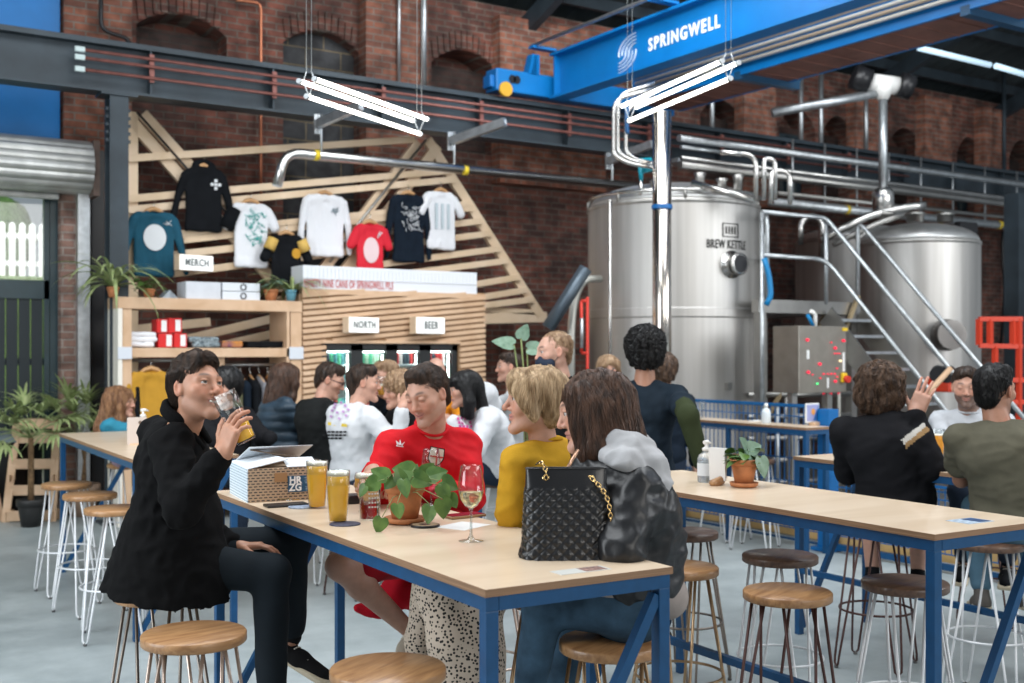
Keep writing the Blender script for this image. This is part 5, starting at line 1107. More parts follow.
x, y = tlocal(T2, onT(970, 521)); stick(T2, x, y, 0.14, 0.10, 'blue printed sticker at the right end of the table with the sanitiser', M_stk, M_stk2)
# ------------------------------------------------------------------ hairpin stools
M_lw = mat('white_rod', (0.68, 0.70, 0.72), 0.35, 0.2); M_lb = mat('oxide_brown_rod', (0.065, 0.028, 0.024), 0.4, 0.3); M_lg = mat('raw_brass_rod', (0.38, 0.26, 0.15), 0.33, 0.8)
M_ls = mat('raw_steel_rod', (0.22, 0.19, 0.165), 0.35, 0.8); M_lp = mat('pinkish_steel_rod', (0.52, 0.42, 0.36), 0.3, 0.7)
M_foot = mat('rubber_foot', (0.10, 0.10, 0.10), 0.8)
SR = 0.166
def make_stool(seatm, legm):
    t = thing('bar_stool', 'x', 'stool')
    MB().lathe([(0.0, 0.717), (SR-0.004, 0.717), (SR, 0.721), (SR, 0.745), (SR-0.004, 0.75), (0.0, 0.75)], n=48, cap=False).build('seat', seatm, t)
    for k in range(4):
        a = PI/4+k*PI/2; r_ = Vector((math.cos(a), math.sin(a), 0)); tg = Vector((-math.sin(a), math.cos(a), 0)); ft = r_*0.222
        pts = [r_*0.115+tg*0.062+Vector((0, 0, 0.717)), ft+tg*0.021+Vector((0, 0, 0.055)), ft*1.012+tg*0.018+Vector((0, 0, 0.025)), ft*1.015+Vector((0, 0, 0.0075)), ft*1.012-tg*0.018+Vector((0, 0, 0.025)), ft-tg*0.021+Vector((0, 0, 0.055)), r_*0.115-tg*0.062+Vector((0, 0, 0.717))]
        lg = MB().tube(pts, 0.0062, 8).build('leg', legm, t)
        MB().lathe([(0.009, 0), (0.011, 0.004), (0.011, 0.012), (0.006, 0.016)], c=ft*1.013, n=10).build('rubber_foot', M_foot, lg)
    MB().tube([Vector((0.186*math.cos(a), 0.186*math.sin(a), 0.30)) for a in np.linspace(0, 2*PI, 41)[:-1]], 0.0062, 8, closed=True).build('foot_ring', legm, t)
    return t
sp_ = {}
def stool(pos, seat, leg, label, rz=None):
    k = (seat, leg)
    if k not in sp_: o = make_stool({'l': M_seat_l, 'd': M_seat_d}[seat], {'w': M_lw, 'b': M_lb, 'g': M_lg, 's': M_ls, 'p': M_lp}[leg]); sp_[k] = o
    else: o = copy_tree(sp_[k])
    o.location = (pos.x, pos.y, 0); o.rotation_euler = (0, 0, rz if rz is not None else random.uniform(-.5, .5)); return relabel(o, label, 'hairpin bar stools')
def sxy(px, py): return PH(px, py, 0.75)
stool(sxy(194, 632), 'l', 'p', 'empty light oak stool with pinkish legs in front of the drinking man', 0.2)
stool(sxy(388, 667), 'l', 'p', 'empty light oak stool cut off at the bottom edge by the near table', 0.5)
S3 = sxy(160, 590); stool(S3, 'l', 's', 'light oak stool the drinking man in the black jacket sits on', 0.3)
stool(sxy(67, 483), 'l', 'w', 'furthest of three white-legged stools along the left table', 0.1)
stool(sxy(90, 493.5), 'l', 'w', 'middle of three white-legged stools along the left table', 0.3)
stool(sxy(114, 507.5), 'l', 'w', 'nearest of three white-legged stools along the left table', -0.2)
S7 = sxy(612, 640); stool(S7, 'l', 'g', 'light oak brass-legged stool under the woman in the leather jacket', 0.4)
stool(sxy(679, 566), 'l', 'g', 'empty light oak stool with brass legs right behind the leather jacket', 0.1)
stool(sxy(685, 531), 'd', 's', 'empty dark walnut stool furthest left along the sanitiser table', 0.2)
stool(sxy(780, 554.5), 'd', 'w', 'empty dark walnut stool with thin pale legs behind the oak one', 0.5)
stool(sxy(787.5, 590.6), 'l', 'b', 'empty light oak stool with dark brown legs beside the sanitiser table', 0.35)
stool(sxy(905, 581), 'd', 'w', 'empty dark walnut stool with white legs at the table corner leg', 0.0)
S13 = sxy(988, 541); stool(S13, 'd', 'w', 'white-legged dark stool under the man in the olive t-shirt', 0.3)
S14 = sxy(876, 523); stool(S14, 'd', 'b', 'brown-legged dark stool under the big curly-haired man', 0.4)
S15 = cw(2.95, 6.95); stool(S15, 'd', 'b', 'brown-legged dark stool under the bearded man', 0.2)
S16 = cw(-0.13, 4.98); stool(S16, 'l', 'p', 'light stool under the man in the red shirt', 0.1)
S17 = cw(0.16, 4.20); stool(S17, 'l', 'g', 'light stool under the blonde woman in the mustard sweater', 0.2)
stool(sxy(725, 454), 'l', 'w', 'left of two white-legged stools at the narrow bar table', 0.1)
stool(sxy(755, 459), 'd', 'w', 'right of two white-legged stools at the narrow bar table', 0.5)
S20 = cw(-0.15, 7.98); stool(S20, 'd', 'w', 'white-legged stool under the black-haired woman in the white hoodie', 0.3)
S21 = cw(-1.05, 7.75); stool(S21, 'l', 'b', 'brown-legged stool under the man in the white sweatshirt', 0.3)
S22 = cw(-1.35, 8.25); stool(S22, 'l', 'w', 'white-legged stool under the bespectacled man in black', 0.1)
S23 = cw(-1.72, 8.85); stool(S23, 'l', 'w', 'stool under the woman in the navy quilted jacket', 0.4)
S24 = cw(-3.10, 9.20); stool(S24, 'l', 'w', 'stool under the woman with long ginger hair', 0.4)
S25 = cw(-0.05, 9.75); stool(S25, 'l', 'w', 'stool under the seated man in the white shirt', 0.4)
# ------------------------------------------------------------------ drinks and things on the tables
def glass_shell(t, prof, th=0.0022, name='glass', n=32):
    inner = [(max(r-th, 0.0005), z) for r, z in prof[::-1] if z > prof[0][1]+0.004]
    MB().lathe([(0.0005, prof[0][1])]+prof+inner+[(0.0005, inner[-1][1])], n=n, cap=False).build(name, M_glass, t)
def pint(pos, h, label, beer=M_beer, rt=0.043, rb=0.032, fill=0.90, foam=0.015, name='pint_glass'):
    t = thing(name, label, 'glass', pos); pr = [(rb*0.96, 0), (rb, 0.004), (rt*0.98, h*0.72), (rt, h)]
    glass_shell(t, pr); lerp = lambda z: rb+(rt*0.98-rb)*min(z/(h*0.72), 1)+max(0, z-h*0.72)/(h*0.28)*rt*0.02
    if fill > 0:
        zt = h*fill; MB().lathe([(0.001, 0.008)]+[(lerp(z)-0.0026, z) for z in np.linspace(0.008, zt, 6)]+[(0.001, zt)], n=32, cap=False).build('beer', beer, t)
        MB().lathe([(0.001, zt)]+[(lerp(z)-0.0026, z) for z in (zt, zt+foam*0.7)]+[(lerp(zt+foam)*0.9, zt+foam), (0.001, zt+foam*1.02)], n=32, cap=False).build('foam', M_foam, t)
    return t
pint(onT(317, 508), 0.185, 'taller-looking full pint of golden beer next to the patterned carton')
pint(onT(338, 522.5), 0.187, 'full pint of golden beer nearest the potted plant')
t = thing('stemmed_beer_glass', 'rounded glass of hazy orange beer in front of the red-shirted man', 'glass', onT(366, 512))
pr = [(0.028, 0), (0.03, 0.004), (0.012, 0.012), (0.012, 0.03), (0.032, 0.06), (0.045, 0.10), (0.044, 0.135), (0.040, 0.15)]; glass_shell(t, pr)
MB().lathe([(0.001, 0.034), (0.012, 0.036), (0.029, 0.06), (0.042, 0.10), (0.0415, 0.13), (0.001, 0.131)], n=28, cap=False).build('beer', mat('hazy_beer', (0.90, 0.42, 0.05), 0.2, trans=0.3), t); MB().lathe([(0.001, 0.131), (0.041, 0.131), (0.039, 0.147), (0.001, 0.15)], n=28, cap=False).build('foam', M_foam, t)
t = thing('water_glass', 'clear tumbler of water printed with small text, left of the plant', 'glass', onT(370, 519.5)); glass_shell(t, [(0.036, 0), (0.038, 0.004), (0.040, 0.15)])
MB().lathe([(0.001, 0.006), (0.0352, 0.006), (0.0372, 0.115), (0.001, 0.115)], n=28, cap=False).build('water', mat('water', (0.95, 0.98, 1), 0.02, trans=1, ior=1.08), t)
mb = MB()
for r_i in range(5):
    for k in range(4): a = -PI/2-A*0+(-0.5+k*0.27); mb.box((0.0398*math.cos(a), 0.0398*math.sin(a), 0.05+r_i*0.016), (0.001, 0.007, 0.006), Matrix.Rotation(a, 3, 'Z'))
mb.build('white_print', M_paper, t)
def wineglass(pos, s, label, fill):
    t = thing('wine_glass', label, 'glass', pos)
    MB().lathe([(0.0005, 0), (0.038*s, 0), (0.038*s, 0.0015), (0.012*s, 0.006*s), (0.0045*s, 0.018*s), (0.0036*s, 0.05*s), (0.0038*s, 0.088*s), (0.009*s, 0.098*s), (0.0005, 0.099*s)], n=32, cap=False).build('stem', M_stem, t)
    pr = [(0.004*s, 0.097*s), (0.018*s, 0.106*s), (0.032*s, 0.124*s), (0.0385*s, 0.148*s), (0.0385*s, 0.175*s), (0.0345*s, 0.205*s), (0.031*s, 0.228*s)]; glass_shell(t, pr, 0.0012, 'bowl')
    if fill: MB().lathe([(0.001, 0.102*s), (0.0155*s, 0.1065*s), (0.0298*s, 0.124*s), (0.0366*s, 0.149*s), (0.001, 0.1495*s)], n=32, cap=False).build('wine', M_wine, t)
    return t
wineglass(onT(471, 541), 1.07, 'wine glass of pale white wine standing alone near the table front', True)
wineglass(onT(431, 507), 1.0, 'empty wine glass behind the potted plant before the red shirt', False)
# trailing plant in terracotta pot
t = thing('potted_plant', 'trailing heart-leaved plant with red blooms in a terracotta pot on the near table', 'plant', onT(405, 523)); pot(t, 0.071, 0.125)
lf = MB(); stm = MB(); rnd = random.Random(42)
def sideleaf(px, py, s, fx_, fz_, Z=3.95, nx=0.0):
    p = PZ(px, py, Z)-Vector(t.location); f = RT*fx_+Vector((0, 0, fz_)); heartleaf(lf, p-f.normalized()*s*0.4, f, -FW+RT*nx+Vector((0, 0, 0.5)), s)
    stm.tube([(0, 0, 0.11), p*0.5+Vector((0, 0, 0.09)), p-f.normalized()*s*0.4], 0.0016, 5)
for a in ((380, 526-2, .075, -.3, -1, 3.85), (404.5, 487, .085, .1, -1, 3.86), (398, 510, .07, .1, -1, 3.83), (429, 513, .085, -.2, -1, 3.88), (443, 507, .09, .1, -1, 3.86), (381, 474, .085, -.9, .5, 3.95), (372, 484, .08, -1, -.5, 3.9), (363, 490, .06, -.6, -1, 3.9),
          (436, 474, .09, .9, .3, 4.0), (421, 480, .09, .8, -.3, 3.95), (448, 484, .085, 1, -.5, 3.92), (405, 470, .10, -1, .15, 4.05), (444, 492, .085, .4, -1, 3.9), (452, 500, .07, .5, -1, 3.9), (427, 470, .075, .6, .6, 4.1), (390, 482, .07, -.5, -.6, 3.98), (414, 474, .08, .2, .9, 4.08), (400, 476, .07, -.2, .7, 3.95)):
    sideleaf(a[0], a[1], a[2]*0.80, a[3], a[4], Z=a[5], nx=rnd.uniform(-.8, .8))
for k in range(8):
    a = rnd.uniform(0, 2*PI); p = Vector((0.05*math.cos(a), 0.05*math.sin(a), 0.125+rnd.uniform(0, .03))); heartleaf(lf, p, (math.cos(a), math.sin(a), 0.3), (0, 0, 1), 0.04); stm.tube([(0, 0, .11), p], 0.0015, 4)
lf.build('leaves', M_leaf, t); stm.build('stems', mat('stem_green', (0.20, 0.24, 0.09), 0.6), t)
v = Vol(); c = PZ(436, 491, 3.95)-Vector(t.location)
for k in range(7): v.ell(np.array(c)+np.array([rnd.uniform(-.02, .02) for _ in range(3)]), (0.012, 0.012, 0.010), k=0.004)
vfmesh('bloom', v.mesh(0.003), mat('red_bloom', (0.45, 0.01, 0.03), 0.5), t)
# flat things on the near table
def flat(name, px, py, w_, d_, h_, rz, m, label, cat, bev=0.003, shape='box', z=0):
    o = MB()
    if shape == 'box': o.box((0, 0, h_/2), (w_, d_, h_), bev=bev)
    else: o.lathe([(w_*0.98, 0), (w_, h_*0.3), (w_, h_*0.8), (w_*0.97, h_)], n=32)
    o = o.build(name, m); o.location = onT(px, py)+Vector((0, 0, z)); o.rotation_euler = (0, 0, rz); return tag(o, label, cat)
flat('paper_sheet', 463, 526, 0.16, 0.13, 0.0008, 0.4, M_paper, 'white sheet of paper under the dark red phone', 'paper', 0)
o = flat('phone', 464, 517, 0.15, 0.075, 0.009, 0.05, mat('tan_case', (0.42, 0.26, 0.15), 0.5), 'dark red-faced phone in a tan case on the white paper', 'phone', z=0.001); MB().box((0, 0, 0.0095), (0.142, 0.068, 0.002)).build('screen', mat('maroon_screen', (0.16, 0.015, 0.03), 0.25), o)
o = flat('coaster', 425, 526.5, 0.052, 0, 0.008, 0, M_black, 'round black coaster right of the terracotta saucer', 'coaster', shape='r'); MB().lathe([(0.02, 0.008), (0.046, 0.0085)], n=24, cap=False).build('ring_print', mat('kraft_ring', (0.30, 0.22, 0.13), 0.6), o)
o = flat('phone', 286, 506, 0.165, 0.078, 0.010, -0.1, M_black, 'black phone lying at the foot of the patterned carton', 'phone'); 
kx = thing('key_bunch', 'small bunch of brass keys on the black phone', 'keys', onT(289, 504)+Vector((0, 0, 0.011)))
for a in (0.2, 1.3, 2.6): MB().box((0.02*math.cos(a), 0.02*math.sin(a), 0.004+a*0.002), (0.05, 0.012, 0.003), Matrix.Rotation(a, 3, 'Z')).build('key', M_gold, kx)
MB().tube([(0.012*math.cos(q_), 0.012*math.sin(q_), 0.005) for q_ in np.linspace(0, 2*PI, 13)[:-1]], 0.0015, 6, closed=True).build('key_ring', M_steel, kx)
o = flat('coaster', 301, 507.5, 0.05, 0, 0.005, 0, mat('blue_white_coaster', (0.35, 0.42, 0.55), 0.5, noise=0.5, nscale=60), 'pale blue round coaster between the black phone and the pint', 'coaster', shape='r')
flat('coaster', 345, 524.5, 0.055, 0, 0.005, 0, mat('dark_coaster', (0.06, 0.07, 0.12), 0.5, noise=0.5, nscale=60), 'dark coaster sticking out from under the nearest pint', 'coaster', shape='r', z=-0.0005)
flat('wallet', 350, 503, 0.14, 0.09, 0.035, -0.2, M_black, 'black wallet behind the pints in front of the red-shirted man', 'wallet', 0.01)
# patterned carton with label
def dashmat(name, base, ink):
    m = bpy.data.materials.new(name); m.use_nodes = True; N = m.node_tree.nodes; L = m.node_tree.links; p = N['Principled BSDF']; p.inputs['Roughness'].default_value = 0.7
    tc = N.new('ShaderNodeTexCoord'); s = N.new('ShaderNodeSeparateXYZ'); L.new(tc.outputs['Object'], s.inputs[0]); c = N.new('ShaderNodeCombineXYZ')
    a = N.new('ShaderNodeMath'); a.operation = 'ADD'; L.new(s.outputs[0], a.inputs[0]); L.new(s.outputs[1], a.inputs[1]); L.new(a.outputs[0], c.inputs[0]); L.new(s.outputs[2], c.inputs[1])
    b = N.new('ShaderNodeTexBrick'); b.inputs['Scale'].default_value = 1; b.inputs['Brick Width'].default_value = 0.0205; b.inputs['Row Height'].default_value = 0.0115; b.inputs['Mortar Size'].default_value = 0.0036; b.inputs['Mortar Smooth'].default_value = 0.05
    b.inputs['Color1'].default_value = (*ink, 1); b.inputs['Color2'].default_value = (*ink, 1); b.inputs['Mortar'].default_value = (*base, 1); L.new(c.outputs[0], b.inputs['Vector']); L.new(b.outputs['Color'], p.inputs['Base Color']); return m
M_dk = dashmat('kraft_with_dashes', (0.46, 0.33, 0.22), (0.03, 0.03, 0.035)); M_dw = dashmat('white_with_dashes', (0.62, 0.70, 0.76), (0.20, 0.27, 0.35))
cb_ = onT(248, 503); bw_, bd_, bh_ = 0.29, 0.36, 0.135
cx_ = thing('patterned_carton', 'dash-patterned cardboard carton with open white lid and blue label reading HR ZG', 'box', cb_, math.radians(-8))
MB().box((bw_/2, bd_/2, bh_/2), (bw_, bd_, bh_), bev=0.001).build('box_body', M_dk, cx_)
MB().box((-0.001, bd_/2, bh_/2), (0.003, bd_, bh_)).build('white_side', M_dw, cx_)
def flap(pts, name, m, th=0.003): MB().prism([Vector(p) for p in pts], (0, 0, th)).build(name, m, cx_)
flap([(0, 0, bh_), (0, bd_, bh_), (0.14, bd_*0.9, bh_+0.035), (0.17, 0.02, bh_+0.032)], 'white_flap', mat('white_card', (0.66, 0.70, 0.74), 0.6))
flap([(0.02, bd_, bh_+0.002), (bw_, bd_, bh_+0.002), (bw_+0.02, 0.16, bh_+0.075), (0.04, 0.16, bh_+0.075)], 'white_flap', MATS['white_card'])
flap([(0.16, 0.0, bh_+0.002), (bw_, 0.0, bh_+0.002), (bw_, 0.1, bh_+0.03), (0.16, 0.1, bh_+0.03)], 'white_flap', MATS['white_card'])
flap([(0.05, 0.18, bh_+0.06), (bw_+0.04, 0.10, bh_+0.012), (bw_+0.04, 0.14, bh_+0.012), (0.05, 0.22, bh_+0.06)], 'dark_edge', mat('card_edge', (0.12, 0.085, 0.06), 0.7), 0.004)
MB().box((0.225, -0.0025, 0.068), (0.125, 0.004, 0.066)).build('blue_label', mat('label_blue', (0.01, 0.075, 0.16), 0.5), cx_)
MB().box((0.133, -0.0025, 0.098), (0.052, 0.004, 0.036)).build('kraft_label', mat('label_kraft', (0.36, 0.20, 0.09), 0.6), cx_)
textmesh('HR', 0.040, M_letter, 'label_lettering', cx_, (0.193, -0.005, 0.083), axes((1, 0, 0), (0, 0, 1)), sx=0.95, bold=0.0015, extr=0.0004)
textmesh('ZG', 0.040, M_letter, 'label_lettering', cx_, (0.193, -0.005, 0.053), axes((1, 0, 0), (0, 0, 1)), sx=0.95, bold=0.0015, extr=0.0004)
mb = MB(); [mb.box((0.245, -0.0047, 0.092-k*0.007), (0.03-0.006*(k % 2), 0.0006, 0.002)) for k in range(4)]; [mb.box((0.245, -0.0047, 0.055-k*0.007), (0.02, 0.0006, 0.002)) for k in range(3)]; mb.build('small_print', mat('pale_print_line', (0.35, 0.45, 0.55), 0.6), cx_)
# quilted tote bag
bg = thing('quilted_bag', 'black quilted leather tote bag with gold chain straps on the near table', 'bag', onT(566, 556)+Vector((0, 0, 0.001)), math.radians(-33+3))
def quilt_body():
    nz_, nc = 100, 220; hgt = 0.262; V_ = []; Fq = []
    aa = np.linspace(0, 2*PI, 8001); xx = 0.13*np.abs(np.cos(aa))**0.45*np.sign(np.cos(aa)); yy = 0.06*np.abs(np.sin(aa))**0.75*np.sign(np.sin(aa)); cs = np.concatenate([[0], np.cumsum(np.hypot(np.diff(xx), np.diff(yy)))]); ANG = np.interp(np.linspace(0, cs[-1], nc+1)[:-1], cs, aa)
    for i in range(nz_+1):
        z = hgt*i/nz_; tz = i/nz_; hw = 0.132-0.012*tz+0.008*math.exp(-((tz-0.03)/0.06)**2); hd = 0.062*(1-tz)**0.8+0.017; 
        r = hd*0.9; 
        for j in range(nc):
            a = ANG[j]; ca, sa = math.cos(a), math.sin(a); e = 0.45; x = hw*abs(ca)**e*np.sign(ca); y = hd*abs(sa)**0.75*np.sign(sa)
            s_ = x if abs(sa) > 0.35 else (y+0.2*np.sign(x)); q_ = 0
            if tz < 0.80:
                k = PI/0.034; u1 = abs(math.sin(k*(s_+z)/1.0/1.0)); u2 = abs(math.sin(k*(s_-z))); q_ = 0.0065*(min(u1, u2)**0.55)-0.002
                if tz > 0.77: q_ *= 0.3
            sag = 0.004*math.sin(9*x+3)*math.sin(PI*tz); n = Vector((x/hw**2*hw, y/hd**2*hw, 0)).normalized()
            V_.append((x+n.x*q_, y+n.y*q_+sag, z*(1.0)))
    for i in range(nz_):
        for j in range(nc): Fq.append((i*nc+j, i*nc+(j+1) % nc, (i+1)*nc+(j+1) % nc, (i+1)*nc+j))
    return np.array(V_), np.array(Fq)
M_leather = mat('black_leather', (0.008, 0.008, 0.009), 0.30, bump=0.25, bscale=220, coat=0.15)
vfmesh('quilted_body', quilt_body(), M_leather, bg)
MB().box((0, 0, 0.006), (0.25, 0.12, 0.012), bev=0.005).build('base', M_leather, bg); MB().box((0, 0, 0.252), (0.225, 0.028, 0.004)).build('inside', M_black, bg)
MB().tube([(0.121*abs(math.cos(a))**0.45*np.sign(math.cos(a)), 0.0175*abs(math.sin(a))**.75*np.sign(math.sin(a)), 0.262) for a in np.linspace(0, 2*PI, 61)[:-1]], 0.0028, 6, closed=True).build('rim', M_leather, bg)
def chain(pts, name, pr=0.0085):
    P = [Vector(p) for p in bend(pts, 0.05, 6)]; mb = MB(); d = 0; out = [P[0]]
    for i in range(len(P)-1):
        seg = P[i+1]-P[i]; L = seg.length; q_ = 0
        while d+L-q_ >= 0.0125: q_ += 0.0125-d; out.append(P[i]+seg*(q_/L)); d = 0
        d += L-q_
    for i in range(len(out)-1):
        t_ = (out[i+1]-out[i]).normalized(); s_ = t_.cross(Vector((0, 1, 0.3))).normalized(); n_ = t_.cross(s_)
        if i % 2: s_, n_ = n_, s_
        c = (out[i]+out[i+1])/2; mb.tube([c+t_*0.0088*math.cos(a)+s_*0.0055*math.sin(a) for a in np.linspace(0, 2*PI, 11)[:-1]], 0.0018, 5, closed=True)
    mb.tube(P, 0.0026, 5, mi=1); return mb.build(name, mats=[M_gold, M_leather], parent=bg)
for x in (-0.062, 0.072):
    MB().tube([(x+0.009*math.cos(a), -0.024, 0.232+0.009*math.sin(a)) for a in np.linspace(0, 2*PI, 15)[:-1]], 0.0028, 6, closed=True).build('eyelet', M_gold, bg)
chain([(0.072, -0.028, 0.236), (0.095, -0.045, 0.215), (0.118, -0.052, 0.18), (0.128, -0.055, 0.125), (0.124, -0.05, 0.10)], 'chain_strap')
chain([(-0.062, -0.028, 0.232), (-0.062, -0.03, 0.262), (-0.075, -0.01, 0.285), (-0.09, 0.01, 0.272)], 'chain_strap'); chain([(0.124, -0.05, 0.10), (0.132, 0.0, 0.16), (0.10, 0.02, 0.25)], 'chain_strap')
# sanitiser table
def sanitiser(pos, s, label, pump=True):
    t = thing('sanitiser_bottle', label, 'bottle', pos, 0.2)
    pr = [(0.036*s, 0), (0.038*s, 0.006*s), (0.038*s, 0.105*s), (0.030*s, 0.122*s), (0.014*s, 0.132*s), (0.014*s, 0.14*s)]
    MB().lathe(pr, n=28).build('bottle_body', M_sani, t); MB().lathe([(0.0385*s, 0.03*s), (0.0385*s, 0.085*s)], n=28, cap=False).build('label_wrap', mat('faint_label', (0.68, 0.72, 0.76), 0.5), t)
    MB().lathe([(0.016*s, 0.138*s), (0.017*s, 0.15*s), (0.006*s, 0.156*s), (0.005*s, 0.175*s)], n=18).build('cap', M_white, t)
    if pump: MB().tube([(-0.012*s, 0, 0.176*s), (0.012*s, 0, 0.178*s), (0.034*s, 0, 0.170*s)], [0.009*s, 0.008*s, 0.004*s], 10).build('pump_head', M_white, t)
    return t
M_sani = mat('clear_gel', (0.80, 0.86, 0.90), 0.1, trans=0.75, ior=1.35)
sanitiser(onT(706, 482), 1.06, 'clear pump bottle of sanitiser on the right-hand near table')
hl = thing('menu_holder', 'folded white menu cards in a wooden block beside the sanitiser bottle', 'menu', onT(717, 485), 0.25)
v = Vol().ell((0, 0, 0.012), (0.05, 0.03, 0.016)).cone((-0.035, -0.01, 0.012), (0.02, -0.02, 0.035), 0.016, 0.012); vfmesh('wooden_block', v.mesh(0.005), M_seat_l, hl)
for k in range(3): MB().box((0.0+k*0.008, 0.0, 0.095), (0.002, 0.085, 0.15), Matrix.Rotation(0.06*(k-1), 3, 'Y')).build('menu_card', M_paper, hl)
t = bushy('potted_plant', 'small leafy plant in terracotta pot on the table with the sanitiser', onT(744, 487), 0.062, 0.108, 26, 0.07, M_leaf, 0.06, 0.06, saucer=True, seed=8)
lf = MB(); c = Vector((0.01, -0.01, 0.17)); heartleaf(lf, c, (-0.6, -0.2, 0.6), (0.4, -1, 0.4), 0.085); heartleaf(lf, c, (0.3, -0.6, -0.9), (0.2, -1, 0.4), 0.10); heartleaf(lf, c, (0.8, -0.2, 0.2), (0.2, -1, 0.6), 0.08); heartleaf(lf, c+Vector((0.02, -0.06, -0.03)), (0.1, -0.3, -1), (0.1, -1, 0.2), 0.10); lf.build('front_leaves', M_leaf3, t)
# third table
pint(onT(936, 457.5)+Vector((0, 0, 0)), 0.165, 'pint of amber beer in front of the bearded man', M_beer2, fill=0.78, foam=0.006, rt=0.05, rb=0.042)
pint(onT(911, 459), 0.15, 'part-hidden glass of beer by the elbow of the curly-haired man', M_beer2, fill=0.6)
v = Vol(); rnd = random.Random(3)
for k in range(14): v.ell((rnd.uniform(-.05, .05), rnd.uniform(-.03, .03), 0.06+rnd.uniform(-.035, .05)), (0.02, 0.02, 0.017), k=0.006)
fl_ = thing('flower_pot', 'dark red flowers beside the elbow of the curly-haired man', 'flowers', onT(902, 460)); vfmesh('flowers', v.mesh(0.006), mat('dark_red_petals', (0.28, 0.01, 0.04), 0.6, noise=0.4, nscale=60), fl_); MB().lathe([(0.03, 0), (0.036, 0.04)], n=18).build('pot', M_terra, fl_)
# bar table by the fence
t = thing('sanitiser_bottle', 'white spray bottle standing on the narrow bar table', 'bottle', onT(766, 423.5)); MB().lathe([(0.038, 0), (0.04, 0.01), (0.04, 0.09), (0.03, 0.12), (0.015, 0.13), (0.015, 0.165), (0.01, 0.17)], n=20).build('bottle_body', mat('milky_plastic', (0.66, 0.72, 0.76), 0.4), t); MB().lathe([(0.0162, 0.135), (0.0162, 0.172)], n=14).build('cap', M_white, t)
wineglass(onT(702, 418.5)+Vector((0, 0, 0)), 0.72, 'small empty stemmed glass at the far end of the narrow bar table', False)
fr = thing('framed_menu', 'small framed picture with an orange disc on the narrow bar table', 'picture', onT(812, 425.5)+E1*0.0, 0.12)
MB().box((0, 0, 0.105), (0.18, 0.012, 0.16), bev=0.002).build('frame', M_white, fr); MB().box((0, -0.008, 0.105), (0.155, 0.006, 0.135)).build('lilac_panel', mat('lilac_print', (0.34, 0.36, 0.60), 0.4), fr)
MB().prism([(0.0, -0.0115, 0.04), (0.077, -0.0115, 0.04), (0.077, -0.0115, 0.17)], (0, 0.002, 0)).build('blue_corner', mat('blue_print', (0.03, 0.15, 0.42), 0.4), fr)
MB().tube([(0.0, -0.014, 0.115), (0.0, -0.011, 0.115)], 0.026, 20).build('orange_disc', mat('orange_print', (0.80, 0.35, 0.08), 0.4), fr); MB().box((0.03, -0.01, 0.014), (0.10, 0.06, 0.028), bev=0.003).build('wooden_foot', M_timber, fr)
flat('folded_leaflet', 755, 421.5, 0.12, 0.06, 0.01, 0.1, M_paper, 'white leaflet lying on the narrow bar table left of the bottle', 'paper', 0.002)
# left table
t = thing('menu_card', 'upright brown menu card on the left table behind the drinking man', 'menu', onT(137, 444.5), -0.1); MB().box((0, 0, 0.09), (0.125, 0.004, 0.18), bev=0.001).build('card', mat('kraft_menu', (0.55, 0.47, 0.42), 0.7), t); MB().tube([(0.02, -0.004, 0.145), (0.02, -0.002, 0.145)], 0.012, 14).build('stamp', mat('brown_stamp', (0.12, 0.08, 0.06), 0.7), t); MB().box((0, 0.012, 0.004), (0.09, 0.05, 0.008)).build('foot', M_timber, t)
sanitiser(onT(143, 441), 1.2, 'pump bottle mostly hidden behind the brown menu card')
# group table
pint(onT(352, 437), 0.15, 'glass of beer on the group table near the white sweatshirt', fill=0.7)
t = bushy('potted_plant', 'small bright green plant on the group table behind the red sleeve', onT(376, 436), 0.05, 0.08, 20, 0.06, M_leaf2, 0.05, 0.06, seed=12)
pint(onT(303, 430), 0.15, 'empty-looking pint on the far end of the group table', fill=0.3)
# ------------------------------------------------------------------ left corner: high chair, palm, bin
def cwp(px, py): return PH(px, py, 0)
hc = thing('high_chair', 'pale wooden child high chair with crossed rails by the glazed door', 'chair', cwp(38, 518), math.radians(-28))
for x in (-0.22, 0.22):
    MB().bar((x, -0.27, 0), (x*0.86, -0.02, 0.98), 0.022, 0.075, up=Vector((1, 0, 0))).build('leg', M_timber, hc)
    MB().bar((x, 0.27, 0), (x*0.86, -0.02, 0.86), 0.022, 0.06, up=Vector((1, 0, 0))).build('leg', M_timber, hc)
    MB().box((x, 0, 0.05), (0.022, 0.58, 0.10), bev=0.004).build('foot_board', M_timber, hc)
    MB().box((x*0.93, -0.06, 0.42), (0.022, 0.36, 0.06)).build('side_rail', M_timber, hc)
for z, y in ((0.06, -0.27), (0.30, -0.19), (0.55, -0.13), (0.80, -0.06), (0.94, -0.03)): MB().box((0, y, z), (0.42, 0.022, 0.10), bev=0.004).build('cross_rail', M_timber, hc)
MB().box((0, -0.02, 0.52), (0.40, 0.26, 0.02)).build('seat', M_timber, hc); MB().box((0, 0.06, 0.3), (0.36, 0.2, 0.02)).build('footrest', M_timber, hc)
t = thing('wooden_sign', 'edge of a pale wooden board at the lower left border', 'board', cwp(-2, 521)); MB().prism([(-0.2, 0, 0), (0.06, 0, 0), (0.0, 0, 0.35), (-0.2, 0, 0.45)], (0, 0.03, 0)).build('board', M_timber, t)
bn = thing('black_bin', 'tall black bin behind the palm by the glazed door', 'bin', cwp(6, 517)); MB().lathe([(0.2, 0), (0.24, 0.75), (0.25, 0.76)], n=24).build('body', M_black, bn); MB().lathe([(0.25, 0.76), (0.2, 0.84), (0.02, 0.86)], n=24).build('lid', mat('grey_lid', (0.2, 0.25, 0.27), 0.4), bn)
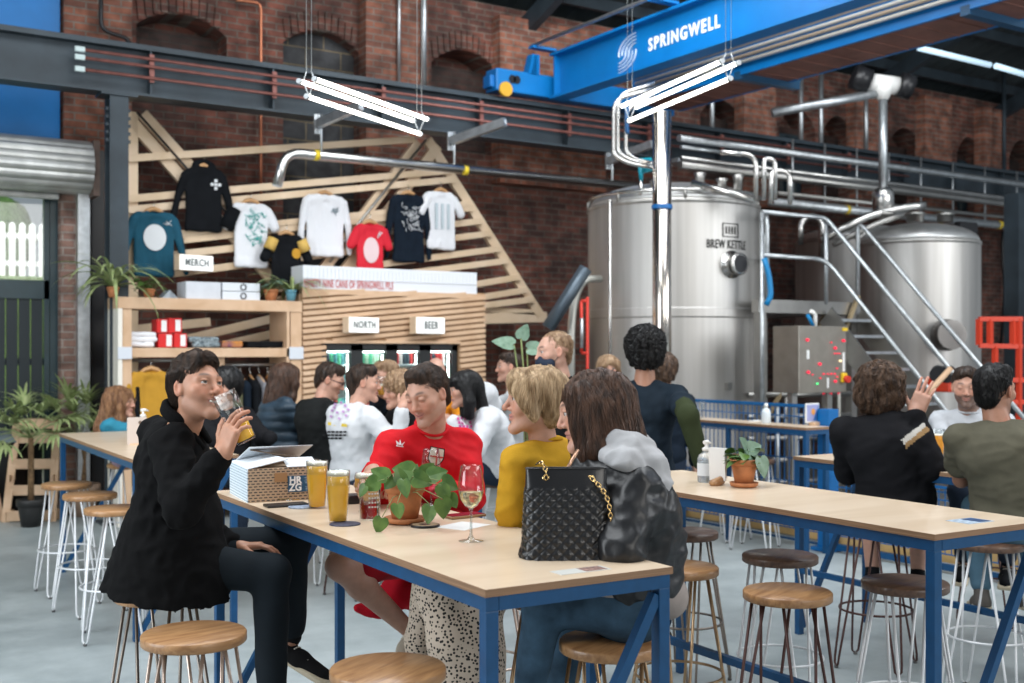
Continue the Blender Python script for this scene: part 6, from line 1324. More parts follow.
pm = thing('palm', 'spiky pale green palm arching over the wooden high chair', 'plant', cwp(76, 512)+Vector((0, -0.3, 0))); pot(pm, 0.17, 0.32, mat('sand_pot', (0.35, 0.24, 0.17), 0.8), False)
MB().tube([(0, 0, 0.3), (0.01, 0, 0.55), (0.0, 0.0, 0.78)], [0.05, 0.045, 0.05], 12).build('trunk', mat('fibrous_trunk', (0.20, 0.12, 0.06), 0.9, noise=0.5, nscale=30, bump=0.8), pm)
def palm_leaves(t, z, n, ln, seed, el=(0.1, 1.3), wd=0.022, m=M_leaf2):
    rnd = random.Random(seed); mb = MB()
    for k in range(n):
        a = rnd.uniform(0, 2*PI); d = Vector((math.cos(a), math.sin(a), rnd.uniform(*el))).normalized(); stem = Vector((0, 0, z)); tip = stem+d*ln*rnd.uniform(.5, .75)+Vector((0, 0, -0.05)); mb.tube([stem, (stem+tip)/2+Vector((0, 0, .04)), tip], 0.004, 4)
        for j in range(13):
            b = (j-6)/6*1.1; s_ = d.cross(Vector((0, 0, 1))).normalized(); leafblade(mb, tip, d*math.cos(b)+s_*math.sin(b)+Vector((0, 0, 0.1)), ln*0.55*rnd.uniform(.8, 1.1), wd, rnd.uniform(.5, 1.1), 5)
    mb.build('fronds', m, t)
palm_leaves(pm, 0.80, 26, 0.74, 3, (0.2, 1.6), 0.030, M_spider)
pm2 = thing('palm', 'smaller palm drooping in front of the glazed door', 'plant', cwp(26, 523)+Vector((0.0, -0.25, 0))); pot(pm2, 0.13, 0.26, mat('black_pot', (0.02, 0.02, 0.02), 0.5), False); MB().tube([(0, 0, 0.2), (0, 0, 0.84)], [0.03, 0.025], 8).build('trunk', MATS['fibrous_trunk'], pm2); palm_leaves(pm2, 0.84, 24, 0.66, 9, (-0.1, 1.2), 0.028, M_spider)
# large-leaved plant behind the masked man
t = thing('leafy_plant', 'big-leaved plant rising behind the masked man', 'plant', PZ(528, 352, 8.2)*1.0); t.location.z = 0; pot(t, 0.16, 0.3, M_terra, False); lf = MB(); st_ = MB()
for px, py, fx_, fz_, s_ in ((514, 345, -1, .25, .11), (527, 349, 1, .05, .12), (521, 339, .3, .8, .08)):
    p = PZ(px, py, 8.2)-Vector(t.location); f = RT*fx_+Vector((0, 0, fz_)); heartleaf(lf, p, f, -FW*0.8+Vector((0, 0, 1)), s_*1.5); st_.tube([(0, 0, 0.28), p*0.5+Vector((0.02, 0, 0.4)), p], 0.006, 5)
lf.build('leaves', M_leaf3, t); st_.build('stems', MATS['stem_green'], t)
# ------------------------------------------------------------------ people: one blended surface per body, clothes and hair over it
MC = np.array([[RT.x, FW.x, 0], [RT.y, FW.y, 0], [0, 0, 1.0]])       # columns: right, ahead, up
def q(px, py, Z): return np.array([(px-512)/F*Z, Z, CH-(py-HY)/F*Z])
def tow(P): return np.asarray(P) @ MC.T
M_skin = {}
def skinmat(key):
    if key not in M_skin: M_skin[key] = mat('skin_'+key, (0.6, 0.35, 0.25), 0.48, vcol=True, sss=0.05, bump=0.15, bscale=140, noise=0.12, nscale=40)
    return M_skin[key]
def cloth(name, col, rough=0.9, sheen=0.0, noise=0.15, bump=0.35, bscale=220, coat=0.0, metal=0.0, **k):
    if 'spec' not in k: k['spec'] = 0.15
    return mat(name, col, rough, metal, noise=noise, nscale=14, bump=bump, bscale=bscale, sheen=0.0, coat=coat, **k)
def hairmat(name, c1, c2, rough=0.42):
    if name in MATS: return MATS[name]
    m = bpy.data.materials.new(name); m.use_nodes = True; MATS[name] = m; N = m.node_tree.nodes; L = m.node_tree.links; p = N['Principled BSDF']; p.inputs['Roughness'].default_value = rough
    tc = N.new('ShaderNodeTexCoord'); t = N.new('ShaderNodeTexNoise'); t.inputs['Scale'].default_value = 55; t.inputs['Detail'].default_value = 3; mp = N.new('ShaderNodeMapping'); mp.inputs['Scale'].default_value = (1, 1, 0.25); L.new(tc.outputs['Object'], mp.inputs[0]); L.new(mp.outputs[0], t.inputs['Vector'])
    cr = N.new('ShaderNodeValToRGB'); cr.color_ramp.elements[0].position = 0.36; cr.color_ramp.elements[1].position = 0.62; cr.color_ramp.elements[0].color = (*c1, 1); cr.color_ramp.elements[1].color = (*c2, 1); L.new(t.outputs['Fac'], cr.inputs[0]); L.new(cr.outputs[0], p.inputs['Base Color'])
    t3 = N.new('ShaderNodeTexNoise'); t3.inputs['Scale'].default_value = 320; L.new(mp.outputs[0], t3.inputs['Vector']); bp = N.new('ShaderNodeBump'); bp.inputs['Strength'].default_value = 0.6; bp.inputs['Distance'].default_value = 0.004; L.new(t3.outputs['Fac'], bp.inputs['Height']); L.new(bp.outputs[0], p.inputs['Normal'])
    return m
def sm(a, b, x): t = np.clip((x-a)/(b-a), 0, 1); return t*t*(3-2*t)
def head_vol(fat=0.0, jaw=1.0, smile=0.0, nose=1.0, squint=0.3, female=False, mouth=0.0):
    v = Vol(); e = v.ell; j = jaw
    e((0, -0.014, 0.032), (0.075, 0.094, 0.086), k=0.02); e((0, 0.022, -0.006), (0.060+fat*.6, 0.068, 0.094), k=0.03)
    e((0, 0.030, -0.066), (0.041*j+fat, 0.050, 0.038), k=0.025); v.cone((-0.045*j-fat, -0.004, -0.050), (-0.013, 0.074, -0.098), 0.017, 0.015, k=0.025); v.cone((0.045*j+fat, -0.004, -0.050), (0.013, 0.074, -0.098), 0.017, 0.015, k=0.025)
    e((0, 0.079, -0.100), (0.018*j, 0.017, 0.015), k=0.02)
    for s in (-1, 1):
        e((s*0.041, 0.056, -0.014), (0.026+fat*.5, 0.024, 0.022+fat*.3), k=0.025)
        v.cone((s*0.012, 0.0835, 0.030), (s*0.045, 0.070, 0.030), 0.0105, 0.009, k=0.02)
        e((s*0.032, 0.096, 0.013), (0.017, 0.014, 0.0115), k=0.014, sub=True)
    v.cone((0, 0.086, 0.020), (0, 0.106*nose+0.0, -0.020), 0.0075, 0.0105, k=0.014); e((0, 0.103*nose+.003, -0.024), (0.010, 0.010, 0.009), k=0.008)
    for s in (-1, 1): e((s*0.0115, 0.094, -0.027), (0.0075, 0.0085, 0.0068), k=0.008); e((s*0.006, 0.101, -0.0335), (0.003, 0.005, 0.003), k=0.003, sub=True)
    ms = smile*0.010
    for s in (-1, 1):
        v.cone((0, 0.0915-mouth*0, -0.0505), (s*(0.020+smile*.005), 0.0815-smile*.003, -0.0540+ms), 0.0052, 0.0026, k=0.006)
        v.cone((0, 0.0895, -0.0625-mouth*0.006), (s*0.017, 0.0815, -0.0595+ms*0.8), 0.0062, 0.003, k=0.006)
        v.cone((0, 0.094, -0.0562-mouth*0.003), (s*(0.022+smile*.004), 0.083, -0.0568+ms), 0.0016+mouth*0.004, 0.0010+mouth*.001, k=0.0025, sub=True)
        if smile > 0.3: e((s*0.034, 0.070, -0.034), (0.015, 0.012, 0.012), k=0.02)
        # lids
        e((s*0.0315, 0.0790, 0.0232-squint*0.003), (0.0160, 0.0115, 0.0065), k=0.003); e((s*0.0315, 0.0775, 0.0010+squint*0.003), (0.0155, 0.0110, 0.0062), k=0.003)
        if squint > 1.5: e((s*0.0315, 0.0790, 0.0125), (0.0160, 0.0118, 0.0120), k=0.004)
        # ears
        e((s*0.0765, -0.006, 0.004), (0.009, 0.019, 0.031), frame((math.cos(.35*s), math.sin(.35*s), 0), (-math.sin(.35*s), math.cos(.35*s), 0)), k=0.008); e((s*0.084, -0.001, 0.006), (0.005, 0.010, 0.018), k=0.006, sub=True)
    return v
def facecol(P, skin, lips=(0.50, 0.20, 0.17), brow=(0.06, 0.04, 0.03), beard=0.0, beardc=(0.05, 0.035, 0.028), browamt=1.0, smile=0.0, closed=False):
    skin = np.array(skin); n = len(P); C_ = np.tile(skin, (n, 1)); x, y, z = P.T; ax = np.abs(x); fr = sm(0.03, 0.06, y)
    def mixc(c, w_): nonlocal C_; C_ = C_*(1-w_[:, None])+np.array(c)*w_[:, None]
    red = skin*np.array([1.06, 0.70, 0.62])
    ck = np.exp(-(((ax-0.042)/0.022)**2+((z+0.018)/0.02)**2))*fr*0.45; mixc(red, ck)
    nz = np.exp(-((x/0.016)**2+((z+0.020)/0.016)**2))*sm(.085, .1, y)*0.4; mixc(red, nz); er = sm(0.074, 0.08, ax)*0.4; mixc(red, er)
    mz = z-(np.clip(ax/0.024, 0, 1)**2)*smile*0.010
    lp = np.exp(-((ax/0.0235)**6+((mz+0.0565)/0.0105)**4))*sm(.07, .08, y)*0.85; mixc(lips, lp)
    ln = np.exp(-((ax/0.024)**6+((mz+0.0566)/0.0018)**2))*sm(.07, .08, y)*0.8; mixc((0.09, 0.03, 0.028), ln)
    by = 0.0375+0.006*(1-((ax-0.034)/0.022)**2)-0.002
    bw = np.exp(-(((ax-0.033)/0.019)**4+((z-by)/0.0058)**2))*fr*0.85*browamt; mixc(brow, bw)
    el = np.exp(-(((ax-0.0315)/0.0135)**4+((z-(0.0085 if closed else 0.0168))/0.0020)**2))*fr*0.9; mixc((0.05, 0.03, 0.025), el)
    if beard > 0:
        b = sm(-0.022, -0.045, z+0.25*(0.05-y)*0-0.2*np.clip(ax-0.045, 0, 1)*-1)*sm(-0.03, 0.0, y)*beard; b = np.maximum(b, beard*np.exp(-(((z+0.044)/0.006)**2+(ax/0.026)**4))*fr)
        b = b*(1-np.clip(lp*1.2, 0, 1)); b *= sm(-0.15, -0.115, z)*0.35+0.65; mixc(beardc, np.clip(b, 0, 1))
    return C_
def hand_prims(v, wr, Fd, Nd, right, curl=(0.3, 0.35, 0.4, 0.45), spread=0.1, thumb=0.4, s=1.0, k=0.006, point=False):
    Fd = unit(Fd); Nd = np.asarray(Nd, float); Nd = unit(Nd-Fd*Nd.dot(Fd)); T = np.cross(Fd, Nd)*(1 if right else -1)
    R = np.stack([T, Fd, Nd], 1); o = np.asarray(wr, float)
    v.box(o+Fd*0.052*s, (0.040*s, 0.048*s, 0.0135*s), R, rd=0.013*s, k=0.012); v.ell(o+Fd*0.035*s+T*0.026*s+Nd*0.010*s, (0.018*s, 0.030*s, 0.014*s), R, k=0.012)
    v.cone(o-Fd*0.03*s, o+Fd*0.02*s, 0.024*s, 0.024*s, k=0.02)
    for i in range(4):
        lat = (0.030, 0.010, -0.0105, -0.029)[i]; b = (0.092, 0.096, 0.092, 0.083)[i]; Ls = (0.072, 0.080, 0.074, 0.058)[i]; r = (0.0086, 0.0088, 0.0083, 0.0074)[i]*s
        p = o+(Fd*b+T*lat)*s; ang = 0; d = unit(Fd+T*spread*(1.5-i)*0.6); c = curl[i]
        v.cone(o+(Fd*0.06+T*lat*0.9)*s, p, 0.011*s, r*1.05, k)
        for seg, fr, bf in ((0, .45, 0.8), (1, .31, 1.15), (2, .24, 0.8)):
            ang += c*bf; dd = unit(d*math.cos(ang)+Nd*math.sin(ang)); p2 = p+dd*Ls*fr*s; v.cone(p, p2, r*(1-0.07*seg), r*(0.93-0.07*seg), 0.003); p = p2
    p = o+(Fd*0.022+T*0.030+Nd*0.004)*s; d = unit(Fd*0.62+T*0.75+Nd*0.25*thumb)
    for seg, L_ in ((0, .042), (1, .034), (2, .026)):
        p2 = p+d*L_*s; v.cone(p, p2, (0.0125, 0.0105, 0.0095)[seg]*s, (0.0105, 0.0095, 0.0078)[seg]*s, 0.006 if seg == 0 else 0.003); d = unit(d*(1-thumb*0.25)+Fd*0.18+Nd*thumb*0.45); p = p2
def ik(a, c, l1, l2, pole):
    a = np.asarray(a, float); c = np.asarray(c, float); d = c-a; L = np.linalg.norm(d)
    if L > (l1+l2)*0.995: c = a+d/L*(l1+l2)*0.995; d = c-a; L = np.linalg.norm(d)
    u_ = d/L; x = (l1*l1-l2*l2+L*L)/(2*L); h = math.sqrt(max(l1*l1-x*x, 0)); p = np.asarray(pole, float); p = unit(p-u_*p.dot(u_)); return a+u_*x+p*h, c
def trace(vol, P0, field, steps, L, off0=0.002, off1=0.004, jit=0.15, rs=None, curl=0.0, noise=None):
    """strand paths hugging a hair volume"""
    rs = rs or np.random.RandomState(1); P = P0.copy(); n = len(P); out = []; off = rs.uniform(off0, off1, n)
    J = rs.normal(size=(n, 3))*jit; e = 0.002; ph = rs.uniform(0, 6.28, n); Lv = L*rs.uniform(0.7, 1.25, n)
    for s_ in range(steps):
        d = vol.ev(P, noise); g = np.stack([vol.ev(P+np.array(u), noise)-d for u in ((e, 0, 0), (0, e, 0), (0, 0, e))], 1); g /= np.linalg.norm(g, axis=1, keepdims=True)+1e-9
        P = P-g*(d-off)[:, None]; out.append(P.copy()); D = field(P)+J
        if curl: D = D+curl*np.stack([np.sin(ph+s_*1.9), np.cos(ph*1.7+s_*2.1), np.sin(ph*2.3+s_*1.7)], 1)
        D = D-g*(D*g).sum(1)[:, None]*0.9; D /= np.linalg.norm(D, axis=1, keepdims=True)+1e-9; P = P+D*(Lv/steps)[:, None]
    return np.stack(out, 1)
def hair_vol(style):
    v = Vol(); e = v.ell
    cut = True
    if style in ('short', 'crop', 'quiff', 'buzz'):
        g = {'short': -0.002, 'crop': -0.005, 'quiff': -0.003, 'buzz': -0.0075}[style]
        e((0, -0.022, 0.045), (0.082+g, 0.098+g, 0.084+g), k=0.02); e((0, -0.070, -0.02), (0.058+g, 0.035+g, 0.055), k=0.03)
        if style == 'short': v.cone((-0.030, 0.042, 0.096), (0.036, 0.046, 0.102), 0.020, 0.024, k=0.03); e((0, 0.0, 0.105), (0.058, 0.070, 0.030), k=0.03)
        if style == 'quiff': e((0.0, 0.008, 0.106), (0.056, 0.066, 0.026), k=0.03)
        if style == 'crop': e((0, 0.020, 0.098), (0.060, 0.060, 0.030), k=0.03)
        e((0, 0.102, -0.012), (0.072, 0.072, 0.106), k=0.006, sub=True)
        for s in (-1, 1): e((s*0.083, 0.004, -0.022), (0.026, 0.032, 0.048), k=0.008, sub=True); e((s*0.07, 0.055, 0.0), (0.025, 0.045, 0.055), k=0.01, sub=True)
    elif style == 'bob':
        e((0, -0.020, 0.045), (0.092, 0.108, 0.090), k=0.02); e((0, -0.06, -0.02), (0.078, 0.06, 0.075), k=0.04); v.cone((-0.072, 0.03, 0.06), (-0.088, 0.02, -0.045), 0.028, 0.02, k=0.03); v.cone((0.072, 0.03, 0.06), (0.088, 0.02, -0.045), 0.028, 0.02, k=0.03)
        v.cone((0.0, 0.066, 0.085), (0.06, 0.072, 0.035), 0.03, 0.018, k=0.03); v.cone((0.0, 0.066, 0.085), (-0.06, 0.072, 0.035), 0.03, 0.018, k=0.03); v.cone((0.055, 0.065, 0.045), (0.085, 0.045, -0.01), 0.02, 0.014, k=0.02); v.cone((-0.055, 0.065, 0.045), (-0.085, 0.045, -0.01), 0.02, 0.014, k=0.02)
        e((0, 0.100, -0.045), (0.062, 0.066, 0.085), k=0.01, sub=True)
    elif style == 'long':
        e((0, -0.020, 0.045), (0.089, 0.106, 0.088), k=0.02); v.cone((0, -0.07, 0.02), (0, -0.095, -0.20), 0.075, 0.055, k=0.04)
        for s in (-1, 1): v.chain([(s*0.062, 0.03, 0.07), (s*0.082, 0.035, -0.03), (s*0.085, 0.03, -0.13), (s*0.075, 0.03, -0.24)], [0.028, 0.026, 0.028, 0.018], k=0.03); v.chain([(s*0.06, -0.05, 0.0), (s*0.07, -0.06, -0.22)], [0.05, 0.04], k=0.04)
        e((0, 0.100, -0.05), (0.058, 0.062, 0.10), k=0.01, sub=True)
    elif style == 'ponyless':
        e((0, -0.020, 0.045), (0.086, 0.104, 0.088), k=0.02)
    elif style == 'curly':
        e((0, -0.028, 0.055), (0.112, 0.124, 0.108), k=0.02); e((0, -0.06, -0.01), (0.094, 0.080, 0.078), k=0.03); e((0, 0.100, -0.035), (0.060, 0.060, 0.098), k=0.01, sub=True)
    elif style == 'wavybig':
        e((0, -0.025, 0.040), (0.112, 0.125, 0.098), k=0.02); e((0, -0.05, -0.04), (0.118, 0.09, 0.085), k=0.03); e((0, 0.110, -0.045), (0.060, 0.066, 0.098), k=0.01, sub=True)
    elif style == 'fringe':
        e((0, -0.020, 0.045), (0.090, 0.108, 0.090), k=0.02); v.cone((0, -0.08, 0.0), (0, -0.10, -0.18), 0.06, 0.05, k=0.04); v.cone((-0.05, 0.072, 0.075), (0.05, 0.072, 0.075), 0.022, 0.022, k=0.02); v.cone((-0.04, 0.085, 0.055), (0.04, 0.085, 0.055), 0.014, 0.014, k=0.02)
        for s in (-1, 1): v.chain([(s*0.075, 0.0, 0.03), (s*0.088, -0.01, -0.08), (s*0.085, 0.0, -0.17)], [0.03, 0.034, 0.03], k=0.03)
        e((0, 0.110, -0.045), (0.060, 0.066, 0.088), k=0.01, sub=True)
    return v
DOWN = lambda P: np.tile([0, 0, -1.0], (len(P), 1))
def swept(P): x, y, z = P.T; top = sm(0.05, 0.085, z); return np.stack([0.6*top+0*x, 0.8*top-0.3*(1-top), -(1-top)*1.0+0.25*top*sm(.03, .06, y)], 1)
def sidecomb(P): x, y, z = P.T; top = sm(0.04, 0.08, z); fr = top*sm(0.03, 0.06, y); return np.stack([-0.5*top, -0.9*top-0.1, -(1-top)*1.0+0.9*fr], 1)
def parted(P): x, y, z = P.T; top = sm(0.07, 0.11, z); return np.stack([np.sign(x+1e-4)*top*1.0, -0.15*top+0.25*(y > 0.03), -(1-top)-0.15], 1)
ARM = (0.285, 0.255)
def person(label, J, skin, hair, top, bottom=None, res=2, scale=1.0, face=None, beard=0.0, hairc=None, hairn=0, hands=(None, None), sleeve='long', width=1.0, depth=1.0, arm_r=1.0, loose=0.0,
           bottoms='trousers', shoes=None, shoe_m=None, extra_top=None, foldamp=0.006, collar=None, strandr=0.0011, hairnoise=0.004, hairL=0.11, hf=None, brow=None, eyes=True, hem=0.0, lips=(0.46, 0.19, 0.16), gaze=(0, 0), headscale=1.0, cat='person', topname='shirt', hidelegs=False, curlf=0.0, quilt=False, hairextra=None, neckr=0.052):
    vx = {3: (0.0075, 0.0034, 0.0030), 2: (0.011, 0.0050, 0.0045), 1: (0.014, 0.0065, 0.0055)}[res]; s = scale
    face = dict(face or {}); root0 = np.array([J['pel'][0], J['pel'][1], 0.0]); rw = tow(root0)
    t = thing('person', label, cat, Vector(rw.tolist())); tl = lambda P: tow(P)-rw
    L = unit(J['shR']-J['shL']); up = unit(J['nck']-J['pel']); fwd = unit(np.cross(up, L)); up = np.cross(L, fwd); R3 = np.stack([L, fwd, up], 1)
    Lp = unit(J['hipR']-J['hipL']) if 'hipR' in J else L
    # --- skin
    parts = []; cols = []
    hv = head_vol(**{k: v_ for k, v_ in face.items()}); fd = unit(J['fd']); upv = np.array([0, 0, 1.0]); xr = unit(np.cross(fd, upv)); ro = J.get('roll', 0.0); uz = np.cross(xr, fd); xr2 = xr*math.cos(ro)+uz*math.sin(ro); uz2 = np.cross(xr2, fd); HR = np.stack([xr2, fd, uz2], 1); hs = s*headscale; hc = J['hd']
    toL = lambda P: ((np.asarray(P)-hc)/hs) @ HR; fromL = lambda P: (np.asarray(P)*hs) @ HR.T+hc
    nb = toL(J['nck']-up*0.03); hv.cone((0, -0.022, -0.055), nb*0.55+np.array([0, -0.01, -0.03]), neckr, neckr*0.98, k=0.03); hv.cone(nb*0.55+np.array([0, -0.01, -0.03]), nb, neckr, neckr*1.25, k=0.03)
    vv, ff = hv.mesh(vx[1]); fc = {k: v_ for k, v_ in (('beard', beard), ('smile', face.get('smile', 0))) if v_}
    if brow: fc['brow'] = brow
    fc['closed'] = face.get('squint', 0) > 1.5
    cc = facecol(vv, skin, lips=lips, **fc); parts.append((fromL(vv), ff)); cols.append(cc)
    if res < 3 or True:
        bv = Vol(); bv.ell(J['chs'], (0.12*s, 0.075*s, 0.13*s), R3, k=0.04); bv.cone(J['nck']-up*0.02, J['chs'], 0.055*s, 0.09*s, k=0.04)
        for sd in ('R', 'L'): bv.chain([J['sh'+sd], J['el'+sd], J['wr'+sd]], [0.046*s*arm_r, 0.036*s*arm_r, 0.0245*s*arm_r], k=0.02)
        bv.ell(J['wst'], (0.115*s, 0.075*s, 0.13*s), R3, k=0.05); bv.ell(J['pel'], (0.13*s, 0.085*s, 0.11*s), R3, k=0.05)
        if 'knR' in J:
            for sd in ('R', 'L'): lf = 0.72 if bottoms == 'trousers' else 1.0; bv.chain([J['hip'+sd], J['kn'+sd]], [0.075*s*lf, 0.055*s*lf], k=0.03); kn, an = J['kn'+sd], J['an'+sd]; bv.chain([kn, kn*0.68+an*0.32+unit(np.cross(Lp, an-kn))*(-0.012), an], [0.052*s*lf, 0.054*s*lf, 0.034*s], k=0.03)
        a_, b_ = bv.mesh(vx[0]*1.0); parts.append((a_, b_)); cols.append(np.tile(np.array(skin)*0.92, (len(a_), 1)))
    for sd, hnd in zip('RL', hands):
        if hnd is None: continue
        v = Vol(); hand_prims(v, J['wr'+sd], right=(sd == 'R'), s=s*0.97*hnd.get('s', 1.0), Fd=hnd['F'], Nd=hnd['N'], **{k: x for k, x in hnd.items() if k not in ('F', 'N', 's')})
        v.cone(J['el'+sd], J['wr'+sd], 0.038*s*arm_r, 0.0255*s*arm_r, k=0.02); v.cone(J['wr'+sd]-unit(J['wr'+sd]-J['el'+sd])*0.03, J['wr'+sd], 0.027*s*arm_r, 0.024*s, k=0.02)
        a_, b_ = v.mesh(vx[2]); parts.append((a_, b_)); c_ = np.tile(np.array(skin), (len(a_), 1)); tipd = a_-J['wr'+sd]; rr = np.clip((np.linalg.norm(tipd, axis=1)-0.10)/0.08, 0, 1)[:, None]; c_ = c_*(1-rr*0.35)+np.array(skin)*np.array([1.05, .72, .66])*rr*0.35; cols.append(c_)
    V_, F_ = join_vf(parts); bod = vfmesh('body', (tl(V_), F_), skinmat('a'), t, col=np.concatenate(cols))
    # --- eyes
    if eyes:
        mb = MB(); g = unit(np.array([gaze[0], 1.0, gaze[1]]))
        for sx in (-1, 1):
            c = np.array([sx*0.0315, 0.0765, 0.0125]); 
            cw_ = Vector(tl(fromL(c)).tolist()); sc_ = hs
            gw = Vector((MC @ (HR @ g)).tolist()); Rz_ = gw.to_track_quat('Z', 'Y').to_matrix(); ball = lambda a0, a1, n_: [(0.0125*math.sin(a)*sc_, 0.0125*math.cos(a)*sc_) for a in np.linspace(a0, a1, n_)]
            mb.lathe(ball(PI-0.05, 0.66, 10), c=cw_, n=18, R=Rz_, mi=0, cap=False); mb.lathe(ball(0.66, 0.28, 3), c=cw_, n=18, R=Rz_, mi=1, cap=False); mb.lathe(ball(0.28, 0.02, 3), c=cw_, n=18, R=Rz_, mi=2, cap=False)
        mb.build('eyes', mats=[mat('eye_white', (0.50, 0.46, 0.44), 0.3), mat('iris', (0.07, 0.05, 0.035), 0.15), mat('pupil', (0.005, 0.005, 0.005), 0.1)], parent=t)
    # --- hair
    if hair and hair != 'bald':
        hvv = hair_vol(hair)
        if hairextra: hairextra(hvv)
        hm = hairc; fr_ = {'curly': 120, 'wavybig': 70}.get(hair, 70)
        nzf = (lambda P: hairnoise*wav(P*np.array([1, 1, 0.25 if hair in ('long', 'fringe', 'bob') else 0.8]), fr_)) if hairnoise else None
        a_, b_ = hvv.mesh(vx[1]*1.15, noise=nzf); ho = vfmesh('hair', (tl(fromL(a_)), b_), hm, t)
        if hairn:
            rs = np.random.RandomState(len(label)); idx = rs.randint(0, len(a_), hairn); P0 = a_[idx]
            if hair in ('long', 'bob', 'fringe'): P0 = P0[P0[:, 2] > -0.12]
            ln = trace(hvv, P0, hf or DOWN, 9, hairL, 0.0005, 0.004 if hair in ('long', 'bob', 'fringe') else 0.007, jit=0.12 if not curlf else 0.5, rs=rs, curl=curlf, noise=nzf)
            strands('hair_strands', tl(fromL(ln.reshape(-1, 3))).reshape(ln.shape), strandr, hm, ho)
    # --- top garment
    v = Vol(); w_, d_ = width*s, depth*s; g = loose
    v.ell(J['pel']+up*0.02-up*hem, (0.168*w_+g, 0.125*d_+g, 0.13*s), R3, k=0.06); v.ell(J['wst'], (0.150*w_+g, 0.118*d_+g, 0.15*s), R3, k=0.06); v.ell(J['chs'], (0.168*w_+g, 0.122*d_+g, 0.165*s), R3, k=0.05)
    v.cone(J['shR']-L*0.03-up*.01, J['shL']+L*0.03-up*.01, 0.056*s+g*.3, 0.056*s+g*.3, k=0.05)
    for sd, sg in (('R', 1), ('L', -1)):
        v.cone(J['nck']-up*0.015+L*sg*0.035, J['sh'+sd]-up*.005, 0.040*s, 0.050*s, k=0.03)
        al = J['el'+sd]; r0, r1, r2 = (0.057*arm_r+g*.5)*s, (0.049*arm_r+g*.5)*s, (0.040*arm_r+g*.3)*s
        if sleeve == 'long':
            we = J['wr'+sd]-unit(J['wr'+sd]-al)*0.02; v.chain([J['sh'+sd], al, we], [r0, r1, r2], k=0.03)
        elif sleeve == 'short': m_ = J['sh'+sd]*0.42+al*0.58; v.cone(J['sh'+sd], m_, r0, r0*0.98+0.006, k=0.03)
        elif sleeve == 'push': we = al*0.45+J['wr'+sd]*0.55; v.chain([J['sh'+sd], al, we], [r0, r1, r2+0.008], k=0.03)
    if extra_top: extra_top(v, R3)
    np_ = J['nck']+up*0.02; v.ell(np_+fwd*0.012+up*0.05, (0.062*s, 0.060*s, 0.065*s), R3, k=0.008, sub=True)
    def fold(P):
        if quilt: return 0.004*wav(P, 20)+0.016*(0.5-np.abs(np.sin(P[:, 2]*PI/0.075)))
        Q = (P-J['chs']) @ R3; dn = sm(0.15, -0.35, Q[:, 2]); a1 = wav(Q*np.array([1, 1, 1.7]), 14, 6, 2); a2 = wav(Q*np.array([1.1, 1, 1.4])+3, 32, 6, 7); return foldamp*(1.7*np.abs(a1)-0.55+1.0*np.abs(a2)-0.4+0.2*wav(Q, 90, 6, 11))
    a_, b_ = v.mesh(vx[0], noise=fold); gm = vfmesh(topname, (tl(a_), b_), top, t)
    if collar is not None:      # ribbed neck band
        mb = MB(); c0 = J['nck']+up*0.006+fwd*0.004; nn = unit(up*0.95+fwd*0.25); x_ = L; y_ = np.cross(nn, x_)
        mb.tube([Vector(tl(c0+x_*0.068*s*math.cos(a)+y_*0.066*s*math.sin(a)).tolist()) for a in np.linspace(0, 2*PI, 29)[:-1]], 0.007, 8, closed=True); mb.build('collar', collar, t)
    # --- legs
    if 'knR' in J and bottoms:
        v = Vol(); v.ell(J['pel']-np.array([0, 0, .03]), (0.165*w_, 0.12*d_, 0.115*s), np.stack([Lp, np.cross([0, 0, 1.0], Lp), [0, 0, 1.0]], 1), k=0.05)
        for sd in ('R', 'L'):
            h, k_, a = J['hip'+sd], J['kn'+sd], J['an'+sd]
            if bottoms == 'trousers': v.chain([h, k_, a+unit(k_-a)*0.05], [0.088*s, 0.068*s, 0.052*s], k=0.03)
            elif bottoms == 'shorts': v.chain([h, h*0.25+k_*0.75], [0.095*s, 0.085*s], k=0.03)
        if bottoms == 'skirt': J['skirt'](v)
        a_, b_ = v.mesh(vx[0], noise=lambda P: foldamp*0.8*wav(P, 16, 8, 4)); vfmesh({'trousers': 'trousers', 'shorts': 'shorts', 'skirt': 'skirt'}[bottoms], (tl(a_), b_), bottom, t)
    if 'toR' in J:
        for sd in ('R', 'L'):
            a, to = J['an'+sd], J['to'+sd]; d = unit(to-a-np.array([0, 0, (to-a)[2]*0.0])); dn = unit(J.get('sole'+sd, np.array([0, 0, -1.0]))); dn = unit(dn-d*dn.dot(d)); Rl = np.cross(d, dn); RR = np.stack([Rl, d, -dn], 1)
            hl = a+dn*0.055-d*0.03; tp = hl+d*0.235*s; v = Vol(); v.box((hl+tp)/2+dn*0.012, (0.043*s, 0.135*s, 0.014), RR, rd=0.013, k=0.01); sol = v.mesh(vx[0]*0.6)
            v = Vol(); v.cone(hl, hl+d*0.10, 0.040*s, 0.042*s, k=0.02); v.cone(hl+d*0.10, tp-d*0.02, 0.042*s, 0.032*s, k=0.02); v.cone(hl-dn*0.02, a-dn*0.015, 0.038*s, 0.036*s, k=0.02); v.box((hl+tp)/2+dn*0.055, (0.08, 0.2, 0.042), RR, rd=0.005, k=0.006, sub=True)
            up_ = v.mesh(vx[0]*0.6); so = vfmesh('shoe', (tl(up_[0]), up_[1]), shoe_m or M_black_c, t); vfmesh('sole', (tl(sol[0]), sol[1]), mat('cream_rubber', (0.62, 0.54, 0.40), 0.7), so)
            mb = MB()
            for kk in range(5): c = hl+d*(0.07+kk*0.018)-dn*(0.040-kk*0.0025); mb.tube([Vector(tl(c+Rl*0.022).tolist()), Vector(tl(c-dn*0.006).tolist()), Vector(tl(c-Rl*0.022).tolist())], 0.0028, 5)
            mb.build('laces', mat('lace_white', (0.6, 0.56, 0.48), 0.8), so)
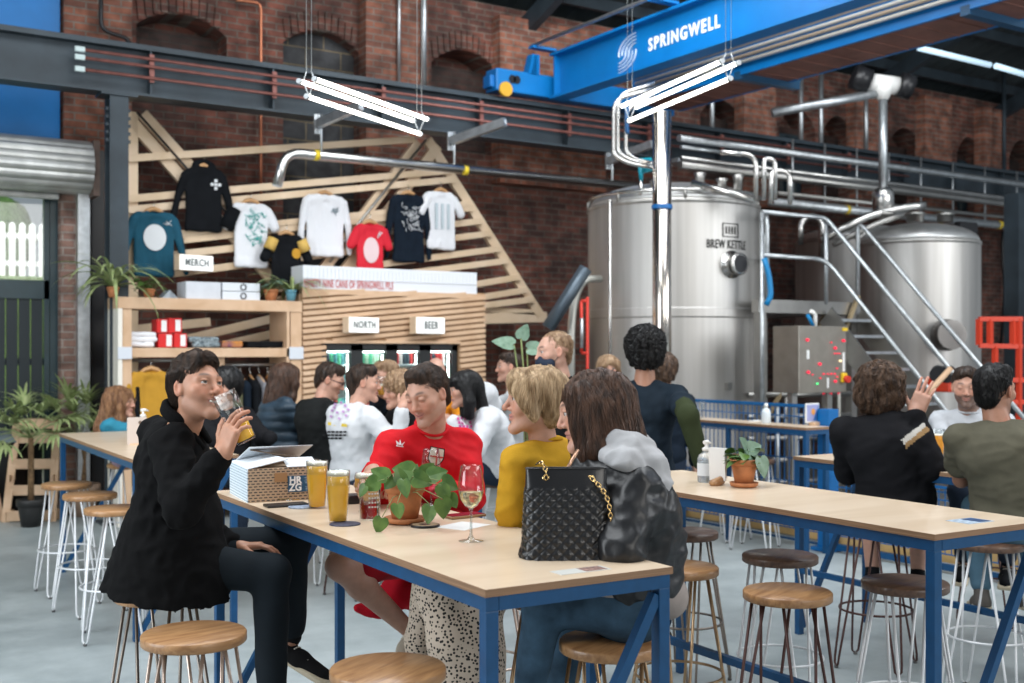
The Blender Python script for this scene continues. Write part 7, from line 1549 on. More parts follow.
    return t, dict(J=J, L=L, fwd=fwd, up=up, R3=R3, tl=tl, fromL=fromL, toL=toL, HR=HR, garment=gm, body=bod)
def seated(X, Z, f, lean=0.15, side=0.0, s=1.0, curve=0.25, head=None, shw=0.185, seat=0.75, knees=True, yawtop=0.0, hx=(0, 0, 0), foot=0.36):
    """default seated skeleton, cam frame. f: facing (x, z); lean forward (rad)"""
    f = unit([f[0], f[1], 0]); r = np.array([f[1], -f[0], 0]); u_ = np.array([0, 0, 1.0]); o = np.array([X, Z, 0.0]); J = {}
    a1, a2, a3 = lean*0.6, lean, lean+curve; dirv = lambda a: f*math.sin(a)+u_*math.cos(a)+r*side
    J['pel'] = o+u_*(seat+0.10*s); J['wst'] = J['pel']+dirv(a1)*0.17*s; J['chs'] = J['wst']+dirv(a2)*0.17*s; J['nck'] = J['chs']+dirv(a3)*0.175*s
    J['hd'] = J['nck']+(dirv((a3)*0.8)*0.165+f*0.025)*s
    yr = yawtop; r2 = r*math.cos(yr)+f*math.sin(yr)
    up = unit(J['nck']-J['chs']); sb = J['nck']-up*0.070*s
    J['shR'] = sb+r2*shw*s; J['shL'] = sb-r2*shw*s; J['fd'] = f.copy(); J['f'] = f; J['r'] = r
    if knees:
        for sd, sg in (('R', 1), ('L', -1)):
            J['hip'+sd] = J['pel']+r*sg*0.09*s-u_*0.03; J['kn'+sd] = o+r*sg*0.13+f*0.43*s+u_*(seat+0.09); J['an'+sd] = o+r*sg*0.12+f*0.36*s+u_*(foot+0.06); J['to'+sd] = J['an'+sd]+f*0.2-u_*0.03
    return J
def arms(J, R=None, L=None, poleR=None, poleL=None, s=1.0):
    f, r = J['f'], J['r']; dn = np.array([0, 0, -1.0])
    for sd, tgt, sg, pl in (('R', R, 1, poleR), ('L', L, -1, poleL)):
        if tgt is None: tgt = J['pel']+f*0.28+r*sg*0.12+np.array([0, 0, 0.10])
        J['el'+sd], J['wr'+sd] = ik(J['sh'+sd], tgt, ARM[0]*s, ARM[1]*s, (pl if pl is not None else dn*1.0+r*sg*0.5-f*0.3))
    return J
UP = np.array([0, 0, 1.0]); RX = np.array([1.0, 0, 0]); AH = np.array([0, 1.0, 0])
REST = lambda f, r, sg: dict(F=f*0.9-r*sg*0.35-UP*0.1, N=-UP*0.8-r*sg*0.6, curl=(.35, .4, .45, .5))
SK1 = (0.47, 0.235, 0.15); SK2 = (0.56, 0.31, 0.225); SK3 = (0.40, 0.20, 0.13); SK4 = (0.62, 0.36, 0.27)
H_brown = hairmat('dark_brown_hair', (0.016, 0.009, 0.006), (0.070, 0.038, 0.023)); H_black = hairmat('black_hair', (0.004, 0.004, 0.004), (0.016, 0.015, 0.016), 0.35); H_blonde = hairmat('blonde_hair', (0.34, 0.215, 0.11), (0.68, 0.49, 0.30), 0.45)
H_mid = hairmat('mid_brown_hair', (0.035, 0.016, 0.009), (0.12, 0.058, 0.034), 0.4); H_ginger = hairmat('ginger_hair', (0.16, 0.065, 0.025), (0.36, 0.19, 0.09)); H_fair = hairmat('fair_hair', (0.26, 0.15, 0.08), (0.45, 0.30, 0.18)); H_wavy = hairmat('wavy_brown_hair', (0.035, 0.018, 0.011), (0.15, 0.085, 0.05), 0.5)
# ================================================================== the drinkers
# --- man in the black jacket, drinking, near left
def P_man1():
    Z0 = 4.15; J = seated(-1.30, 4.20, (0.93, 0.36), lean=0.20, curve=0.10, s=1.04, side=0.0)
    J['pel'] = q(172, 560, 4.20); J['wst'] = q(176, 515, 4.14); J['chs'] = q(179, 468, 4.08); J['nck'] = q(182, 424, 4.02)
    J['hd'] = q(197, 390.5, 3.98); J['fd'] = unit(RX*0.80-AH*0.56+UP*0.20); J['roll'] = 0.10
    lat = unit(-RX*0.42+AH*0.90)     # his left is away from the eye
    J['shR'] = q(171, 443, 3.92); J['shL'] = J['shR']+lat*0.37+UP*0.0; J['shL'][2] = J['shR'][2]+0.01
    J['elR'] = q(181, 508, 3.80); J['wrR'] = q(222, 455, 3.78)
    J['elL'], J['wrL'] = ik(J['shL'], q(238, 545, 4.30), .3, .27, -UP)
    J['hipR'] = q(172, 560, 4.10); J['hipL'] = q(180, 556, 4.28)
    J['knR'] = q(271, 574, 4.16); J['anR'] = q(272, 700, 4.14); J['toR'] = q(330, 706, 4.10)
    J['knL'] = q(291, 541, 4.40); J['anL'] = q(291, 640, 4.42); J['toL'] = q(330, 664, 4.34); J['soleL'] = np.array([-0.25, 0, -1.0])
    J['f'] = unit(RX*0.93+AH*0.36); J['r'] = unit(RX*0.36-AH*0.93)
    def ex(v, R3):                    # loose flared jacket and stand collar
        a0 = q(178, 478, 4.10); b0 = q(171, 586, 4.16); ax = unit(b0-a0); R_ = frame(unit(RX-ax*RX.dot(ax)), np.cross(ax, RX)); v.loft(a0, b0, R_, (0.125, 0.165), (0.245, 0.23), k=0.03)
        v.ell(q(172, 470, 4.12), (0.125, 0.17, 0.14), k=0.05)
        v.cone(J['shR'], J['elR'], 0.064, 0.058, k=0.03); v.cone(J['elR'], J['elR']*.3+J['wrR']*.7, 0.058, 0.045, k=0.03)
    J2 = dict(J)
    wv = J['wrR']
    t, I = person('man in black jacket sitting cross-legged, drinking from a tilted beer glass', J, SK1, 'short', cloth('black_fleece', (0.0045, 0.0045, 0.005), 0.95, sheen=0.25, bscale=300), cloth('black_denim', (0.012, 0.017, 0.022), 0.8, sheen=0.1, bscale=350), res=3, headscale=0.97,
        face=dict(smile=0.75, squint=1.0, mouth=1.0, nose=1.04, jaw=1.0), beard=0.16, hairc=H_brown, hairn=6000, hf=swept, hairL=0.05, strandr=0.0008, hairnoise=0.005, hands=(dict(F=RX*0.36+UP*0.92-AH*0.06, N=AH*0.80+RX*0.60-UP*.25, curl=(0.34, 0.42, 0.48, 0.55), spread=0.08, thumb=0.5, s=1.06), dict(F=RX, N=-UP, curl=(.3,.3,.4,.4))),
        extra_top=ex, loose=0.004, foldamp=0.008, topname='jacket', width=0.93, shoe_m=cloth('black_canvas', (0.012, 0.012, 0.013)), gaze=(0.15, 0.25), neckr=0.048)
    tl = I['tl']; fl_ = I['fromL']
    MB().tube([Vector(tl(fl_((x, 0.0905-(abs(x)/0.02)**2*0.006, -0.0575+0.004*(abs(x)/.02)**2))).tolist()) for x in np.linspace(-0.017, 0.017, 9)], 0.0035, 6).build('teeth', mat('teeth', (0.72, 0.68, 0.60), 0.3), t)
    # stand collar open at the throat
    c = J['nck']+UP*0.022; up_ = unit(J['hd']-J['nck']+UP*0.1); fx = unit(RX-up_*RX.dot(up_)); fy = np.cross(up_, fx); pts = [c+fx*0.066*math.cos(a)+fy*0.066*math.sin(a)-up_*0.018*math.cos(a) for a in np.linspace(0.5, 2*PI-0.95, 22)]
    v = Vol(); v.chain(pts, [0.013]*len(pts), k=0.008); v.chain([p_+up_*0.02 for p_ in pts], [0.010]*len(pts), k=0.012); v.chain([pts[0]-up_*.005, c+fx*0.11-up_*0.055], [.014, .012], k=.01); v.chain([pts[-1]-up_*.005, c+fx*0.10-fy*.03-up_*0.075], [.014, .012], k=.01)
    a_, b_ = v.mesh(0.005); vfmesh('stand_collar', (tl(a_), b_), MATS['black_fleece'], t)
    # the glass in his hand
    base, topp = q(247, 441, 3.84), q(223, 394, 3.82); ax_ = Vector(tow(topp-base).tolist()).normalized(); pb = Vector(tow(base).tolist())
    h = 0.180; g = pint((0, 0, 0), h, 'tilted, mostly drunk pint held at the mouth of the man in black', rt=0.042, rb=0.033, fill=0.36, foam=0.008)
    g.location = pb; g.rotation_euler = ax_.to_track_quat('Z', 'Y').to_euler()
P_man1()
# --- man in the red shirt
def P_red():
    J = seated(-0.14, 4.98, (-0.62, -0.78), lean=0.16, curve=0.12)
    J['pel'] = q(440, 545, 4.98); J['wst'] = q(438, 508, 4.92); J['chs'] = q(434, 470, 4.84); J['nck'] = q(431, 427, 4.78); J['hd'] = q(427.5, 396.5, 4.68); J['fd'] = unit(-RX*0.50-AH*0.80-UP*0.30); J['roll'] = -0.12
    J['shR'] = q(390, 447, 4.72); J['shL'] = q(466, 444, 4.86)
    J['elR'] = q(377, 494, 4.60); J['wrR'] = q(373, 472, 4.40); J['elL'] = q(470, 498, 4.72); J['wrL'] = q(410, 484, 4.50)
    J['hipR'] = q(420, 553, 4.92); J['hipL'] = q(455, 553, 5.0); J['knR'] = q(340, 566, 4.50); J['anR'] = q(407, 628, 4.72); J['toR'] = q(388, 665, 4.55); J['soleR'] = np.array([0.5, 0.3, -1.0])
    J['knL'] = q(440, 580, 4.55); J['anL'] = q(455, 640, 4.9); J['toL'] = q(440, 660, 4.7)
    M_rs = cloth('red_jersey', (0.56, 0.011, 0.018), 0.72, sheen=0.1)
    t, I = person('man in red long-sleeved football shirt smiling down at the table', J, SK2, 'quiff', M_rs, cloth('red_shorts', (0.35, 0.01, 0.02), 0.8), res=3, width=1.10, depth=1.1, face=dict(smile=0.8, squint=1.9, fat=0.004, jaw=1.08), beard=0.10,
        hairc=H_brown, strandr=0.0008, hairn=6000, hf=sidecomb, hairL=0.065, hairnoise=0.004, hands=(dict(F=-RX*0.35-AH*0.6-UP*0.25, N=-UP*0.6+RX*0.6, curl=(.75, .8, .85, .85), thumb=.8), dict(F=-RX*0.9-AH*0.3, N=-UP*0.7+AH*0.5, curl=(.7, .75, .8, .8), thumb=.7)), collar=M_rs, bottoms='shorts', shoe_m=cloth('cream_trainer', (0.62, 0.55, 0.45), 0.7), loose=0.008, gaze=(0.0, -0.6), lips=(0.50, 0.22, 0.20), arm_r=1.1, neckr=0.052, headscale=0.965)
    R3, tl = I['R3'], I['tl']; Lx, fw, up = R3.T
    def onchest(px, py, Z0=4.6, d=0.012):      # drop a point on the shirt front along the eye ray
        me = I['garment'].data; a = np.empty(len(me.vertices)*3, 'f'); me.vertices.foreach_get('co', a); a = a.reshape(-1, 3); b = (a+tow(np.array([J['pel'][0], J['pel'][1], 0]))) @ MC
        X = 512+F*b[:, 0]/b[:, 1]; Y = HY-F*(b[:, 2]-CH)/b[:, 1]; m_ = (abs(X-px) < 2.5) & (abs(Y-py) < 2.5)
        Z = b[m_, 1].min() if m_.any() else 4.65; return q(px, py, Z-d)
    def patch(pts, m, name, d=0.004):
        d += 0.012
        P = [Vector(tl(onchest(x, y, d=d)).tolist()) for x, y in pts]; n = (P[1]-P[0]).cross(P[-1]-P[0]).normalized(); MB().prism(P, n*0.002 if n.dot(Vector(tow(-AH).tolist())) > 0 else -n*0.002).build(name, m, t)
    M_cw = mat('crest_white', (0.66, 0.60, 0.50), 0.7); M_cr = mat('crest_red', (0.50, 0.05, 0.04), 0.7)
    patch([(430.5, 446), (445, 449), (444, 459), (440.5, 464), (435.5, 467), (430.5, 464), (427.5, 459)], M_black_c, 'crest_border', 0.004)
    patch([(431.3, 447.2), (444, 449.8), (443, 458.8), (440, 463), (435.7, 465.5), (431, 463), (428.6, 458.5)], M_cw, 'crest', 0.008)
    patch([(437.0, 448.2), (438.6, 448.6), (436.8, 465.2), (435.2, 465)], M_cr, 'crest_cross', 0.011); patch([(430, 455), (443.4, 457), (443.1, 458.6), (429.8, 456.6)], M_cr, 'crest_cross', 0.011)
    for a, b, c_ in (((397, 445), (395.8, 440.5), (400, 444)), ((399, 445), (400, 439.5), (401.5, 445)), ((401, 445), (404.8, 441.5), (402, 446))): patch([a, b, c_], M_print_w, 'chest_logo', 0.005)
    patch([(396.2, 445.5), (403.2, 446.5), (403.2, 447.3), (396.2, 446.3)], M_print_w, 'chest_logo', 0.005)
    # red jacket hanging off his stool
    v = Vol(); v.chain([q(408, 562, 5.05), q(400, 590, 5.0), q(380, 606, 4.95), q(358, 608, 4.9)], [.07, .07, .045, .02], k=0.05); v.chain([q(415, 565, 5.05), q(418, 600, 5.05)], [.06, .05], k=0.05)
    o = vfmesh('red_jacket', (tow(v.mesh(0.008, noise=lambda P: 0.008*wav(P, 36))[0]), v.mesh(0.008, noise=lambda P: 0.008*wav(P, 36))[1]), cloth('red_cloth', (0.42, 0.008, 0.02))); recentre(o); tag(o, 'crumpled red jacket hanging behind the bare leg under the near table', 'jacket')
P_red()
# --- blonde woman in the mustard sweater
def P_blonde():
    J = seated(0.16, 4.20, (-0.9, -0.2), lean=0.15)
    J['pel'] = q(552, 562, 4.20); J['wst'] = q(550, 520, 4.16); J['chs'] = q(547, 483, 4.13); J['nck'] = q(544, 443, 4.13); J['hd'] = q(535.5, 402, 4.08); J['fd'] = unit(-RX*0.98-AH*0.10+UP*0.02); J['roll'] = 0.0
    J['shR'] = q(545, 458, 4.28); J['shL'] = q(527, 462, 3.98); J['shR'] = q(577, 458, 4.22)
    J['elL'] = q(513, 508, 4.0); J['wrL'] = q(507, 545, 4.05); J['elR'] = q(575, 515, 4.30); J['wrR'] = q(530, 530, 4.32)
    J['shL'] = q(519, 463, 4.0)
    J['hipL'] = q(535, 568, 4.10); J['hipR'] = q(555, 568, 4.3); J['knL'] = q(440, 590, 3.98); J['anL'] = q(470, 690, 4.0); J['knR'] = q(452, 588, 4.2); J['anR'] = q(455, 700, 4.25)
    J['toL'] = q(430, 712, 3.9); J['toR'] = q(420, 720, 4.2)
    def sk(v):
        v.chain([q(545, 570, 4.1), q(445, 588, 3.98)], [.12, .085], k=.05); v.chain([q(550, 570, 4.3), q(455, 590, 4.2)], [.11, .085], k=.05)
        v.chain([q(440, 590, 3.98), q(455, 640, 3.95), q(462, 690, 3.95)], [.085, .09, .10], k=.04); v.chain([q(430, 588, 4.12), q(420, 640, 4.15), q(418, 700, 4.15)], [.07, .05, .05], k=.04); v.chain([q(480, 600, 3.98), q(480, 650, 3.95), q(482, 700, 3.95)], [.08, .08, .09], k=.05)
    J['skirt'] = sk
    m = bpy.data.materials.new('spotted_cotton'); m.use_nodes = True; N = m.node_tree.nodes; L = m.node_tree.links; p = N['Principled BSDF']; p.inputs['Roughness'].default_value = 0.8
    tc = N.new('ShaderNodeTexCoord'); vo = N.new('ShaderNodeTexVoronoi'); vo.inputs['Scale'].default_value = 80; vo.inputs['Randomness'].default_value = 0.8; L.new(tc.outputs['Object'], vo.inputs['Vector']); cr = N.new('ShaderNodeValToRGB'); cr.color_ramp.interpolation = 'CONSTANT'; cr.color_ramp.elements[0].color = (0.012, 0.010, 0.010, 1); cr.color_ramp.elements[1].position = 0.36; cr.color_ramp.elements[1].color = (0.55, 0.45, 0.36, 1)
    L.new(vo.outputs['Distance'], cr.inputs[0]); L.new(cr.outputs[0], p.inputs['Base Color'])
    M_ms = cloth('mustard_knit', (0.52, 0.285, 0.022), 0.9, sheen=0.2, bscale=160, bump=0.5)
    t, I = person('woman with chin-length blonde hair in a mustard sweater, seen in profile', J, SK2, 'bob', M_ms, m, res=3, width=0.92, face=dict(smile=0.55, squint=0.6, nose=1.05, jaw=0.9), hairc=H_blonde, hairn=3600, hf=parted, hairL=0.13, hairnoise=0.005, strandr=0.0011, brow=(0.25, 0.15, 0.08), collar=M_ms, bottoms='skirt', loose=0.012, arm_r=1.05, lips=(0.55, 0.22, 0.20), neckr=0.044, headscale=0.98,
        hands=(dict(F=-RX, N=-UP, curl=(.5, .5, .5, .5)), dict(F=-RX, N=-UP, curl=(.5, .5, .5, .5))), shoe_m=M_black_c)
P_blonde()
# --- woman in the black leather jacket with a grey hood
def P_leather():
    J = seated(0.36, 3.62, (-0.85, 0.25), lean=0.2)
    J['pel'] = q(622, 596, 3.62); J['wst'] = q(625, 552, 3.60); J['chs'] = q(622, 506, 3.60); J['nck'] = q(604, 462, 3.62); J['hd'] = q(592, 412, 3.66); J['fd'] = unit(-RX*0.98+AH*0.04-UP*0.20); J['roll'] = 0.0
    J['shR'] = q(590, 484, 3.80); J['shL'] = q(634, 488, 3.48); J['elL'] = q(622, 548, 3.36); J['wrL'] = q(560, 560, 3.46); J['elR'], J['wrR'] = ik(J['shR'], q(540, 545, 3.75), .28, .25, -UP)
    J['shR'] = q(582, 480, 3.80)
    J['hipL'] = q(640, 612, 3.52); J['hipR'] = q(620, 608, 3.72); J['knL'] = q(545, 604, 3.55); J['anL'] = q(527, 700, 3.55); J['knR'] = q(570, 610, 3.85); J['anR'] = q(560, 715, 3.8); J['toL'] = q(490, 715, 3.5); J['toR'] = q(520, 735, 3.75)
    def ex(v, R3):
        v.chain([q(648, 520, 3.56), q(655, 575, 3.58)], [.10, .085], k=.06); v.ell(q(628, 570, 3.58), (.15, .13, .09), k=.05)
        v.cone(J['shL'], J['elL'], .078, .07, k=.03); v.chain([q(584, 470, 3.58), q(612, 478, 3.52), q(645, 505, 3.50)], [.050, .062, .075], k=.05); v.chain([q(640, 480, 3.58), q(652, 540, 3.58)], [.08, .10], k=.05)
    def hx(v):
        v.chain([(0.02, 0.05, 0.02), (0.075, 0.055, -0.10), (0.07, 0.085, -0.22)], [.03, .03, .016], k=.03); v.chain([(-0.085, 0.0, 0.02), (-0.095, 0.01, -0.12), (-0.085, 0.03, -0.25)], [.035, .045, .03], k=.03)
        v.chain([(-0.06, 0.040, 0.06), (-0.080, 0.038, -0.05), (-0.083, 0.045, -0.19), (-0.08, 0.055, -0.30)], [.03, .026, .02, .010], k=.03)
    t, I = person('woman with long dark brown hair, black leather jacket and grey hood', J, SK2, 'long', mat('leather_jacket', (0.006, 0.0065, 0.008), 0.40, noise=0.2, nscale=10, bump=0.3, bscale=260, coat=0.1), cloth('blue_denim', (0.040, 0.080, 0.125), 0.8, bscale=350, noise=0.45), res=3, width=1.0, face=dict(smile=0.1, squint=0.7, jaw=0.9), hairc=H_mid, hairn=4200, hf=lambda P: parted(P), hairL=0.22, hairnoise=0.005, strandr=0.0011,
        extra_top=ex, loose=0.010, topname='jacket', hands=(None, dict(F=-RX, N=-UP, curl=(.5, .5, .5, .5))), foldamp=0.008, shoe_m=M_white, neckr=0.045, hairextra=hx, headscale=1.02)
    v = Vol(); ch = [q(598, 452, 3.60), q(616, 445, 3.56), q(634, 448, 3.54), q(650, 464, 3.52), q(658, 482, 3.50), q(658, 498, 3.48)]
    v.chain(ch, [.028, .040, .045, .045, .036, .016], k=.035); v.chain([q(606, 456, 3.5), q(626, 462, 3.46), q(650, 488, 3.45)], [.024, .034, .024], k=.03); v.chain([q(594, 450, 3.66), q(610, 438, 3.68), q(630, 434, 3.66), q(650, 450, 3.64)], [.022, .030, .030, .026], k=.03)
    v.ell(q(634, 464, 3.54), (.05, .05, .018), frame(unit(q(650, 480, 3.5)-q(620, 455, 3.56)), AH), k=.02, sub=True)
    M_hd = cloth('grey_marl', (0.40, 0.40, 0.41), 0.95, sheen=0.2, bscale=260, noise=0.12); a_, b_ = v.mesh(0.006, noise=lambda P: 0.010*(np.abs(wav(P, 26))*1.6-.5)+0.003*wav(P, 80)); vfmesh('hood', (I['tl'](a_), b_), M_hd, t)
    v = Vol(); v.ell(q(628, 590, 3.60), (.158, .14, .06), k=.03); v.chain([q(592, 592, 3.55), q(665, 596, 3.6)], [.06, .075], k=.05); a_, b_ = v.mesh(0.008, noise=lambda P: 0.005*wav(P, 18)); vfmesh('sweatshirt_hem', (I['tl'](a_), b_), cloth('taupe_grey', (0.30, 0.26, 0.24), 0.95), t)
    MB().tube([Vector(I['tl'](q(x, y, z)).tolist()) for x, y, z in ((578, 450, 3.46), (571, 462, 3.44), (566, 472, 3.42))], 0.006, 6).build('zip', mat('copper_zip', (0.5, 0.3, 0.2), 0.3, 0.9), t)
P_leather()
# ---------------------------------------------------------------- background drinkers
def bgp(label, X, Z, f, lean=0.2, curve=0.2, s=1.0, head=None, fd=None, roll=0.0, R=None, L=None, hands=True, yawtop=0.0, hR=None, hL=None, poleR=None, poleL=None, sh=None, side=0.0, res=2, elR=None, shRp=None, **kw):
    J = seated(X, Z, f, lean=lean, curve=curve, s=s, yawtop=yawtop, side=side, shw=sh or 0.185)
    if head is not None:
        d = head-J['hd']; J['hd'] = head; J['nck'] = J['nck']+d*0.85; J['chs'] = J['chs']+d*0.6; J['wst'] = J['wst']+d*0.25; J['shR'] = J['shR']+d*0.8; J['shL'] = J['shL']+d*0.8
    if fd is not None: J['fd'] = unit(fd)
    J['roll'] = roll; f3, r3 = J['f'], J['r']
    Rt = R if R is not None else np.array([X, Z, 1.075])+f3*0.40+r3*0.10; Lt = L if L is not None else np.array([X, Z, 1.075])+f3*0.40-r3*0.10
    arms(J, Rt, Lt, poleR, poleL, s)
    if shRp is not None: J['shR'] = shRp
    if elR is not None: J['elR'] = elR; J['wrR'] = Rt
    hd = (hR or REST(f3, r3, 1), hL or REST(f3, r3, -1)) if hands else (None, None)
    kw.setdefault('hairn', 500); kw.setdefault('strandr', 0.0022)
    return person(label, J, kw.pop('skin', SK2), kw.pop('hair'), kw.pop('top'), kw.pop('bottom', M_jean), res=res, hands=hd, scale=s, **kw)
M_jean = cloth('dark_jeans', (0.02, 0.03, 0.05)); M_wsw = cloth('white_sweat', (0.60, 0.61, 0.63), 0.9, noise=0.05); M_blk = cloth('plain_black', (0.012, 0.012, 0.014), 0.9)
# group table, near side
t, I = bgp('woman with long straight brown hair in a navy quilted jacket, back turned', -1.74, 8.72, (0.8, 0.5), head=q(287, 380, 8.75), fd=(0.8, 0.55, -0.2), hair='long', hairc=H_mid, hairn=1200, hairL=0.2, hf=parted, top=mat('navy_quilt', (0.030, 0.055, 0.082), 0.5, noise=0.3, nscale=9, bump=0.4, bscale=40, bdist=0.01), loose=0.03, topname='jacket', quilt=True)
mb = MB()
t, I = bgp('man with glasses and short brown hair in black, back to the cooler', -1.36, 8.12, (0.75, 0.6), lean=0.42, head=q(330, 381, 8.15), fd=(0.95, 0.0, -0.35), hair='crop', hairc=H_brown, hairn=800, top=cloth('black_zip_top', (0.013, 0.014, 0.014)), collar=M_blk, loose=0.02, width=1.1, topname='zip_top')
tl, fl_ = I['tl'], I['fromL']
mb = MB()
for sx in (-1, 1):
    mb.tube([Vector(tl(fl_((sx*0.032+0.021*math.cos(a), 0.098, 0.012+0.015*math.sin(a)))).tolist()) for a in np.linspace(0, 2*PI, 15)[:-1]], 0.0024, 6, closed=True); mb.tube([Vector(tl(fl_((sx*0.053, 0.096, 0.016))).tolist()), Vector(tl(fl_((sx*0.080, -0.01, 0.018))).tolist())], 0.0024, 6)
mb.tube([Vector(tl(fl_((-0.011, 0.100, 0.014))).tolist()), Vector(tl(fl_((0.011, 0.100, 0.014))).tolist())], 0.0024, 6); mb.build('spectacles', M_black, t)
t, I = bgp('man in white printed sweatshirt lifting a glass, back to the near table', -1.06, 7.62, (0.72, 0.65), lean=0.40, curve=0.15, head=q(364, 384, 7.55), fd=(0.98, 0.1, -0.05), hair='crop', hairc=H_brown, hairn=900, top=M_wsw, loose=0.02, width=1.08, R=q(402, 408, 7.3), poleR=-UP+RX*0.3, hR=dict(F=UP*0.8+RX*0.3+AH*0.2, N=AH*0.6+RX*0.5, curl=(.7, .8, .8, .8)), topname='sweatshirt')
def back_print(t, I, pts, m, name, d=0.012, shape=None, J0=None):
    me = I['garment'].data; a = np.empty(len(me.vertices)*3, 'f'); me.vertices.foreach_get('co', a); a = a.reshape(-1, 3); b = (a+tow(np.array([I['J']['pel'][0], I['J']['pel'][1], 0]))) @ MC; X = 512+F*b[:, 0]/b[:, 1]; Y = HY-F*(b[:, 2]-CH)/b[:, 1]; mb = MB()
    for poly in pts:
        P = []
        for x, y in poly:
            k = np.argsort((X-x)**2+(Y-y)**2+((b[:, 1]-b[:, 1].min()) > 0.5)*50)[:6]; P.append(Vector(I['tl'](q(x, y, b[k, 1].min()-d)).tolist()))
        c = sum(P, Vector())/len(P); mb.prism(P, Vector(tow(-AH*0.003).tolist()))
    mb.build(name, m, t)
def dashes(x0, y0, rows, n, dx, dy, w_, h_, sk=0.0, seed=1):
    rnd = random.Random(seed); return [[(x0+j*dx+i*sk, y0+i*dy), (x0+j*dx+w_+i*sk, y0+i*dy), (x0+j*dx+w_+i*sk, y0+i*dy+h_), (x0+j*dx+i*sk, y0+i*dy+h_)] for i in range(rows) for j in range(n) if rnd.random() < .85]
back_print(t, I, dashes(323.5, 431, 3, 6, 4.0, 3.2, 3.0, 1.8, -0.4), M_blk, 'back_lettering'); back_print(t, I, [[(328, 422), (347, 424), (347, 427), (328, 425)]], mat('print_yellow', (0.62, 0.46, 0.05), 0.8), 'back_print')
rnd = random.Random(5); back_print(t, I, [[(x, y), (x+2.6, y+.6), (x+2.2, y+3), (x-.4, y+2.2)] for x, y in ((334, 403), (340, 401), (344, 404), (347, 408), (331, 409), (330, 415), (336, 411), (342, 410), (338, 417), (345, 414), (333, 406))], mat('print_lilac', (0.42, 0.24, 0.45), 0.8), 'back_print')
t, I = bgp('man with ginger crew cut drinking at the far side of the group table', -0.92, 9.1, (-0.6, -0.75), lean=0.1, head=q(386, 377, 8.9), fd=(-0.75, -0.5, -0.15), hair='crop', hairc=H_fair, hairn=600, top=M_navy_c, R=q(383, 394, 8.6), hR=dict(F=UP*0.5-RX*0.5, N=-AH*0.3+RX*0.3, curl=(.8, .8, .8, .8)))
pint(Vector(tow(q(382, 396, 8.55)).tolist()), 0.15, 'glass of orange beer lifted by the man with ginger crew cut', MATS['hazy_beer'], fill=.5)
t, I = bgp('person with fair curly hair drinking behind the white sweatshirt arm', -0.72, 8.35, (-0.7, -0.6), lean=0.2, head=q(398, 392, 8.2), fd=(-0.8, -0.4, -0.1), hair='curly', hairc=H_fair, hairn=500, hairnoise=0.012, top=M_blk)
t, I = bgp('bald man standing by the cooler doors behind the red-shirted man', -0.72, 10.4, (0.1, -1), lean=0.0, curve=0.05, head=q(436, 371, 10.3), fd=(0.1, -1, 0), hair='bald', top=cloth('orange_tee', (0.62, 0.24, 0.02)), skin=SK4, res=1)
t, I = bgp('woman with black fringe and hair in a white hoodie, profile to the left', -0.12, 7.92, (-0.85, -0.35), lean=0.28, head=q(464, 390, 7.75), fd=(-0.95, -0.22, -0.12), hair='fringe', hairc=H_black, hairn=1500, hairL=0.2, top=M_wsw, loose=0.035, width=1.1, topname='hoodie', res=2, L=q(452, 420, 7.5))
v = Vol(); v.chain([q(472, 402, 7.85), q(487, 393, 8.0), q(492, 405, 8.1), q(484, 415, 8.0)], [.05, .065, .06, .05], k=.05); a_, b_ = v.mesh(.012, noise=lambda P: .01*wav(P, 30)); vfmesh('hood', (I['tl'](a_), b_), M_wsw, t)
back_print(t, I, dashes(457, 417, 3, 4, 3.6, 4, 2.4, 3, 1, seed=4), mat('print_magenta', (0.45, 0.05, 0.22), 0.8), 'chest_print')
t, I = bgp('seated man with short brown hair in a white shirt at the furthest table', -0.02, 9.75, (-0.9, 0.1), lean=0.1, head=q(509, 368, 9.5), fd=(-1, -0.15, 0), hair='crop', hairc=H_brown, hairn=500, top=M_wsw, res=1, hands=True)
t, I = bgp('woman with long ginger hair and teal top at the far left table', -3.10, 9.15, (0.95, 0.1), lean=0.15, head=q(121, 403, 9.0), fd=(0.98, -0.1, 0.0), hair='long', hairc=H_ginger, hairn=2600, hairL=0.26, hf=parted, curlf=0.25, hairnoise=0.012, hairextra=lambda v: v.chain([(0.0, -0.07, -0.05), (0.02, -0.13, -0.2), (0.0, -0.15, -0.32)], [.075, .07, .05], k=.04), top=cloth('teal_tee', (0.035, 0.22, 0.32)), bottom=cloth('mauve_skirt', (0.34, 0.24, 0.29)), sleeve='short', skin=SK2, L=np.array([-2.75, 9.05, 1.05]))
t, I = bgp('dark-haired person half hidden behind the tilted pint', -1.95, 7.9, (0.5, -0.6), lean=0.2, head=q(224, 389, 7.9), fd=(-0.3, -0.9, 0), hair='curly', hairc=H_black, hairn=400, top=M_blk, loose=0.02, hands=False, res=1)
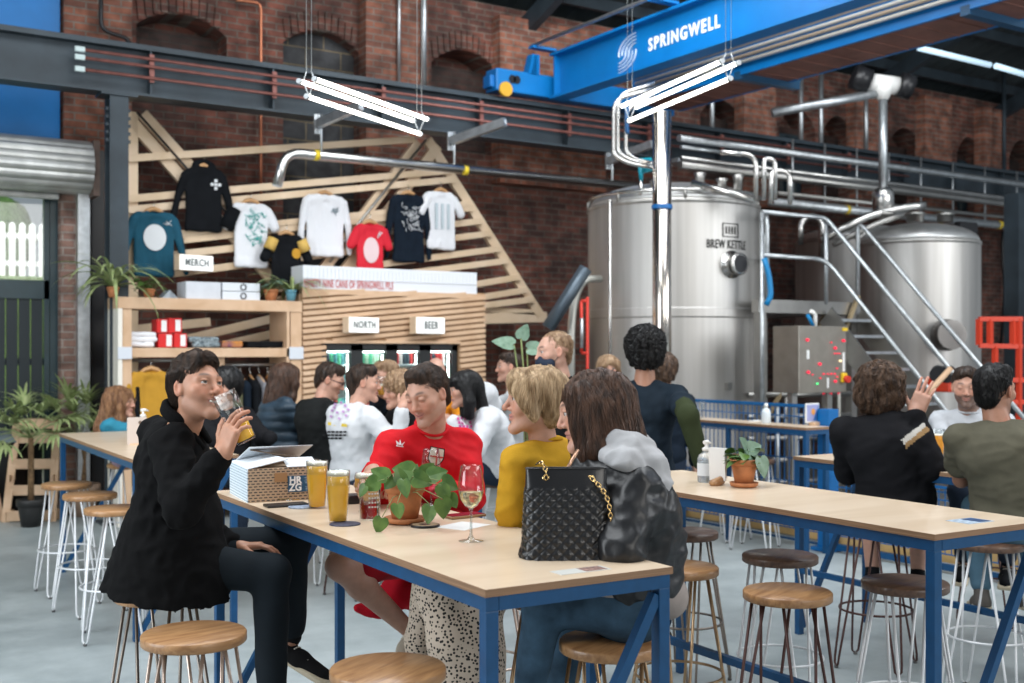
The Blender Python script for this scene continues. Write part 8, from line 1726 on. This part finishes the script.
# standing people
def standing(label, X, Z, f, hd, fd, s=1.0, res=2, **kw):
    J = seated(X, Z, f, lean=0.04, curve=0.08, s=s, seat=0.90, knees=False); f3, r3 = J['f'], J['r']
    d = hd-J['hd']; 
    for k in ('pel', 'wst', 'chs', 'nck', 'hd', 'shR', 'shL'): J[k] = J[k]+d
    J['fd'] = unit(fd); g = np.array([0, 0, -1.0]); hz_ = J['pel'][2]
    for sd, sg in (('R', 1), ('L', -1)):
        J['hip'+sd] = J['pel']+r3*sg*0.09-UP*0.04; J['kn'+sd] = J['hip'+sd]*np.array([1, 1, 0])+r3*sg*0.01+f3*0.03+UP*0.50*hz_/0.98; J['an'+sd] = J['hip'+sd]*np.array([1, 1, 0])+r3*sg*0.02+UP*0.09; J['to'+sd] = J['an'+sd]+f3*0.2-UP*0.02
    arms(J, kw.pop('R', J['shR']+r3*0.06-UP*0.50+f3*0.10), kw.pop('L', J['shL']-r3*0.06-UP*0.50+f3*0.10), -f3+r3*0.2, -f3-r3*0.2, s)
    kw.setdefault('hairn', 600); kw.setdefault('strandr', 0.002)
    hands = kw.pop('hands', (dict(F=-UP+f3*0.2, N=-r3, curl=(.4, .45, .5, .5)), dict(F=-UP+f3*0.2, N=r3, curl=(.4, .45, .5, .5))))
    return person(label, J, kw.pop('skin', SK2), kw.pop('hair'), kw.pop('top'), kw.pop('bottom', M_jean), res=res, hands=hands, scale=s, **kw)
t, I = standing('fair-haired man standing in a dark face mask and black shirt', 0.25, 6.6, (-0.95, -0.2), q(554, 353, 6.55), (-0.95, -0.28, -0.08), hair='buzz', hairc=H_fair, hairn=1200, hairL=0.02, hairnoise=0.0008, top=M_blk, skin=SK4, collar=M_blk)
tl, fl_ = I['tl'], I['fromL']; v = Vol(); v.ell((0, 0.078, -0.052), (0.052, 0.038, 0.046), k=.02); v.cone((-.05, .05, -.06), (.05, .05, -.06), .035, .035, k=.02); v.ell((0, 0.02, -0.05), (0.045, 0.045, 0.07), k=0.005, sub=True); a_, b_ = v.mesh(.006); vfmesh('face_mask', (tl(fl_(a_)), b_), mat('mask_navy', (0.012, 0.022, 0.045), 0.8), t)
MB().tube([Vector(tl(fl_(p)).tolist()) for p in ((-.052, .06, -.03), (-.076, .0, .018))], .002, 5).tube([Vector(tl(fl_(p)).tolist()) for p in ((.052, .06, -.03), (.076, .0, .018))], .002, 5).tube([Vector(tl(fl_(p)).tolist()) for p in ((-.052, .05, -.075), (-.076, -.01, -.012))], .002, 5).tube([Vector(tl(fl_(p)).tolist()) for p in ((.052, .05, -.075), (.076, -.01, -.012))], .002, 5).build('mask_strap', M_black, t)
M_nt = cloth('navy_tee', (0.012, 0.020, 0.030)); M_ol = cloth('dark_olive', (0.035, 0.045, 0.020))
def exo(v, R3): pass
t, I = standing('man with big curly black hair in a navy t-shirt standing by the kettle', 0.86, 6.5, (0.2, 0.95), q(645, 354, 6.5), (0.05, 0.99, -0.05), hair='curly', hairc=H_black, hairn=5000, hairL=0.05, curlf=1.6, strandr=0.0022, hairnoise=0.014, top=M_nt, skin=SK3, sleeve='short', width=1.08, arm_r=1.1, R=q(701, 462, 6.15), L=q(600, 470, 6.5))
J = I['J']; v = Vol(); v.chain([J['shR']*.4+J['elR']*.6, J['elR'], J['wrR']], [.062, .058, .045], k=.02); a_, b_ = v.mesh(.010, noise=lambda P: .004*wav(P, 18)); vfmesh('olive_undersleeve', (I['tl'](a_), b_), M_ol, t)
t, I = standing('person with brown curls in a navy coat standing behind the curly-haired man', 1.25, 8.9, (0.2, 0.95), q(664, 372, 8.9), (0.2, 0.9, 0), hair='curly', hairc=H_wavy, hairn=500, hairnoise=.01, top=M_navy_c, loose=.02, res=1, s=0.97); 
t, I = standing('fair woman whose face shows between the dark hair and the curly-haired man', 0.80, 9.3, (-0.2, -0.95), q(608, 370, 9.3), (0.1, -0.95, 0), hair='bob', hairc=H_fair, hairn=400, top=M_navy_c, res=1, s=0.95)
# right-hand table
M_wv = cloth('black_knit', (0.011, 0.011, 0.013))
J0 = None
t, I = bgp('big man with thick wavy brown hair in black, raising his right hand', 2.02, 5.98, (0.30, 0.95), lean=0.10, curve=0.12, s=1.08, head=q(880, 389, 6.05), fd=(0.35, 0.93, 0.0), elR=q(932, 467, 5.86), hair='wavybig', hairc=H_wavy, hairn=2600, hairL=0.06, curlf=0.6, hairnoise=0.010, top=M_wv, loose=0.018, width=1.06, depth=1.1, arm_r=1.1,
    R=q(915, 414, 5.92), shRp=q(892, 424, 5.95), hR=dict(F=UP*0.85+RX*0.32-AH*0.1, N=RX*0.5+AH*0.8, curl=(.12, .14, .18, .24), spread=.12, thumb=.1, s=1.1), bottoms='shorts', bottom=M_blk, skin=SK2, topname='sweater')
J = I['J']; d1 = unit(J['elR']-J['shR'])
gmo = I['garment']; me = gmo.data; me.materials.append(cloth('cream_band', (0.58, 0.55, 0.50))); me.materials.append(cloth('tan_band', (0.36, 0.22, 0.10)))
nv = len(me.vertices); co = np.empty(nv*3, 'f'); me.vertices.foreach_get('co', co); co = (co.reshape(-1, 3)+tow(np.array([J['pel'][0], J['pel'][1], 0]))) @ MC
for pl in me.polygons:                # two woven bands round the right upper sleeve
    c = co[list(pl.vertices)].mean(0); h_ = (c-J['shR']).dot(d1); rr = np.linalg.norm(c-J['shR']-d1*h_)
    if rr < 0.125 and 0.095 < h_ < 0.145 and c[0] > J['shR'][0]-0.07: pl.material_index = 1 if h_ < 0.122 else 2
t, I = bgp('man with dark receding hair in an olive t-shirt at the right edge', 2.42, 5.42, (0.25, 0.97), lean=0.14, curve=0.15, s=1.04, head=q(995, 392, 5.5), fd=(0.80, 0.60, 0.0), hair='crop', hairc=H_black, hairn=2000, hairL=0.03, top=cloth('olive_tee', (0.105, 0.098, 0.070), 0.9), loose=0.022, width=1.18, depth=1.1, beard=.35, sleeve='short', skin=SK3, bottom=cloth('faded_jeans', (0.10, 0.19, 0.26)), res=3, R=np.array([2.85, 5.95, 1.15]), shoe_m=cloth('grey_trainer', (0.12, 0.11, 0.10)), strandr=.0014)
t, I = bgp('bearded man in a pale shirt smiling across the right-hand table', 2.92, 6.95, (-0.45, -0.88), lean=0.12, head=q(966, 388, 7.0), fd=(-0.35, -0.92, -0.12), hair='crop', hairc=H_brown, hairn=900, top=cloth('pale_linen', (0.48, 0.50, 0.53), 0.9, noise=0.1), loose=0.015, width=1.1, beard=.8, face=dict(smile=.7, squint=1.6), skin=SK2, res=2, collar=MATS['pale_linen'] if 'pale_linen' in MATS else None)
